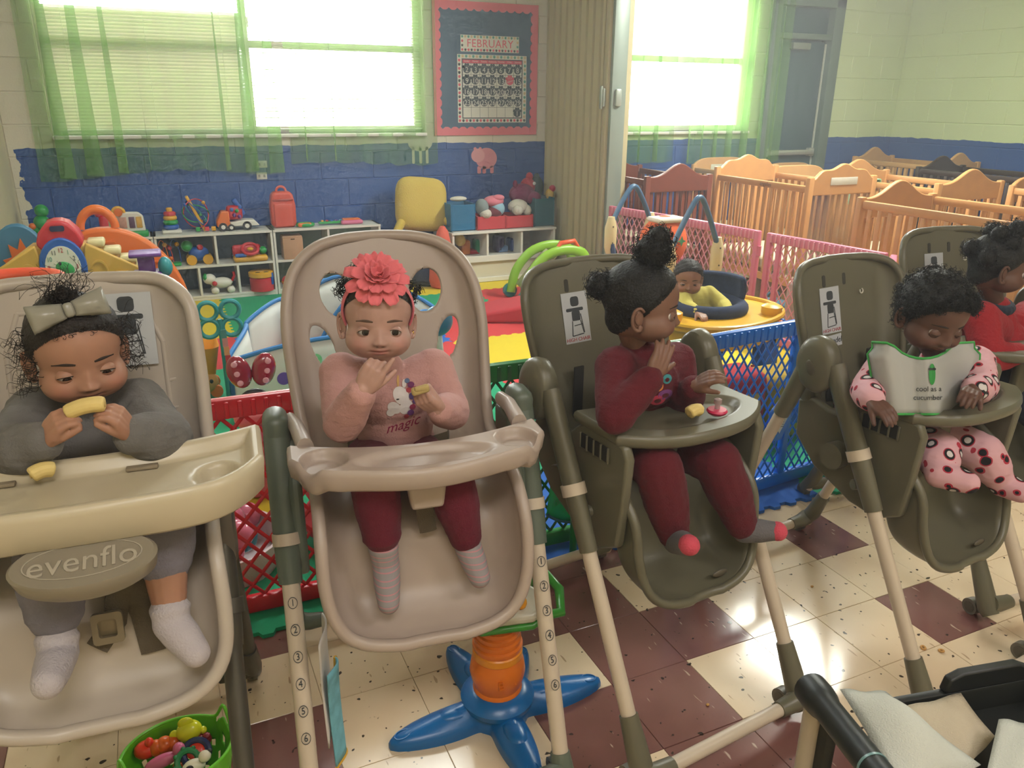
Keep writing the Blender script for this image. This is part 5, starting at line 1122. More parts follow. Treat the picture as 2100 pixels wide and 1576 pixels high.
MB().torus(.013, .0022, frame((.005, -.168, .535), (0, -1, 0), (1, 0, 0)), 12, 6, PI, PI).build('strap_hook', mat('hook_metal', '#8a8478', .3, .8), HC2)
# bib hung at its side
hb = thing('hanging_bib', 'white and blue cloth bib hanging from the side of the cream chair', 'bib', (.185, 1.315, 0))
rows = [[(.0+.016*math.sin(3*u+1), .035-.10*u+.012*math.sin(4*v), .43-.24*v*(.75+.25*u)) for u in np.linspace(0, 1, 10)] for v in np.linspace(0, 1, 14)]
MB().grid(rows).build('white_side', cloth('bib_white', '#c9c2bc', bump=.2), hb, solid=.003)
rows = [[(.010+.016*math.sin(3*u+1), -.02-.05*u+.012*math.sin(4*v), .36-.22*v) for u in np.linspace(0, 1, 8)] for v in np.linspace(0, 1, 12)]
MB().grid(rows).build('printed_side', cloth('bib_print', '#6aa6b4', bump=.2, var=.5, vscale=40), hb, solid=.003); MB().tube([r[0] for r in rows]+list(rows[-1]), .004, 6).build('edging', cloth('bib_edge', '#c89a2c'), hb)

# ---- the white chair with the wide tray
WHITE = [(.19, 1.095, .05, .186, 1.095), (.189, 1.092, .12, .176, 1.093), (.184, 1.078, .154, .155, 1.08), (.175, 1.045, .178, .132, 1.05), (.16, .985, .183, .11, .992), (.14, .91, .185, .09, .918), (.115, .825, .184, .066, .835), (.095, .76, .186, .04, .78), (.05, .695, .184, -.02, .76), (-.04, .68, .184, -.09, .755), (-.11, .672, .186, -.16, .74), (-.15, .64, .19, -.205, .70), (-.17, .59, .192, -.225, .64), (-.18, .55, .186, -.238, .58), (-.205, .52, .165, -.25, .54), (-.235, .508, .125, -.258, .515), (-.262, .503, .055, -.266, .504)]
HC1 = thing('high_chair', 'white high chair with a wide tray and an oval maker badge', 'high chair', (-.155, 1.365, 0), R(-5))
A = shell(HC1, 'seat_shell', WHITE, MWC, rim=.012)
for x0, z0, x1, z1 in ((-.10, 1.045, .10, 1.045), (.10, 1.045, .125, .98), (.125, .98, .125, .74), (-.10, 1.045, -.125, .98), (-.125, .98, -.125, .74), (.125, .91, .155, .915), (.125, .86, .155, .865), (.03, .80, .17, .825), (.03, .76, .17, .785)):
    f = lambda z: np.interp(z, [.76, .83, .92, 1.0, 1.065, 1.10], [.093, .117, .143, .163, .18, .186])-.008
    MB().tube([(x0, f(z0), z0), ((x0+x1)/2, f((z0+z1)/2), (z0+z1)/2), (x1, f(z1), z1)], .005, 8, flat=.6).build('moulded_rib', MWC, HC1)
card(HC1, (.072, .148, 1.008), (0, -1, .26), (1, 0, 0), .085, .13, False)
frame_legs(HC1, .19, (.0, .76), (-.44, .04), (.37, .04), MDG, MDG, sleeve=(0, .34), tr=.017)
for s_ in (-1, 1):
    MB().rbox((s_*.196, -.045, .71), (.04, .07, .16), .012, 2, None).build('leg_bracket', pl('bracket_brown', '#5f574e', rough=.35), HC1)
tray_top(HC1, 'tray', MTRW, .268, lambda x: -.10-.03*math.cos(x/.268*PI/2)+.02*(abs(x)/.268)**4, lambda x: -.285-.01*math.cos(x/.268*PI/2)+.085*(abs(x)/.268)**7, .868, [(.208, -.205, .034, .045, .028)], rimh=.022, skirt=.062, rimw=.055)
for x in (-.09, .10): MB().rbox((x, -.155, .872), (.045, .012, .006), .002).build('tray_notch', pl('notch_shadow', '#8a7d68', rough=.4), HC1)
lg = MB().lathe([(.001, -.042), (.07, -.042), (.082, -.03), (.086, -.004), (.082, .0), (.001, .0)], 40, T((.035, -.318, .822), (R(24), 0, R(2)), (1.05, .50, 1))).build('badge', pl('badge_taupe', '#857c6c', rough=.35), HC1)
ML = T((.035, -.318, .822), (R(24), 0, R(2)))
text('maker_name', 'evenflo', .046, pl('badge_letters', '#a59c8c'), lg, ML @ T((0, -.003, .001)), ext=.001); MB().ring([(x*.072, y*.028) for x, y in circ(1, 40)], [(x*.0705, y*.0268) for x, y in circ(1, 40)], .0015, ML).build('badge_ring', pl('badge_letters'), lg)
text('model_word', 'Expressions', .022, M_BLK, HC1, frame((.205, -.252, .842), (.38, -.92, .06), (.92, .38, .12)), shear=.25)
MB().tube([(.045, -.17, .70), (.03, -.185, .63), (.0, -.195, .595)], .017, 8, flat=.12, ref=(1, 0, 0)).build('strap', MSTR, HC1); MB().tube([(.055, -.17, .70), (.072, -.18, .63), (.078, -.19, .565)], .02, 8, flat=.12, ref=(1, 0, 0)).build('strap', MSTR, HC1)
bk_ = MB(); bk_.rbox((.022, -.194, .635), (.036, .014, .036), .004); bk_.build('buckle', pl('buckle_tan', '#7a6d56', rough=.4), HC1)
MB().ring(rrect(.044, .05, .006, 3), rrect(.026, .028, .004, 3), .008, frame((.022, -.198, .632), (0, -1, .2), (1, 0, 0))).build('buckle_frame', pl('buckle_tan'), HC1)
# ================================================================== CHILDREN
from mathutils.bvhtree import BVHTree
def remesh(mb, vox, it=4):
    me = bpy.data.meshes.new('tmp'); me.from_pydata(mb.v, [], mb.f); fixn(me)
    o = bpy.data.objects.new('tmp', me); COL.objects.link(o)
    m_ = o.modifiers.new('r', 'REMESH'); m_.mode = 'VOXEL'; m_.voxel_size = vox; m_.adaptivity = 0
    s_ = o.modifiers.new('s', 'SMOOTH'); s_.factor = .5; s_.iterations = it
    r = bpy.data.meshes.new_from_object(o.evaluated_get(bpy.context.evaluated_depsgraph_get()))
    bpy.data.objects.remove(o); bpy.data.meshes.remove(me)
    V = np.empty(len(r.vertices)*3); r.vertices.foreach_get('co', V); V = V.reshape(-1, 3); Fc = [tuple(p.vertices) for p in r.polygons]
    bpy.data.meshes.remove(r); return V, Fc
def vnoise(V, sc, seed=0):
    rg = np.random.default_rng(seed); out = np.zeros(len(V))
    for k in range(7):
        d = rg.normal(size=3); d /= np.linalg.norm(d); out += np.sin((V @ d)*sc*(1+.5*k)+rg.uniform(0, 6))/(1+.5*k)
    return out/3
def vnormals(V, Fc):
    me = bpy.data.meshes.new('n'); me.from_pydata(V.tolist(), [], Fc); fixn(me); N_ = np.empty(len(V)*3); me.vertices.foreach_get('normal', N_); bpy.data.meshes.remove(me); return N_.reshape(-1, 3)
# ---- head: rays from the head centre to a blend of ellipsoids, then facial relief
ELL = [((0, .012, .022), (.0675, .080, .068)), ((0, -.016, -.024), (.0545, .0535, .050)), ((.026, -.016, -.036), (.036, .043, .034)), ((-.026, -.016, -.036), (.036, .043, .034)), ((0, .03, -.03), (.045, .045, .045))]
def head_r(D):
    ts = []
    for c, a in ELL:
        c = np.array(c); a = np.array(a); d = D/a; e = c/a; A = (d*d).sum(1); B = -(d*e).sum(1); C = (e*e).sum()-1; ts.append((-B+np.sqrt(np.maximum(B*B-A*C, 0)))/A)
    ts = np.array(ts); k = 220.; m_ = ts.max(0); return m_+np.log(np.exp(k*(ts-m_)).sum(0))/k-.002
def face_relief(Pn, puff=1.0):
    f = Pn[:, 1] < .0; x, z = Pn[:, 0], Pn[:, 2]; dy = np.zeros(len(Pn))
    def g(cx_, cz_, sx, sz, a, both=False):
        nonlocal dy
        for s_ in ((1, -1) if both else (1,)): dy += a*np.exp(-((x-s_*cx_)/sx)**2-((z-cz_)/sz)**2)
    g(.0275, -.012, .0150, .0105, .0052, True); g(.024, .004, .016, .006, -.0015, True); g(0, -.015, .007, .012, -.003); g(0, -.0295, .0088, .0080, -.0098); g(.0088, -.0315, .0048, .0045, -.0038, True)
    g(.0050, -.0362, .003, .0020, .003, True); g(0, -.0395, .004, .004, .0010); g(0, -.0446, .0125, .0034, -.0038); g(0, -.0524, .0110, .0036, -.0042); g(0, -.0484, .0150, .0014, .0034); g(.0170, -.0484, .004, .004, .002, True)
    g(0, -.0590, .010, .0036, .0018); g(0, -.067, .013, .008, -.003); g(.036, -.036, .017, .016, -.0048*puff, True)
    Q = Pn.copy(); Q[:, 1] += dy*f*np.clip((-Pn[:, 1])/.03, 0, 1)
    ch = np.exp(-((np.abs(x)-.048)/.016)**2-((z+.036)/.018)**2)*f; Q[:, 0] += np.sign(x)*ch*.003*puff
    return Q
def head_grid(ns=120):
    th = np.concatenate([np.linspace(.012, 1.15, 74), np.linspace(1.15, PI-.02, 44)[1:]]); ph = np.linspace(0, 2*PI, ns+1)[:-1]
    TH, PH = np.meshgrid(th, ph, indexing='ij'); D = np.stack([np.sin(TH)*np.cos(PH), -np.cos(TH), np.sin(TH)*np.sin(PH)], -1).reshape(-1, 3)
    nr = len(th); Fc = [(i*ns+k, i*ns+(k+1) % ns, (i+1)*ns+(k+1) % ns, (i+1)*ns+k) for i in range(nr-1) for k in range(ns)]
    Fc.append(tuple(range(ns-1, -1, -1))); Fc.append(tuple((nr-1)*ns+k for k in range(ns)))
    return D, Fc
HD, HF = head_grid(); HB = HD*head_r(HD)[:, None]
def hframe(pos, f, roll=0, s=1.0):
    y = -Vector(f).normalized(); z = Vector((0, 0, 1)); z = (z-y*z.dot(y)).normalized(); x = y.cross(z)
    M = Matrix.Translation(Vector(pos)) @ Matrix((x, y, z)).transposed().to_4x4() @ Matrix.Rotation(roll, 4, 'Y') @ Matrix.Diagonal((s, s, s, 1)); return M
def ap(M, V): A = np.array(M); return V @ A[:3, :3].T+A[:3, 3]
def skin_mat(name):
    m = bpy.data.materials.new(name); m.use_nodes = True; nt = m.node_tree; b = nt.nodes['Principled BSDF']; N = nt.nodes.new; L = nt.links.new
    at_ = N('ShaderNodeAttribute'); at_.attribute_name = 'Col'; nz = N('ShaderNodeTexNoise'); nz.inputs['Scale'].default_value = 60; tc = N('ShaderNodeTexCoord'); L(tc.outputs['Object'], nz.inputs['Vector'])
    mr = N('ShaderNodeMapRange'); mr.inputs[3].default_value = .92; mr.inputs[4].default_value = 1.08; L(nz.outputs['Fac'], mr.inputs[0])
    mx = N('ShaderNodeMix'); mx.data_type = 'RGBA'; mx.blend_type = 'MULTIPLY'; mx.inputs['Factor'].default_value = 1; L(at_.outputs['Color'], mx.inputs['A']); L(mr.outputs[0], mx.inputs['B']); L(mx.outputs['Result'], b.inputs['Base Color'])
    b.inputs['Roughness'].default_value = .48; b.inputs['Subsurface Weight'].default_value = .12; b.inputs['Subsurface Radius'].default_value = (1, .4, .25); b.inputs['Subsurface Scale'].default_value = .005; b.inputs['Specular IOR Level'].default_value = .4
    return m
M_SKIN = skin_mat('skin')
def curl(mb, p, d, ln, hr, turns, r_, rg, seg=14, sides=4):
    d = Vector(d).normalized(); x = d.orthogonal().normalized(); y = d.cross(x); a0 = rg.uniform(0, 6.28); pts = []
    for i in range(seg+1):
        u = i/seg; a = a0+turns*2*PI*u; h = hr*min(1, u*3); pts.append(Vector(p)+d*(ln*u)+x*(h*(math.cos(a)-0*math.cos(a0)))+y*(h*math.sin(a)))
    mb.tube(pts, [r_*(1-.5*i/seg) for i in range(seg+1)], sides, cap=False)
def hand(mb, wrist, fwd, nrm, side, curls=(20, 25, 30, 35), s=1.0, thumb=.6, tcurl=20, spread=.10):
    f = Vector(fwd).normalized(); n = Vector(nrm); n = (n-f*n.dot(f)).normalized(); t = f.cross(n)*side
    w_ = Vector(wrist); tips = []
    offs = (.0185, .0065, -.0055, -.0165); lens = (.038, .043, .040, .031)
    for i in range(4):
        b = w_+f*(.051*s)+t*(offs[i]*s); mb.limb([w_+t*(offs[i]*.55*s)+f*.006*s, w_+f*.03*s+t*(offs[i]*.9*s), b], [.0125*s, .0115*s, .0085*s], 10)
        d = (f+t*(spread*(1.5-i)*.5)).normalized(); p = b; pts = [b]; a = 0
        for k in range(3):
            a += R(curls[i])*(1 if k else .8); q = d*math.cos(a)+n*math.sin(a); p = p+q*(lens[i]*s*(.42, .32, .26)[k]); pts.append(p)
        mb.limb(pts, [.0072*s, .0066*s, .0060*s, .0050*s], 10); tips.append(p)
    b = w_+f*.014*s+t*.014*s; d = (f*.75+t*thumb+n*.35).normalized(); p1 = b+d*.026*s; d2 = (d*math.cos(R(tcurl))+(f*.5+n*.6-t*.3).normalized()*math.sin(R(tcurl))).normalized(); p2 = p1+d2*.018*s; p3 = p2+d2*.013*s
    mb.limb([b, p1, p2, p3], [.0115*s, .0085*s, .0072*s, .0058*s], 10)
    return tips, p3
def person(label, loc, skin, J, head, wear, hair, eyes=(20, 12), gaze=(0, 0), vox=.0022, iris='#2a1a10', brow='#2a1c14', s=1.0, lip=None):
    """J: joints in world space. wear: list of (name, material, prims builder, voxel, wrinkle)."""
    t = thing('person', label, 'person', loc); O = np.array(loc); root = Vector(loc)
    sk = MB()
    hip, chest, neck = (Vector(J[k]) for k in ('hip', 'chest', 'neck'))
    Mh = hframe(*head)
    hp_ = Vector(head[0]); hs = head[3] if len(head) > 3 else 1.0
    skull_low = Mh @ Vector((0, .022, -.045))
    sk.ell(hip, (.072*s, .062*s, .058*s)); sk.ell(hip.lerp(chest, .5), (.070*s, .060*s, .075*s)); sk.ell(chest, (.072*s, .056*s, .062*s)); sk.limb([chest, neck, skull_low], [.045*s, .027*s, .032*s])
    arms = {}
    for sd in ('L', 'R'):
        if 'sh'+sd in J:
            a, b, c = (Vector(J[k+sd]) for k in ('sh', 'el', 'wr')); arms[sd] = (a, b, c); sk.limb([chest.lerp(a, .5), a, b, c], [.04*s, .029*s, .0245*s, .0175*s])
            hk = J['hand'+sd]; tips, th = hand(sk, c, *hk[:3], **hk[3]); arms[sd+'tips'] = tips
        if 'kn'+sd in J:
            a, b, c = (Vector(J[k+sd]) for k in ('kn', 'an', 'to')); h0 = hip+(a-hip)*.15; h0 = hip+Vector(((a.x-hip.x)*.6, -.01, -.012))
            sk.limb([h0, a, a.lerp(b, .45), b], [.046*s, .037*s, .033*s, .023*s]); heel = b+(b-a).normalized()*.012; sk.limb([heel, heel.lerp(c, .5), c], [.023*s, .022*s, .017*s]); arms['leg'+sd] = (h0, a, b, heel, c)
    V, Fc = remesh(sk, vox); col = np.tile(np.array(lin(skin)), (len(V), 1))
    # head joined to the same mesh
    Hv = face_relief(HB); Hc = np.tile(np.array(lin(skin)), (len(Hv), 1)); x, y, z = Hv.T; fr = y < -.02
    lipm = np.exp(-((x/.0165)**4))*np.exp(-(((z+.0486)/.0066)**4))*fr; lc = np.array(lin(lip)) if lip else Hc[0]*np.array((.82, .5, .5)); Hc = Hc*(1-.75*lipm[:, None])+lc*(.75*lipm[:, None])
    bl = (np.exp(-((np.abs(x)-.038)/.014)**2-((z+.033)/.013)**2)*fr)[:, None]; Hc = Hc*(1-bl*np.array((0, .16, .14)))
    nos = np.zeros(len(x)); 
    for s_ in (1, -1): nos += np.exp(-((x-s_*.0054)/.0026)**2-((z+.0368)/.0018)**2)*fr
    Hc = Hc*(1-.7*np.clip(nos, 0, 1))[:, None]
    extra = MB(); ey = []
    for s_ in (1, -1):
        c = Vector((s_*.0275, -.0482, -.012)); Re = .0128; ey.append(c)
        for up_, E in ((1, eyes[0]), (-1, eyes[1])):
            rows = []
            for j in range(7):
                row = []
                for i in range(21):
                    az = -78+156*i/20; e0 = E*max(0, 1-(az/60)**2); el = e0+(82-e0)*j/6; a, e = R(az), R(el)*up_; rr = Re*(1.06-.10*(j/6)); row.append(c+Vector((math.sin(a)*math.cos(e)*rr*1.12, -math.cos(a)*math.cos(e)*rr, math.sin(e)*rr)))
                rows.append(row)
            extra.grid(rows)
        ec = Vector((s_*.0655, .016, -.014)); EM = T(ec, (0, 0, R(-s_*24))) @ T((0, 0, 0), (R(-8), 0, 0))
        pts = [(0, .014*math.sin(a)*1.0, .023*math.cos(a)-.002) for a in np.linspace(-.9, 3.6, 18)]
        extra.tube([(s_*.004, p[1], p[2]) for p in pts], [.0035]*14+[.0042]*4, 8, M=EM); extra.ell((0, .001, -.001), (.0045, .0135, .021), 14, 10, EM); extra.ell((s_*.003, -.004, -.021), (.0045, .006, .007), 10, 8, EM); extra.tube([(s_*.0045, .008*math.sin(a)-.001, .012*math.cos(a)) for a in np.linspace(.2, 2.8, 9)], .0022, 6, M=EM)
    xv = np.array([tuple(p) for p in extra.v]); xc = np.tile(np.array(lin(skin))*.94, (len(xv), 1))
    n0, n1 = len(V), len(V)+len(Hv)
    A = np.concatenate([V, ap(Mh, Hv), ap(Mh, xv)])-O; Fa = list(Fc)+[tuple(i+n0 for i in f) for f in HF]+[tuple(i+n1 for i in f) for f in extra.f]; Ca = np.concatenate([col, Hc, xc])
    me = bpy.data.meshes.new('body'); me.from_pydata(A.tolist(), [], Fa); o = link('body', me, M_SKIN, t, ang=180)
    ca = o.data.color_attributes.new('Col', 'FLOAT_COLOR', 'POINT'); ca.data.foreach_set('color', np.concatenate([Ca, np.ones((len(Ca), 1))], 1).astype(np.float32).ravel())
    Mh0 = Matrix.Translation(-root) @ Mh
    for c in ey:
        q = MB(); q.ell(c, .0128, 20, 14, Mh0); eb = q.build('eye', mat('eye_white', '#b4aaa4', .15, var=.02), t)
        gd = Vector((math.sin(R(gaze[0])), -math.cos(R(gaze[0])), math.sin(R(gaze[1])))).normalized(); fm_ = Mh0 @ frame(c, gd, (1, 0, 0))
        for nm, ra, rr, m_ in (('iris', .0066, .0131, mat('iris'+iris, iris, .1)), ('pupil', .0032, .01325, mat('pupil', '#050505', .05))):
            a1 = math.asin(ra/rr); MB().lathe([(max(1e-5, rr*math.sin(a1*k/5)), rr*math.cos(a1*k/5)) for k in range(5, -1, -1)], 18, fm_, cap=False).build(nm, m_, eb)
    tree = BVHTree.FromPolygons([Vector(p) for p in Hv], HF)
    for s_ in (1, -1):
        pts = []
        for u in np.linspace(0, 1, 9):
            xx = s_*(.013+.030*u); zz = .0085+.0035*math.sin(PI*(.15+.75*u))-.002*u; h = tree.ray_cast(Vector((xx, -.2, zz)), Vector((0, 1, 0))); pts.append((h[0] if h[0] else Vector((xx, -.06, zz)))+Vector((0, -.0006, 0)))
        MB().tube(pts, [.0010+.0014*math.sin(PI*min(1, u*1.1+.1)) for u in np.linspace(0, 1, 9)], 6, flat=.5, M=Mh0).build('eyebrow', mat('brow'+brow, brow, .8), t)
        c = Vector((s_*.0275, -.0482, -.012)); lash = [c+Vector((math.sin(R(az))*math.cos(R(eyes[0]*max(0, 1-(az/60)**2)))*.0138*1.12, -math.cos(R(az))*math.cos(R(eyes[0]*max(0, 1-(az/60)**2)))*.0138, math.sin(R(eyes[0]*max(0, 1-(az/60)**2)))*.0138)) for az in np.linspace(-56, 56, 11)]
        MB().tube(lash, .0007, 5, M=Mh0).build('eyelashes', mat('brow'+brow), t)
    trees = {}
    for nm, m_, fn, vx, wr in wear:
        q = MB(); fn(q, arms, J, s)
        Vw, Fw = remesh(q, vx, 5); Nw = vnormals(Vw, Fw); Vw = Vw+Nw*(wr*vnoise(Vw, 70, len(Fw)))[:, None]+Nw*(wr*.5*vnoise(Vw*np.array((1, 1, 2.2)), 130, 3))[:, None]
        me = bpy.data.meshes.new(nm); me.from_pydata((Vw-O).tolist(), [], Fw); link(nm, me, m_, t, ang=180); trees[nm] = BVHTree.FromPolygons([Vector(p) for p in (Vw-O)], Fw)
    hair(t, Mh0, Mh)
    return t, trees, arms, Mh0
def torso_wear(infl=.012, low=.0, sleeve=1.0, cuff=True, hood=False, collar=True):
    def fn(q, arms, J, s):
        hip, chest, neck = (Vector(J[k]) for k in ('hip', 'chest', 'neck')); i = infl
        q.ell(hip+Vector((0, 0, .012)), (.072*s+i, .064*s+i, .055*s+i)); q.ell(hip.lerp(chest, .5), (.074*s+i, .064*s+i, .07*s+i)); q.ell(chest, (.072*s+i, .056*s+i, .058*s+i*.6))
        if collar: q.limb([chest, chest.lerp(neck, .82)], [.05*s+i, .036*s+i*.4])
        for sd in ('L', 'R'):
            if sd in arms:
                a, b, c = arms[sd]; w_ = b.lerp(c, sleeve*.9); q.limb([chest.lerp(a, .45), a, a.lerp(b, .5), b, b.lerp(w_, .5), w_], [.05*s+i*.5, .033*s+i, .031*s+i*.9, .0285*s+i*.9, .027*s+i*.8, .0215*s+i*.55])
                if cuff: d = (c-b).normalized(); q.cyl(w_-d*.006, w_+d*.009, .0225*s+i*.5, .0215*s+i*.45, 16)
        if hood:
            for a in np.linspace(.15, 2*PI-.15, 16): q.ell(neck+Vector((.055*math.sin(a), .045*math.cos(a)-.0 if False else .02-.048*math.cos(a)*-1, -.006+.012*math.cos(a))), .021)
    return fn
def leg_wear(end=.8, infl=.009, seat=True):
    def fn(q, arms, J, s):
        hip = Vector(J['hip'])
        if seat: q.ell(hip+Vector((0, -.005, -.01)), (.078*s+infl, .068*s+infl, .058*s+infl))
        for k, sd in enumerate(('L', 'R')):
            if 'leg'+sd in arms:
                h0, a, b, heel, c = arms['leg'+sd]; e_ = end[k] if hasattr(end, '__len__') else end; w_ = a.lerp(b, e_); d = (b-a).normalized()
                q.limb([h0, a, a.lerp(w_, .5), w_], [.048*s+infl, .039*s+infl, .0375*s+infl*.9, .034*s+infl*.4 if e_ < .85 else .027*s+infl*.7]); q.cyl(w_-d*.008, w_+d*.008, (.0345*s if e_ < .85 else .027*s)+infl*.5, None, 16)
    return fn
def sock_wear(sd, top=.16, infl=.0035):
    def fn(q, arms, J, s):
        h0, a, b, heel, c = arms['leg'+sd]; q.limb([b.lerp(a, top), b, heel], [.0265*s+infl, .024*s+infl, .025*s+infl]); q.limb([heel, heel.lerp(c, .5), c], [.025*s+infl, .0235*s+infl, .0185*s+infl])
        d = (a-b).normalized(); q.cyl(b.lerp(a, top), b.lerp(a, top)+d*.006, .0275*s+infl, None, 16)
    return fn
def hair_mat(name, col):
    return mat(name, col, .55, bump=.8, bscale=220, var=.3, vscale=60, spec=.35)
def hmask(Pn, front=.046, slope=.78, side=.0):
    return Pn[:, 2] > front-slope*(Pn[:, 1]+.052)+side*np.abs(Pn[:, 0])
def cap_hair(t, M0, m_, th=.004, noise=.002, front=.046, slope=.78, seed=0, name='hair'):
    Pn = HB; keep = hmask(Pn, front, slope); fade = np.clip((Pn[:, 2]-(front-slope*(Pn[:, 1]+.052)))/.02, 0.15, 1)
    Q = Pn*(1+((th*fade+noise*vnoise(Pn, 260, seed)*fade)/np.linalg.norm(Pn, axis=1)))[:, None]
    Fk = [f for f in HF if all(keep[i] for i in f)]; used = sorted({i for f in Fk for i in f}); mp = {v: k for k, v in enumerate(used)}
    mb = MB(); mb.add([tuple(Q[i]) for i in used], [tuple(mp[i] for i in f) for f in Fk], M0); return mb.build(name, m_, t, ang=180), [Q[i] for i in used]
def puff(mb, M0, c, r_, n, rg, hr=.006, tube=.0011, ln=None, turns=2.2, squash=1.0):
    if n > 70: mb.ell(c, r_*.78, 14, 10, M0)
    for _ in range(n):
        d = Vector(rg.normal(size=3)).normalized(); p = Vector(c)+Vector((d.x, d.y, d.z*squash))*(r_*.35); curl(mb, M0 @ p, M0.to_3x3() @ d, (ln or r_*.75)*rg.uniform(.7, 1.15), hr*rg.uniform(.6, 1.1), turns, tube, rg)
def ellipse_decal(t, tree, c, ax, ay, d, m_, name, parent=None, off=.0012, n=18):
    """soft print: ellipse dropped along d on a garment (root-local coordinates)"""
    c, ax, ay, d = Vector(c), Vector(ax), Vector(ay), Vector(d).normalized(); rows = []
    for r_ in (.0, .34, .67, 1.0):
        row = []
        for k in range(n):
            a = 2*PI*k/n; p = c+ax*(r_*math.cos(a))+ay*(r_*math.sin(a)); h = tree.ray_cast(p-d*.12, d); row.append((h[0] if h[0] is not None else p)-d*off)
        rows.append(row)
    return MB().grid(rows, None, True).build(name, m_, parent or t, ang=180)
def text_decal(t, tree, s_, size, c, ax, ay, d, m_, name, off=.0014, **k):
    o = text(name, s_, size, m_, t, Matrix.Identity(4), ext=0, **k); c, ax, ay, d = Vector(c), Vector(ax).normalized(), Vector(ay).normalized(), Vector(d).normalized()
    for v in o.data.vertices:
        p = c+ax*v.co.x+ay*v.co.y; h = tree.ray_cast(p-d*.12, d); v.co = (h[0] if h[0] is not None else p)-d*off
    return o
V3 = Vector
# ------------------------------------------------ child in the grey hoodie (white chair)
H_DK = hair_mat('hair_dark', '#1c130e'); H_BL = hair_mat('hair_black', '#0c0a09')
def hair1(t, M0, Mh):
    cap_hair(t, M0, H_DK, .0045, .0018, front=.054, slope=1.15, seed=1); rg = np.random.default_rng(3)
    mb = MB()
    for k in range(130):
        sx = 1 if k % 2 else -1; p = V3((sx*rg.uniform(.050, .066), rg.uniform(-.03, .03), rg.uniform(-.035, .05))); d = V3((sx*1.0, rg.uniform(-.5, .3), rg.uniform(-.9, .4))); curl(mb, M0 @ p, M0.to_3x3() @ d, rg.uniform(.022, .045), rg.uniform(.004, .009), rg.uniform(.8, 1.8), .0006, rg)
    for k in range(70):
        p = V3((rg.normal(0, .012)-.005, rg.normal(.005, .01)-.01, .092)); d = V3((rg.normal(0, .7)-.3, rg.normal(0, .5), 1)); curl(mb, M0 @ p, M0.to_3x3() @ d, rg.uniform(.03, .065), rg.uniform(.004, .013), rg.uniform(.7, 1.6), .00055, rg)
    for k in range(60):
        p = V3((rg.uniform(-.05, .05), -.05+rg.uniform(-.004, .01), .05+rg.uniform(0, .01))); d = V3((p.x*4, -.5, .3)); curl(mb, M0 @ p, M0.to_3x3() @ d, rg.uniform(.01, .02), .003, 1, .0005, rg)
    puff(mb, M0, (-.005, -.005, .093), .022, 60, rg, .006, .0009)
    stuff(mb.build('loose_curls', H_DK, t, ang=180))
    bw = MB(); BM = M0 @ T((-.004, -.038, .088), (R(-28), R(-6), R(4)))
    for s_ in (-1, 1):
        rows = [[(s_*(.006+.047*u), -.010*math.sin(PI*u)*math.sin(PI*v)-.002, (v-.5)*(.022+.020*u)) for v in np.linspace(0, 1, 8)] for u in np.linspace(0, 1, 9)]
        bw.grid(rows, BM); rows2 = [[(p[0], -p[1]+.006, p[2]) for p in r] for r in rows]; bw.grid(rows2, BM)
    bo = bw.build('hair_bow', mat('bow_satin', '#8f8c80', .28), t, solid=.002, ang=80); MB().rbox((0, 0, 0), (.014, .018, .022), .005, 3, BM).build('bow_knot', mat('bow_satin'), bo)
M_GH = cloth('hoodie_grey', '#6b6865', bump=.4, var=.12, vscale=40); M_GP = cloth('pants_grey', '#74707a', bump=.4, var=.1, vscale=60); M_SK1 = cloth('sock_lilac', '#b4acb0', bump=.6); M_DOT = mat('sock_dot', '#3a3438', .9)
J1 = dict(hip=P(170, 960, 1.385), chest=P(178, 895, 1.40), neck=P(172, 832, 1.40), shL=P(78, 850, 1.395), shR=P(282, 832, 1.385), elL=P(22, 930, 1.27), elR=P(338, 900, 1.26), wrL=P(92, 905, 1.215), wrR=P(268, 892, 1.215),
          knL=P(105, 1150, 1.19), anL=P(118, 1325, 1.135), toL=P(98, 1402, 1.055), knR=P(330, 1085, 1.19), anR=P(350, 1262, 1.14), toR=P(402, 1340, 1.09))
J1['hip'].z = .745
J1['handL'] = (P(128, 848, 1.195)-J1['wrL'], V3((.8, .35, -.2)), -1, dict(curls=(40, 42, 44, 48), s=.80, thumb=.3, tcurl=30))
J1['handR'] = (P(230, 835, 1.195)-J1['wrR'], V3((-.8, .35, -.2)), 1, dict(curls=(38, 40, 44, 48), s=.80, thumb=.3, tcurl=30))
hd1 = (P(160, 723, 1.345), (.20, -.95, -.16), R(-2), 1.0)
p1_, tr1, ar1, _ = person('toddler in a grey hoodie and satin bow eating banana', (-.15, 1.36, .68), '#a67a64', J1, hd1,
    [('hoodie', M_GH, torso_wear(.015, hood=True), .0036, .0024), ('trousers', M_GP, leg_wear((.62, .38), .012), .0036, .0016), ('sock', M_SK1, sock_wear('L', .06), .003, .0008), ('sock', M_SK1, sock_wear('R', .06), .003, .0008)], hair1, eyes=(14, 10), gaze=(0, -14), lip='#7a4038')
rl = V3((-.15, 1.36, .68))
ea = MB().ell(P(92, 785, 1.315)-rl, .003, 10, 8).build('earring', mat('gold', '#c9a24a', .25, .9), p1_)
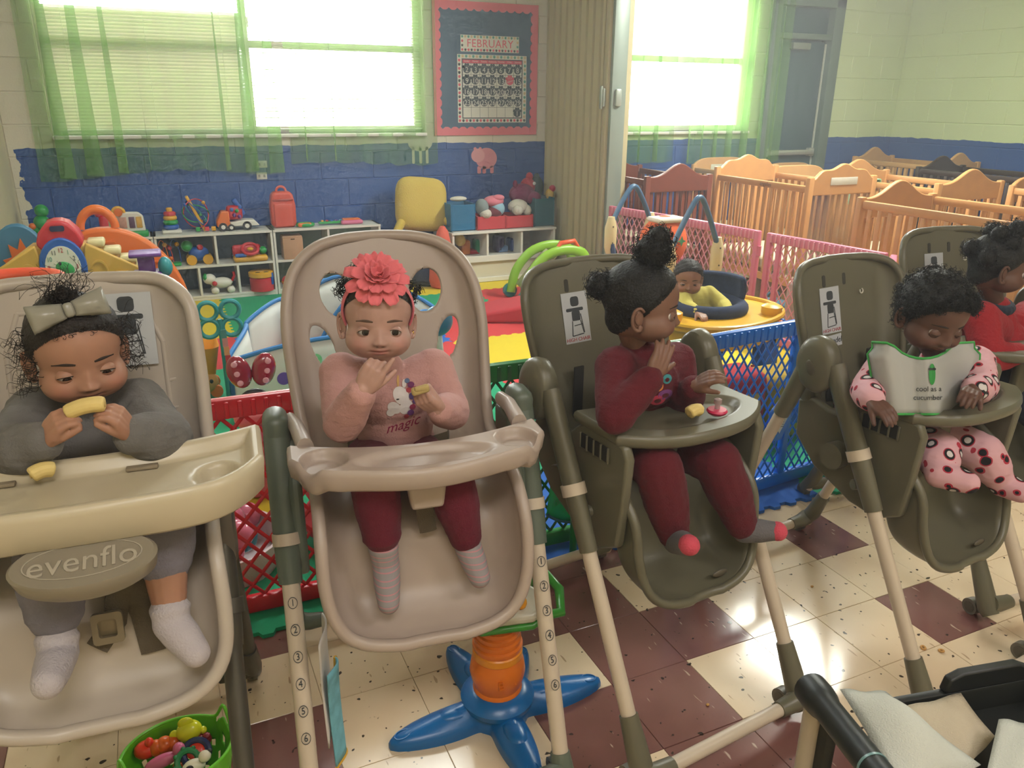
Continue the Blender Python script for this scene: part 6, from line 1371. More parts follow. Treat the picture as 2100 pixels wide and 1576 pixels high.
# banana pieces
M_BAN = mat('banana', '#d8bf78', .6, var=.12, vscale=60, bump=.2)
def banana(label, p, rx, ln, ang, tilt=0):
    t = thing('banana_piece', label, 'banana', p); pts = [(ln*(u-.5), 0, .004*math.sin(PI*u)) for u in np.linspace(0, 1, 9)]
    MB().tube(pts, [rx*.93]+[rx]*7+[rx*.93], 7, M=T((0, 0, 0), (0, tilt, ang))).build('flesh', M_BAN, t, bev=.003)
    for e in (-1, 1): MB().cyl((e*ln*.5-.0006, 0, 0), (e*ln*.5+.0006, 0, 0), rx*.35, n=10, M=T((0, 0, 0), (0, tilt, ang))).build('core', mat('banana_core', '#b89a58', .7), t)
banana('banana chunk held in the hoodie toddler\'s hands', P(176, 838, 1.20), .0125, .052, R(-8), R(-10))
banana('banana chunk lying on the white tray', F(90, 985, .878)+V3((0, 0, .012)), .0125, .03, R(20))

# ------------------------------------------------ baby in pink with the flower headband (cream chair)
def hair2(t, M0, Mh):
    cap_hair(t, M0, H_DK, .0022, .0006, front=.060, slope=.95, seed=4); rg = np.random.default_rng(5); mb = MB()
    for c in ((-.060, .02, .055), (.064, .02, .048), (-.035, .01, .085)): puff(mb, M0, c, .024, 55, rg, .005, .0009)
    stuff(mb.build('hair_puffs', H_BL, t, ang=180))
    mh = cloth('headband_pink', '#d8707c', bump=.2)
    pts = []
    for a in np.linspace(0, 2*PI, 41)[:-1]:
        d = np.array([[math.sin(a), .42*math.cos(a)*-0-.10+.24*0, math.cos(a)]]); d = np.array([[math.sin(a), -.18+.36*(1-math.cos(a))*.5, math.cos(a)*.95]]); d /= np.linalg.norm(d); r_ = head_r(d)[0]+.003
        if d[0, 2] > -.25: pts.append(tuple(d[0]*r_))
    k0 = max(range(len(pts)), key=lambda i: (V3(pts[i])-V3(pts[i-1])).length); pts = pts[k0:]+pts[:k0]
    MB().tube(pts, .011, 8, flat=.25, ref=(0, 1, 0), M=M0).build('headband', mh, t, ang=80)
    FM = M0 @ T((-.004, -.040, .088), (R(46), 0, 0)); fl_ = []
    mf = cloth('flower_pink', '#e07078', bump=.15)
    def petal(a, r0, L_, w_, lift, curlv):
        rows = []
        for i in range(9):
            u = i/8; row = []
            for k in range(7):
                v = -1+2*k/6; ww = w_*math.sin(PI*(.10+.78*u))**.6*(.5+.6*u); row.append((r0+L_*u*math.cos(lift)-curlv*u*u*.3, v*ww, .002+L_*u*math.sin(lift)+curlv*u*u-.006*(1-v*v)*u+.0025*math.sin(v*5+a*3)*u))
            rows.append(row)
        return rows
    root_ = MB().ell((0, 0, .004), (.016, .016, .010), 14, 8, FM).build('flower', mf, t)
    for ring, (n, r0, L_, w_, lift, cv) in enumerate(((11, .012, .046, .0155, .10, -.010), (9, .008, .040, .0155, .45, -.004), (8, .004, .030, .014, .85, .0), (6, .002, .022, .012, 1.2, .002))):
        for i in range(n):
            a = 2*PI*i/n+ring*.4+random.uniform(-.1, .1); MB().grid(petal(a, r0, L_*random.uniform(.9, 1.1), w_, lift+random.uniform(-.12, .12), cv), FM @ T((0, 0, .002*ring), (0, 0, a))).build('petal', mf, root_, ang=180, solid=.0008)
M_PS = cloth('shirt_dusty_pink', '#b98c88', bump=.35, var=.06); M_MA = cloth('pants_maroon', '#5e0c24', bump=.4); 
def stripes(name, a, b, c, sc):
    m = bpy.data.materials.new(name); m.use_nodes = True; nt = m.node_tree; bs = nt.nodes['Principled BSDF']; N = nt.nodes.new; L = nt.links.new
    tc = N('ShaderNodeTexCoord'); w_ = N('ShaderNodeTexWave'); w_.bands_direction = 'Z'; w_.inputs['Scale'].default_value = sc; L(tc.outputs['Object'], w_.inputs['Vector']); cr = N('ShaderNodeValToRGB'); cr.color_ramp.interpolation = 'CONSTANT'
    cr.color_ramp.elements[0].color = (*lin(a), 1); e = cr.color_ramp.elements.new(.45); e.color = (*lin(b), 1); cr.color_ramp.elements[-1].position = .75; cr.color_ramp.elements[-1].color = (*lin(c), 1); L(w_.outputs['Fac'], cr.inputs[0]); L(cr.outputs[0], bs.inputs['Base Color']); bs.inputs['Roughness'].default_value = .95; return m
M_SK2 = stripes('sock_striped', '#8f8a8c', '#b98088', '#8f8a8c', 14)
J2 = dict(hip=V3((.405, 1.47, .705)), chest=P(800, 815, 1.445), neck=P(783, 742, 1.425), shL=P(700, 768, 1.425), shR=P(888, 758, 1.43), elL=P(703, 868, 1.335), elR=P(925, 845, 1.365), wrL=P(744, 800, 1.26), wrR=P(900, 840, 1.285),
          knL=P(768, 985, 1.275), anL=P(790, 1150, 1.275), toL=P(797, 1238, 1.235), knR=P(922, 980, 1.275), anR=P(957, 1112, 1.265), toR=P(984, 1185, 1.228))
J2['handL'] = (P(768, 758, 1.25)-J2['wrL'], V3((.55, .8, -.1)), -1, dict(curls=(6, 52, 62, 66), s=.86, thumb=.4, tcurl=20))
J2['handR'] = (P(850, 812, 1.265)-J2['wrR'], V3((-.2, .3, .8)), -1, dict(curls=(40, 46, 50, 54), s=.82, thumb=.2, tcurl=40))
hd2 = (P(775, 655, 1.375), (-.20, -.96, .02), R(3), .96)
p2_, tr2, ar2, _ = person('baby in a pink sweatshirt with a big coral flower headband', (.43, 1.47, .64), '#b28c80', J2, hd2,
    [('sweatshirt', M_PS, torso_wear(.012), .0036, .0016), ('trousers', M_MA, leg_wear((.66, .90), .010), .0036, .0012), ('sock', M_SK2, sock_wear('L', .16), .003, .0006), ('sock', M_SK2, sock_wear('R', .16), .003, .0006)], hair2, eyes=(28, 19), gaze=(6, 6), s=.95, lip='#a05a54', brow='#5a4436')
rl = V3((.43, 1.47, .64)); tr = tr2['sweatshirt']; dd = V3((.28, .88, -.25)); ax, ay = V3((1, -.2, 0)), V3((0, -.1, 1))
cp = lambda px, py: P(px, py, 1.36)-rl
MU = mat('print_unicorn', '#cfc8c6', .85)
for px, py, rx, ry, tl in ((822, 815, .014, .021, .45), (808, 840, .011, .015, .75), (800, 850, .008, .008, 0), (832, 838, .012, .016, -.3)):
    ca_, sa_ = math.cos(tl), math.sin(tl); ellipse_decal(p2_, tr, cp(px, py), (ax*ca_+ay*sa_)*rx, (ay*ca_-ax*sa_)*ry, dd, MU, 'unicorn_print')
ellipse_decal(p2_, tr, cp(815, 785), ax*.0022, ay*.013, dd, mat('print_horn', '#c8a060', .8), 'horn_print'); ellipse_decal(p2_, tr, cp(828, 790), ax*.004, ay*.009, dd, MU, 'ear_print', off=.002); ellipse_decal(p2_, tr, cp(815, 822), ax*.003, ay*.0015, dd, M_BLK, 'eye_print', off=.0024)
for k, (px, py, r_, c) in enumerate(((842, 792, .0065, '#6a2c5a'), (850, 802, .007, '#8a2a48'), (846, 815, .0075, '#4a3c6a'), (838, 803, .0055, '#a8404a'), (852, 826, .006, '#5a3a6a'), (846, 838, .006, '#8a2a48'), (842, 850, .0065, '#6a3a7a'), (833, 858, .005, '#a8404a'), (834, 784, .005, '#5a6a8a'), (853, 814, .004, '#a8404a'))): ellipse_decal(p2_, tr, cp(px, py), ax*r_, ay*r_, dd, mat('print_fl%d' % k, c, .85), 'flower_print', off=.0018+.0002*k)
text_decal(p2_, tr, 'magic', .03, cp(825, 876), ax+V3((0, 0, .22)), ay, dd, mat('print_magenta', '#8a1c48', .85), 'printed_word', shear=.3)
t = thing('cracker', 'small cracker held by the baby in pink', 'cracker', P(862, 800, 1.262)); MB().rbox((0, 0, 0), (.034, .01, .016), .005, 3, T((0, 0, 0), (0, R(-8), 0))).build('cracker_body', mat('cracker_tan', '#b09a64', .8, bump=.4), t); MB().rbox((.0, -.004, .004), (.024, .006, .008), .002, 2).build('bitten_edge', mat('cracker_tan'), t)
for px, py in ((717, 698), (846, 683)): MB().ell(P(px, py, 1.372)-rl, .0032, 10, 8).build('earring', mat('gold'), p2_)

# ------------------------------------------------ child in crimson looking aside (first taupe chair)
def hair3(t, M0, Mh):
    cap_hair(t, M0, H_BL, .004, .001, front=.052, slope=1.2, seed=6); rg = np.random.default_rng(8); mb = MB()
    puff(mb, M0, (0, .0, .112), .045, 260, rg, .006, .0011, turns=3); puff(mb, M0, (.0, .095, .028), .034, 170, rg, .006, .0011, turns=3); puff(mb, M0, (-.005, -.005, .14), .028, 90, rg, .005, .001)
    for k in range(120):
        a = rg.uniform(-1, 1); p = V3((a*.058, -.05+abs(a)*.03, .052-.02*abs(a))); curl(mb, M0 @ p, M0.to_3x3() @ V3((p.x*6, -.6, .2)), rg.uniform(.006, .014), .002, 1, .0005, rg)
    stuff(mb.build('hair_puffs', H_BL, t, ang=180)); MB().torus(.022, .004, M0 @ T((0, 0, .092)), 20, 8).build('hair_tie', mat('tie_dark', '#2a2420', .6), t)
M_CR = cloth('crimson_fleece', '#560618', bump=.35); M_SK3 = cloth('sock_grey', '#6a676a', bump=.5); M_SOLE = cloth('sock_pink', '#c8485a', bump=.6)
J3 = dict(hip=V3((.975, 1.47, .665)), chest=P(1318, 780, 1.375), neck=P(1303, 710, 1.355), shL=P(1264, 755, 1.33), shR=P(1385, 742, 1.41), elL=P(1262, 850, 1.245), elR=P(1400, 832, 1.36), wrL=P(1338, 772, 1.235), wrR=P(1424, 793, 1.28),
          knL=P(1350, 960, 1.22), anL=P(1383, 1100, 1.20), toL=P(1412, 1118, 1.115), knR=P(1472, 950, 1.225), anR=P(1523, 1080, 1.195), toR=P(1590, 1090, 1.145))
J3['handL'] = (P(1368, 705, 1.245)-J3['wrL'], V3((.2, .95, .1)), -1, dict(curls=(8, 8, 10, 14), s=.86, thumb=.8, tcurl=5, spread=.2))
J3['handR'] = (P(1455, 775, 1.25)-J3['wrR'], V3((.1, .5, -.8)), -1, dict(curls=(18, 22, 28, 34), s=.84, thumb=.5))
hd3 = (P(1322, 625, 1.335), (.86, -.48, -.10), R(0), 1.02)
p3_, tr3, ar3, _ = person('toddler in a crimson outfit with curly puffs, hand at the mouth', (.975, 1.47, .60), '#7a5848', J3, hd3,
    [('sweatshirt', M_CR, torso_wear(.014), .0036, .0022), ('trousers', M_CR, leg_wear(.95, .013), .0036, .0020), ('sock', M_SK3, sock_wear('L', .12), .003, .0006), ('sock', M_SK3, sock_wear('R', .12), .003, .0006)], hair3, eyes=(18, 11), gaze=(0, -4), s=1.0, lip='#6a3834')
rl = V3((.975, 1.47, .60))
for sd in ('L', 'R'):
    h0, a, b, heel, c = ar3['leg'+sd]; MB().ell(c-rl+(c-heel).normalized()*.004, (.0215, .0235, .0215), 16, 12).build('toe_patch', M_SOLE, p3_); MB().ell(heel-rl+(b-a).normalized()*.008-(c-heel).normalized()*.006, (.021, .021, .021), 14, 10).build('heel_patch', M_SOLE, p3_)
tr = tr3['sweatshirt']; dd = V3((.45, .85, -.25)); ax, ay = V3((1, -.25, 0)), V3((0, 0, 1))
for k, (px, py, rx, ry, c) in enumerate(((1372, 780, .011, .011, '#3f8f94'), (1355, 795, .009, .011, '#c8783c'), (1368, 812, .018, .012, '#7a3f7c'), (1352, 824, .018, .012, '#c03a54'))):
    c_ = P(px, py, 1.29)-rl; o_ = ellipse_decal(p3_, tr, c_, ax*rx, ay*ry, dd, mat('letter_%d' % k, c, .85), 'letter_applique'); ellipse_decal(p3_, tr, c_-V3((0, 0, ry*.15)), ax*rx*.45, ay*ry*.45, dd, M_CR, 'letter_counter', parent=o_, off=.0022)
banana('banana chunk on the taupe tray beside the pacifier', P(1424, 845, 1.235)+V3((0, 0, .0)), .0145, .034, R(10))
pc = thing('pacifier', 'pink pacifier with a clear nipple on the taupe tray', 'pacifier', P(1470, 847, 1.255)); MB().lathe([(.001, 0), (.02, .0), (.023, .005), (.02, .009), (.001, .010)], 22).build('shield', pl('paci_pink', '#c81c50'), pc); MB().lathe([(.006, .010), (.0055, .018), (.009, .024), (.0085, .032), (.001, .035)], 16).build('nipple', pl('paci_clear', '#b8a0a0', rough=.1, alpha=.6), pc); MB().torus(.012, .002, T((0, 0, -.003)), 18, 6).build('ring', pl('paci_white', '#c9ccd0'), pc)

# ------------------------------------------------ child with the bib (second taupe chair)
def hair4(t, M0, Mh):
    _, Q = cap_hair(t, M0, H_BL, .012, .004, front=.044, slope=1.1, seed=9); rg = np.random.default_rng(10); mb = MB()
    for k in range(1100):
        q = V3(Q[int(rg.integers(len(Q)))]); d = q.normalized()+V3(rg.normal(0, .35, 3)); curl(mb, M0 @ (q*.97), M0.to_3x3() @ d, rg.uniform(.010, .020), rg.uniform(.002, .005), 2, .0009, rg, 10, 4)
    stuff(mb.build('afro_curls', H_BL, t, ang=180))
def penguin_mat():
    m = bpy.data.materials.new('penguin_print'); m.use_nodes = True; nt = m.node_tree; bs = nt.nodes['Principled BSDF']; N = nt.nodes.new; L = nt.links.new
    tc = N('ShaderNodeTexCoord'); vo = N('ShaderNodeTexVoronoi'); vo.inputs['Scale'].default_value = 26; L(tc.outputs['Object'], vo.inputs['Vector']); cr = N('ShaderNodeValToRGB'); cr.color_ramp.interpolation = 'CONSTANT'
    cr.color_ramp.elements[0].color = (*lin('#c9c2c0'), 1)
    for p_, c in ((.22, '#17151a'), (.36, '#a8283c'), (.42, '#cfa0a8')): e = cr.color_ramp.elements.new(p_); e.color = (*lin(c), 1)
    cr.color_ramp.elements[-1].position = 1; cr.color_ramp.elements[-1].color = (*lin('#cfa0a8'), 1); L(vo.outputs['Distance'], cr.inputs[0]); L(cr.outputs[0], bs.inputs['Base Color']); bs.inputs['Roughness'].default_value = .95; return m
M_PEN = penguin_mat()
J4 = dict(hip=V3((1.655, 1.375, .625)), chest=P(1912, 800, 1.235), neck=P(1922, 728, 1.215), shL=P(1815, 752, 1.25), shR=P(2003, 745, 1.215), elL=P(1778, 800, 1.20), elR=P(2012, 795, 1.14), wrL=P(1788, 822, 1.135), wrR=P(1995, 800, 1.085),
          knL=P(1925, 925, 1.13), anL=P(1925, 965, 1.09), toL=P(1985, 990, 1.03), knR=P(2015, 930, 1.13), anR=P(2050, 985, 1.10), toR=P(2095, 1010, 1.05))
J4['handL'] = (P(1822, 848, 1.085)-J4['wrL'], V3((.2, .1, -1)), -1, dict(curls=(16, 18, 20, 24), s=.84, thumb=.5))
J4['handR'] = (P(1978, 822, 1.045)-J4['wrR'], V3((.1, .2, -1)), 1, dict(curls=(20, 24, 26, 30), s=.84, thumb=.5))
hd4 = (P(1917, 648, 1.175), (-.22, -.90, -.34), R(4), 1.0)
p4_, tr4, ar4, _ = person('baby with short curly hair wearing a clear bib', (1.66, 1.37, .56), '#5e4034', J4, hd4,
    [('sleeper', M_PEN, torso_wear(.012), .0036, .0018), ('sleeper_legs', M_PEN, lambda q, a, J, s: (leg_wear(1.0, .012)(q, a, J, s), sock_wear('L', .2, .008)(q, a, J, s), sock_wear('R', .2, .008)(q, a, J, s)), .0036, .0018)], hair4, eyes=(1.5, 3), gaze=(0, -24), s=.97, lip='#6a3a38')
rl = V3((1.66, 1.37, .56)); tr = tr4['sleeper']
# bib: cloth sheet in front of the chest with green edging
bs_ = MB(); W_, rows = 15, []
for j in range(13):
    v = j/12; row = []
    for i in range(W_):
        u = -1+2*i/(W_-1); pxc = 1893+8*v; half = (118-18*v) if v > .12 else 104; px = pxc+u*half; py = 706+144*v-(4*(abs(u)**2))*(1-v)+ (30*max(0, 1-(u/.6)**2)**.7)*(1-v)**2
        row.append(P(px, py, 1.135-.035*(1-u*u)+.03*abs(u)+.03*(1-v)-.012*math.sin(7*u))-rl)
    rows.append(row)
M_BIB = sheer('bib_vinyl', '#c4c4c0', .82, .25); bb_ = MB().grid(rows).build('bib', M_BIB, p4_, ang=180, solid=.0012)
edge_ = [r[0] for r in rows]+list(rows[-1])[1:]+[r[-1] for r in rows[::-1]][1:]+list(rows[0])[::-1][1:-1]; MB().tube(edge_, .003, 6, closed=True).build('bib_edging', cloth('bib_green', '#3a9a48', bump=.2), bb_, ang=180)
def bibp(px, py): return P(px, py, 1.088)-rl
btree = BVHTree.FromPolygons([p for r in rows for p in r], [(j*W_+i, j*W_+i+1, (j+1)*W_+i+1, (j+1)*W_+i) for j in range(12) for i in range(W_-1)])
dv = (P(1905, 770, 1.1)-CAM).normalized(); axb = RT; ayb = UP
ellipse_decal(p4_, btree, bibp(1912, 768), axb*.0075, ayb*.024, dv, mat('cuke_green', '#2a8a3c', .7), 'cucumber_print', bb_, off=.0035)
for s_ in (-1, 1): ellipse_decal(p4_, btree, bibp(1912+4*s_, 757), axb*.0045, ayb*.003, dv, M_BLK, 'sunglasses_print', bb_, off=.0045)
for k, (w_, px, py) in enumerate((('cool as a', 1905, 799), ('cucumber', 1903, 817))): o_ = text_decal(p4_, btree, w_, .0165, bibp(px, py), axb, ayb, dv, M_BLK, 'printed_word', off=.004); o_.parent = bb_

# ------------------------------------------------ child in red fleece (third taupe chair)
def hair5(t, M0, Mh):
    cap_hair(t, M0, H_BL, .005, .0015, front=.052, slope=1.15, seed=12); rg = np.random.default_rng(14); mb = MB()
    for c, r_ in (((.0, -.005, .105), .034), ((-.03, .05, .085), .03), ((.03, .045, .085), .03), ((-.055, .07, .02), .03), ((.0, .095, .03), .03), ((-.05, .02, .07), .026)): puff(mb, M0, c, r_, 110, rg, .005, .0011, turns=3)
    stuff(mb.build('hair_knots', H_BL, t, ang=180))
M_RF = cloth('fleece_red', '#9a1420', bump=.9, bscale=150); M_NVC = cloth('collar_navy', '#1c2436', bump=.4)
J5 = dict(hip=V3((2.31, 1.56, .65)), chest=P(2050, 700, 1.475), neck=P(2040, 620, 1.49), shL=P(2010, 652, 1.43), shR=P(2120, 640, 1.54), elL=P(2030, 735, 1.36), elR=P(2150, 720, 1.46), wrL=P(2092, 725, 1.33), wrR=P(2130, 745, 1.38), knL=P(2150, 870, 1.28), anL=P(2170, 960, 1.25), toL=P(2190, 990, 1.2))
J5['handL'] = (V3((.8, -.2, -.1)), V3((0, .2, -1)), -1, dict(curls=(20, 20, 24, 28), s=.92)); J5['handR'] = (V3((-.3, -.8, -.1)), V3((0, .2, -1)), 1, dict(curls=(20, 20, 24, 28), s=.92))
hd5 = (P(2052, 545, 1.47), (.84, -.52, -.18), R(0), 1.02)
def collar5(q, a, J, s):
    n = Vector(J['neck'])
    for k in np.linspace(0, 2*PI, 20)[:-1]: q.ell(n+Vector((.042*math.cos(k), .042*math.sin(k), -.004-.012*math.sin(k)*-1)), .016)
p5_, tr5, ar5, _ = person('toddler in a red fleece with a navy collar looking aside', (2.31, 1.58, .58), '#624336', J5, hd5,
    [('fleece', M_RF, torso_wear(.018), .0038, .002), ('fleece_collar', M_NVC, collar5, .0036, .0006), ('trousers', M_NVC, leg_wear(.9, .01), .0042, .0012)], hair5, eyes=(17, 11), gaze=(0, -8), vox=.0026, lip='#5a302c')

# ------------------------------------------------ small baby in the activity center
def hair6(t, M0, Mh):
    _, Q = cap_hair(t, M0, H_DK, .006, .003, front=.052, slope=1.05, seed=20); rg = np.random.default_rng(21); mb = MB()
    for k in range(260):
        q = V3(Q[int(rg.integers(len(Q)))]); curl(mb, M0 @ (q*.98), M0.to_3x3() @ (q.normalized()+V3(rg.normal(0, .3, 3))), rg.uniform(.008, .014), .003, 1.5, .001, rg, 7, 3)
    stuff(mb.build('short_curls', H_DK, t, ang=180))
M_YS = cloth('shirt_yellow', '#c9bc5c', bump=.2)
J6 = dict(hip=V3((2.44, 3.10, .36)), chest=V3((2.41, 3.10, .465)), neck=V3((2.395, 3.105, .52)), shL=V3((2.335, 3.10, .50)), shR=V3((2.475, 3.08, .495)), elL=V3((2.30, 3.02, .46)), elR=V3((2.50, 2.99, .455)), wrL=V3((2.30, 2.93, .452)), wrR=V3((2.455, 2.90, .45)), knL=V3((2.40, 3.0, .28)), anL=V3((2.40, 3.0, .10)), toL=V3((2.39, 2.94, .04)), knR=V3((2.50, 3.02, .28)), anR=V3((2.50, 3.02, .10)), toR=V3((2.5, 2.96, .04)))
J6['handL'] = (V3((-.1, -1, -.1)), V3((0, 0, -1)), -1, dict(curls=(16, 18, 20, 24), s=.9)); J6['handR'] = (V3((-.1, -1, -.5)), V3((0, .3, -1)), 1, dict(curls=(16, 18, 20, 24), s=.9))
hd6 = (P(1411, 572, 3.10), (-.50, -.86, -.12), R(0), 1.0)
person('small baby in a yellow shirt sitting in the yellow activity center', (2.46, 3.08, .30), '#94684e', J6, hd6, [('shirt', M_YS, torso_wear(.009), .005, .001), ('trousers', cloth('pants_blue', '#2c4a7a'), leg_wear(.95, .008), .005, .001)], hair6, eyes=(18, 12), gaze=(0, 0), vox=.0034, lip='#8a4c44')
# ================================================================== NEAR THE CAMERA
# ---- star-footed activity toy
B0 = F(1020, 1462); Yt = B0.y
st = thing('star_toy', 'standing toy with a blue starfish foot, orange column and white activity top', 'toy', (B0.x, B0.y, 0))
M_SB = pl('star_blue', '#125f9e', rough=.3); M_SO = pl('column_orange', '#d8701e', rough=.32); M_SYB = pl('band_orange', '#dc8a1c', rough=.35)
tips = [F(912, 1325), F(775, 1545), F(1250, 1398), F(1115, 1640), F(1080, 1330)]; tips = [Vector((p.x-B0.x, p.y-B0.y)) for p in tips]
angs = sorted((math.atan2(p.y, p.x), p.length) for p in tips); ks = []
rows_n = 60
def star_r(a):
    r_ = .075
    for b, l in angs:
        d = math.atan2(math.sin(a-b), math.cos(a-b)); r_ = max(r_, .072+(l-.072)*max(0, 1-abs(d)/.62)**1.7)
    return r_
n = 150; outl = []
for i in range(n):
    a = 2*PI*i/n; outl.append(star_r(a))
sm = np.array(outl)
for _ in range(3): sm = (np.roll(sm, 1)+2*sm+np.roll(sm, -1))/4
rows = []
for q, z in ((1.0, .0), (1.0, .012), (.985, .02), (.95, .026), (.85, .032), (.65, .042), (.45, .052), (.3, .06), (.01, .062)):
    rows.append([(sm[i]*q*math.cos(2*PI*i/n), sm[i]*q*math.sin(2*PI*i/n), z) for i in range(n)])
MB().grid(rows, None, True).build('starfish_base', M_SB, st, ang=60)
for b, l in angs:
    u = Vector((math.cos(b), math.sin(b), 0)); zt_ = .034
    MB().ring(star(.018, .0085), [(x*.72, y*.72) for x, y in star(.018, .0085)], .002, frame(u*(l*.62)+Vector((0, 0, .0345)), (u.x*.12, u.y*.12, 1), u)).build('embossed_star', M_SB, st)
    MB().ring(circ(.02, 20, 0, 0, .014), circ(.0175, 20, 0, 0, .0118), .002, frame(u*(l*.80)+Vector((0, 0, .0285)), (u.x*.15, u.y*.15, 1), u)).build('embossed_oval', M_SB, st)
    MB().ell(u*.105+Vector((0, 0, .04)), (.05, .026, .014), 16, 8, None, (0, 0, b)).build('base_petal', M_SB, st)
zc = P(1020, 1285, Yt).z
MB().lathe([(.072, .045), (.075, .06), (.066, .075), (.05, .082)], 32, T(s=(1.18, 1.18, 1))).build('column_socket', M_SB, st)
MB().lathe([(.048, .07), (.05, .085), (.047, .092), (.053, .115), (.056, .135), (.053, .16), (.047, .172), (.047, .176)], 32, T(s=(1.18, 1.18, 1))).build('column_lower', M_SO, st)
MB().lathe([(.0475, .175), (.05, .178), (.05, .194), (.0475, .197)], 32, T(s=(1.18, 1.18, 1))).build('column_band', M_SYB, st)
prof = [(.047, .196)]
for k in range(5): z = .20+.016*k; prof += [(.050-.003*k, z+.002), (.050-.003*k, z+.011), (.046-.003*k, z+.014)]
prof += [(.030, .29), (.028, zc+.08)]
MB().lathe(prof, 32, T(s=(1.18, 1.18, 1))).build('column_upper', M_SO, st)
for k, ch in enumerate('BA'): text('embossed_letter', ch, .03, M_SO, st, frame((.0+.03*k-.018, -.0635+.004*k, .135), (.0, -1, .05), (1, 0, 0)), ext=.003)
TM = T((.02, .03, .30), (R(12), 0, R(-12)))
top = MB().prism([(-.10, -.06), (-.06, -.085), (.06, -.085), (.10, -.06), (.085, .0), (.055, .03), (.05, .08), (-.05, .08), (-.055, .03), (-.085, .0)], .028, TM).build('activity_top', pl('top_white', '#c9c3b0', rough=.3), st, bev=.01, bseg=3)
MB().prism([(-.105, -.062), (-.06, -.092), (.06, -.092), (.105, -.062), (.085, -.03), (-.085, -.03)], .016, TM @ T((0, 0, -.014))).build('green_tray', pl('top_green', '#3a8a30', rough=.3), st, bev=.006)
for s_ in (-1, 1): MB().tube([(s_*.075, -.065, .0), (s_*.135, -.05, -.012), (s_*.145, .01, .0), (s_*.12, .06, .012), (s_*.075, .03, .01)], .012, 10, M=TM).build('grip', pl('top_green'), st)
for s_ in (-1, 1): MB().ell((s_*.035, -.045, .036), (.016, .022, .014), 14, 10, TM).build('slider', pl('slider_amber', '#d8901c', rough=.25), st)
MB().rbox((0, -.045, .029), (.09, .008, .004), .001, 1, TM).build('slider_slot', M_DARK, st)
MB().ell((.0, .035, .03), (.04, .034, .026), 18, 12, TM).build('dome', pl('dome_red', '#b83a1c', rough=.12), st); MB().torus(.043, .01, TM @ T((0, .035, .028)), 24, 8).build('dome_ring', pl('top_white'), st)
MB().tube([tuple(TM @ Vector((.05*math.cos(a), .085+.02*math.sin(a), .03+.03*math.sin(a)))) for a in np.linspace(0, PI, 12)], .013, 10).build('top_handle', pl('handle_orange', '#d85a1c', rough=.3), st)
for k, (x, y) in enumerate(((-.025, -.01), (.03, -.012))): MB().ell((x, y, .03), .008, 10, 8, TM).build('button', [PB, PR][k], st)

# ---- green basket of small toys
zb_ = .17; bc_ = F(362, 1532, zb_); bk = thing('toy_basket', 'lime green plastic basket with oval holes full of small toys', 'basket', (bc_.x, bc_.y, 0)); M_BG = pl('basket_lime', '#5fb41e', rough=.35)
nb, nr = 96, 30; Rr = .098
def bask(a, v):
    ear = max(0, math.cos(2*(a-.42)))**10; h = zb_-.01+.045*ear*1.0; r_ = .074+(Rr-.074)*v; return (r_*1.08*math.cos(a), r_*.92*math.sin(a), h*v+.002)
V_ = [[bask(2*PI*i/nb, j/nr) for i in range(nb)] for j in range(nr+1)]
holes = [(.42, .93, .30, .055), (.42+PI, .93, .30, .055)]+[(k*PI/8+(.2 if r_ else 0), .62-.2*r_, .075, .06) for r_ in range(3) for k in range(16)]
fs_ = []
for j in range(nr):
    for i in range(nb):
        a = 2*PI*(i+.5)/nb; v = (j+.5)/nr; dead = False
        for ha, hv, ra, rv in holes:
            da = math.atan2(math.sin(a-ha), math.cos(a-ha))
            if (da/ra)**2+((v-hv)/rv)**2 < 1: dead = True
        if not dead: fs_.append((j*nb+i, j*nb+(i+1) % nb, (j+1)*nb+(i+1) % nb, (j+1)*nb+i))
q = MB(); q.add([p for r_ in V_ for p in r_], fs_); q.build('basket_wall', M_BG, bk, solid=.003, ang=60)
MB().tube([V_[-1][i] for i in range(nb)], .0035, 8, closed=True).build('basket_rim', M_BG, bk); MB().lathe([(.001, .001), (.075, .001), (.075, .005), (.001, .005)], 32, T((0, 0, 0), s=(1.08, .92, 1))).build('basket_floor', M_BG, bk)
def small(px, py, z, nm, lb, parts):
    p = F(px, py, z); t = thing(nm, lb, 'toy', p, 0, None)
    for n_, c, r_, m_, rot in parts: MB().ell(c, r_, 16, 10, None, rot).build(n_, m_, t)
    return t
YL = pl('tiny_yellow', '#c8c820', rough=.25); OG = pl('tiny_orange', '#c8580e', rough=.3); RDk = pl('tiny_red', '#d8361c', rough=.3); NVY = pl('tiny_navy', '#16224a', rough=.35); GRN = pl('tiny_green', '#1c6a3a', rough=.35); PNK = pl('tiny_pink', '#c05a80', rough=.35); CRM = pl('tiny_cream', '#c8c0a8', rough=.4)
small(388, 1500, .165, 'bath_toy', 'yellow bath fish toy in the green basket', [('body', (0, 0, 0), (.026, .02, .024), YL, None), ('spout', (.026, -.004, -.004), (.008, .008, .008), YL, None), ('fin', (-.004, 0, .022), (.016, .006, .014), YL, (0, .4, 0)), ('tail', (-.028, 0, .0), (.01, .005, .012), YL, None)])
small(300, 1538, .145, 'bath_toy', 'red-orange bath toy with an open spout in the green basket', [('body', (0, 0, 0), (.024, .02, .018), RDk, None), ('spout', (.008, -.004, .018), (.009, .009, .012), RDk, None)])
small(338, 1530, .148, 'bath_toy', 'orange pumpkin bath toy in the green basket', [('body', (0, 0, 0), (.018, .018, .020), OG, None), ('lobe', (-.016, 0, 0), (.014, .016, .018), OG, None), ('lobe', (.016, 0, 0), (.014, .016, .018), OG, None)])
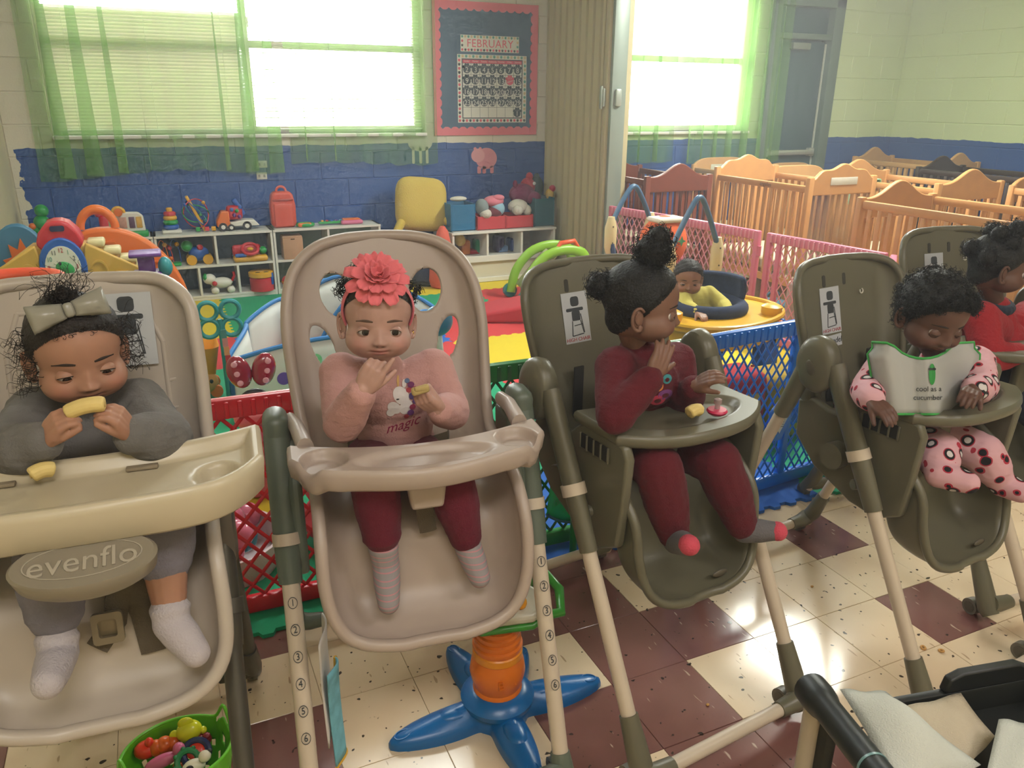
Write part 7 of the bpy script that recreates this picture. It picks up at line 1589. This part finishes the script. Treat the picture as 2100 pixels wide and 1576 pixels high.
small(332, 1562, .145, 'teether', 'pink figure teether in the green basket', [('body', (0, 0, 0), (.034, .012, .014), PNK, (0, -.2, 0)), ('head', (.034, 0, .018), (.012, .012, .014), PNK, None), ('foot', (.03, -.01, -.012), (.012, .008, .008), OG, None)])
t = thing('ring_toy', 'green gear ring toy in the green basket', 'toy', F(385, 1562, .15)); MB().torus(.02, .006, T((0, 0, 0), (R(50), 0, R(20))), 24, 8).build('ring', GRN, t)
for k in range(8): a = 2*PI*k/8; MB().ell((.025*math.cos(a), .025*math.sin(a), 0), .005, 8, 6, T((0, 0, 0), (R(50), 0, R(20)))).build('tooth', GRN, t)
t = thing('ring_toy', 'navy ring toy in the green basket', 'toy', F(402, 1545, .145)); MB().torus(.024, .007, T((0, 0, 0), (R(40), 0, 0)), 24, 8).build('ring', NVY, t); MB().ell((0, .004, .0), (.018, .018, .005), 12, 8, T((0, 0, 0), (R(40), 0, 0))).build('insert', RDk, t)
small(398, 1572, .15, 'cow_figure', 'white and black spotted cow figure in the green basket', [('body', (0, 0, 0), (.022, .014, .014), CRM, None), ('head', (.022, -.004, .02), (.012, .011, .012), CRM, None), ('spot', (-.008, -.010, .006), (.008, .006, .006), mat('tiny_black', '#141414', .4), None), ('ear', (.032, 0, .026), (.006, .004, .004), mat('tiny_black'), None), ('leg', (-.012, -.004, -.018), (.006, .006, .012), CRM, None)])
small(412, 1520, .145, 'toy_brick', 'dark red toy piece under the yellow bath fish', [('body', (0, 0, 0), (.022, .016, .014), pl('tiny_maroon', '#7a1420'), None), ('stud', (.012, -.004, .012), (.008, .008, .006), pl('tiny_maroon'), None)])

# ---- blue floor mat corner
p = F(-20, 1450); t = thing('blue_mat', 'corner of a blue foam mat on the tiles under the white chair', 'mat', (p.x-.05, p.y, 0)); MB().prism(rrect(.22, .07, .01, 3), .014, z0=.0008).build('mat_slab', MC['b'], t, bev=.002); MB().prism(rrect(.19, .045, .008, 3), .002, z0=.0145).build('mat_face', MC['b'], t)

# ---- black utility cart with paper towels
ZCt = .64; cz = lambda px, py, z=ZCt: F(px, py, z)
c0, c1 = cz(1800, 1442), cz(2100, 1388); dx = (c1-c0).normalized(); dy = Vector((0, 0, 1)).cross(dx); CR_ = math.atan2(dx.y, dx.x)
ct = thing('utility_cart', 'black plastic utility cart with a padded push handle', 'cart', (c0.x, c0.y, 0), CR_); M_CB = pl('cart_black', '#101312', rough=.5); M_CS = pl('cart_tube', '#a89c8c', rough=.3)
Lc, Dc = .62, .42
MB().box((Lc/2, -Dc/2, ZCt-.045), (Lc, Dc, .012)).build('tray_floor', M_CB, ct, bev=.003)
MB().rbox((Lc/2, 0, ZCt-.03), (Lc, .014, .06), .004).build('tray_wall', M_CB, ct); MB().rbox((0, -Dc/2, ZCt-.03), (.014, Dc, .06), .004).build('tray_wall', M_CB, ct); MB().rbox((Lc/2, -Dc, ZCt-.03), (Lc, .014, .06), .004).build('tray_wall', M_CB, ct); MB().rbox((Lc, -Dc/2, ZCt-.03), (.014, Dc, .06), .004).build('tray_wall', M_CB, ct)
MB().prism([(.10, 0), (.105, .022), (.125, .03), (.215, .03), (.24, .018), (.25, 0)], .014, T((0, .007, ZCt), (R(90), 0, 0))).build('raised_rim', M_CB, ct, bev=.003)
MB().rbox((.285, -.02, ZCt+.0), (.06, .05, .07), .012, 3).build('corner_post', M_CB, ct)
inv = Matrix.Rotation(-CR_, 4, 'Z') @ Matrix.Translation(-Vector((c0.x, c0.y, 0)))
h0, h1 = inv @ PD(1662, 1412, 1.02), inv @ PD(1850, 1650, .82)
d_ = (h1-h0)
MB().tube([h0-d_*.02, h0, h0+d_*.10, h0+d_*.17, h0+d_*.22, h1], [.016, .022, .0225, .021, .018, .0175], 24).build('push_handle', pl('handle_black', '#14191a', rough=.42), ct); MB().tube([h0+d_*.72, h0+d_*.735], .0185, 24).build('handle_ring', pl('ring_teal', '#6a8a8a', rough=.3), ct)
MB().cyl(h0+d_*.08+Vector((0, 0, -.01)), (h0.x+.0, h0.y-.02, .05), .013, n=16).build('cart_leg', M_CS, ct)
for x, y in ((.03, -.03), (Lc-.03, -.03), (.03, -Dc+.03), (Lc-.03, -Dc+.03)):
    MB().cyl((x, y, .05), (x, y, ZCt-.05), .013, n=14).build('cart_leg', M_CS, ct); MB().cyl((x-.012, y, .028), (x+.012, y, .028), .028, n=16).build('wheel', M_CB, ct)
MB().rbox((h0.x+.01, h0.y-.02, h0.z-.07), (.02, .05, .12), .008, 2).build('handle_bracket', M_CB, ct); MB().box((Lc/2, -Dc/2, .2), (Lc, Dc, .012)).build('lower_shelf', M_CB, ct)
def sheet(label, pts, bend, m_, zoff):
    """paper sheet through four pixel corners resting near the tray plane"""
    A_, B_, C_, D_ = [cz(x, y, ZCt+z) for x, y, z in pts]; rows = []
    for j in range(10):
        v = j/9; rows.append([A_.lerp(B_, u).lerp(D_.lerp(C_, u), v)+Vector((0, 0, bend*math.sin(PI*v)*math.sin(PI*u)+zoff+.002*math.sin(9*u+4*v))) for u in np.linspace(0, 1, 10)])
    o = MB().grid(rows).build('paper_towel', m_, ang=180, solid=.0008); return tag(o, label, 'paper towel')
M_PT1 = mat('towel_white', '#b9bab0', .95, bump=.5, bscale=500); M_PT2_ = mat('towel_tan', '#b3a68f', .95, bump=.5, bscale=500)
sheet('curved white paper towel lying beside the push handle', [(1722, 1420, .03), (1815, 1425, .03), (2010, 1576, .01), (1850, 1640, .03)], .03, M_PT1, .004)
sheet('tan paper towel with a serrated edge under the white one', [(1850, 1452, .0), (1970, 1423, .0), (2040, 1512, -.01), (1960, 1600, -.01)], .008, M_PT2_, .0)
sheet('folded white paper towel at the right edge of the cart', [(2046, 1484, .015), (2140, 1494, .015), (2160, 1640, .015), (2010, 1640, .015)], .012, M_PT1, .006)

# ---- cereal rings and crumbs on the tiles
M_CER = mat('cereal', '#b98a4a', .8, bump=.5, bscale=300)
for k, (px, py) in enumerate(((1893, 1331), (1930, 1337), (1891, 1374))):
    p = F(px, py); o = MB().torus(.0058, .0028, T((p.x, p.y, .0032), (random.uniform(-.3, .3), 0, 0)), 14, 7).build('cereal_ring', M_CER); tag(o, 'oat cereal ring dropped on the cream tiles near the cart', 'cereal', 'cereal rings on the floor')
for k, (px, py, lb) in enumerate(((1451, 1448, 'tan crumb on the brown tile by the front bar'), (1665, 1205, 'tan crumb on the tiles behind the white chair leg'), (1600, 1315, 'yellow crumb on the tiles beside the chair leg'))):
    p = F(px, py); tag(MB().ell((p.x, p.y, .003), (.005, .004, .003), 8, 6).build('crumb', M_CER), lb, 'crumb')
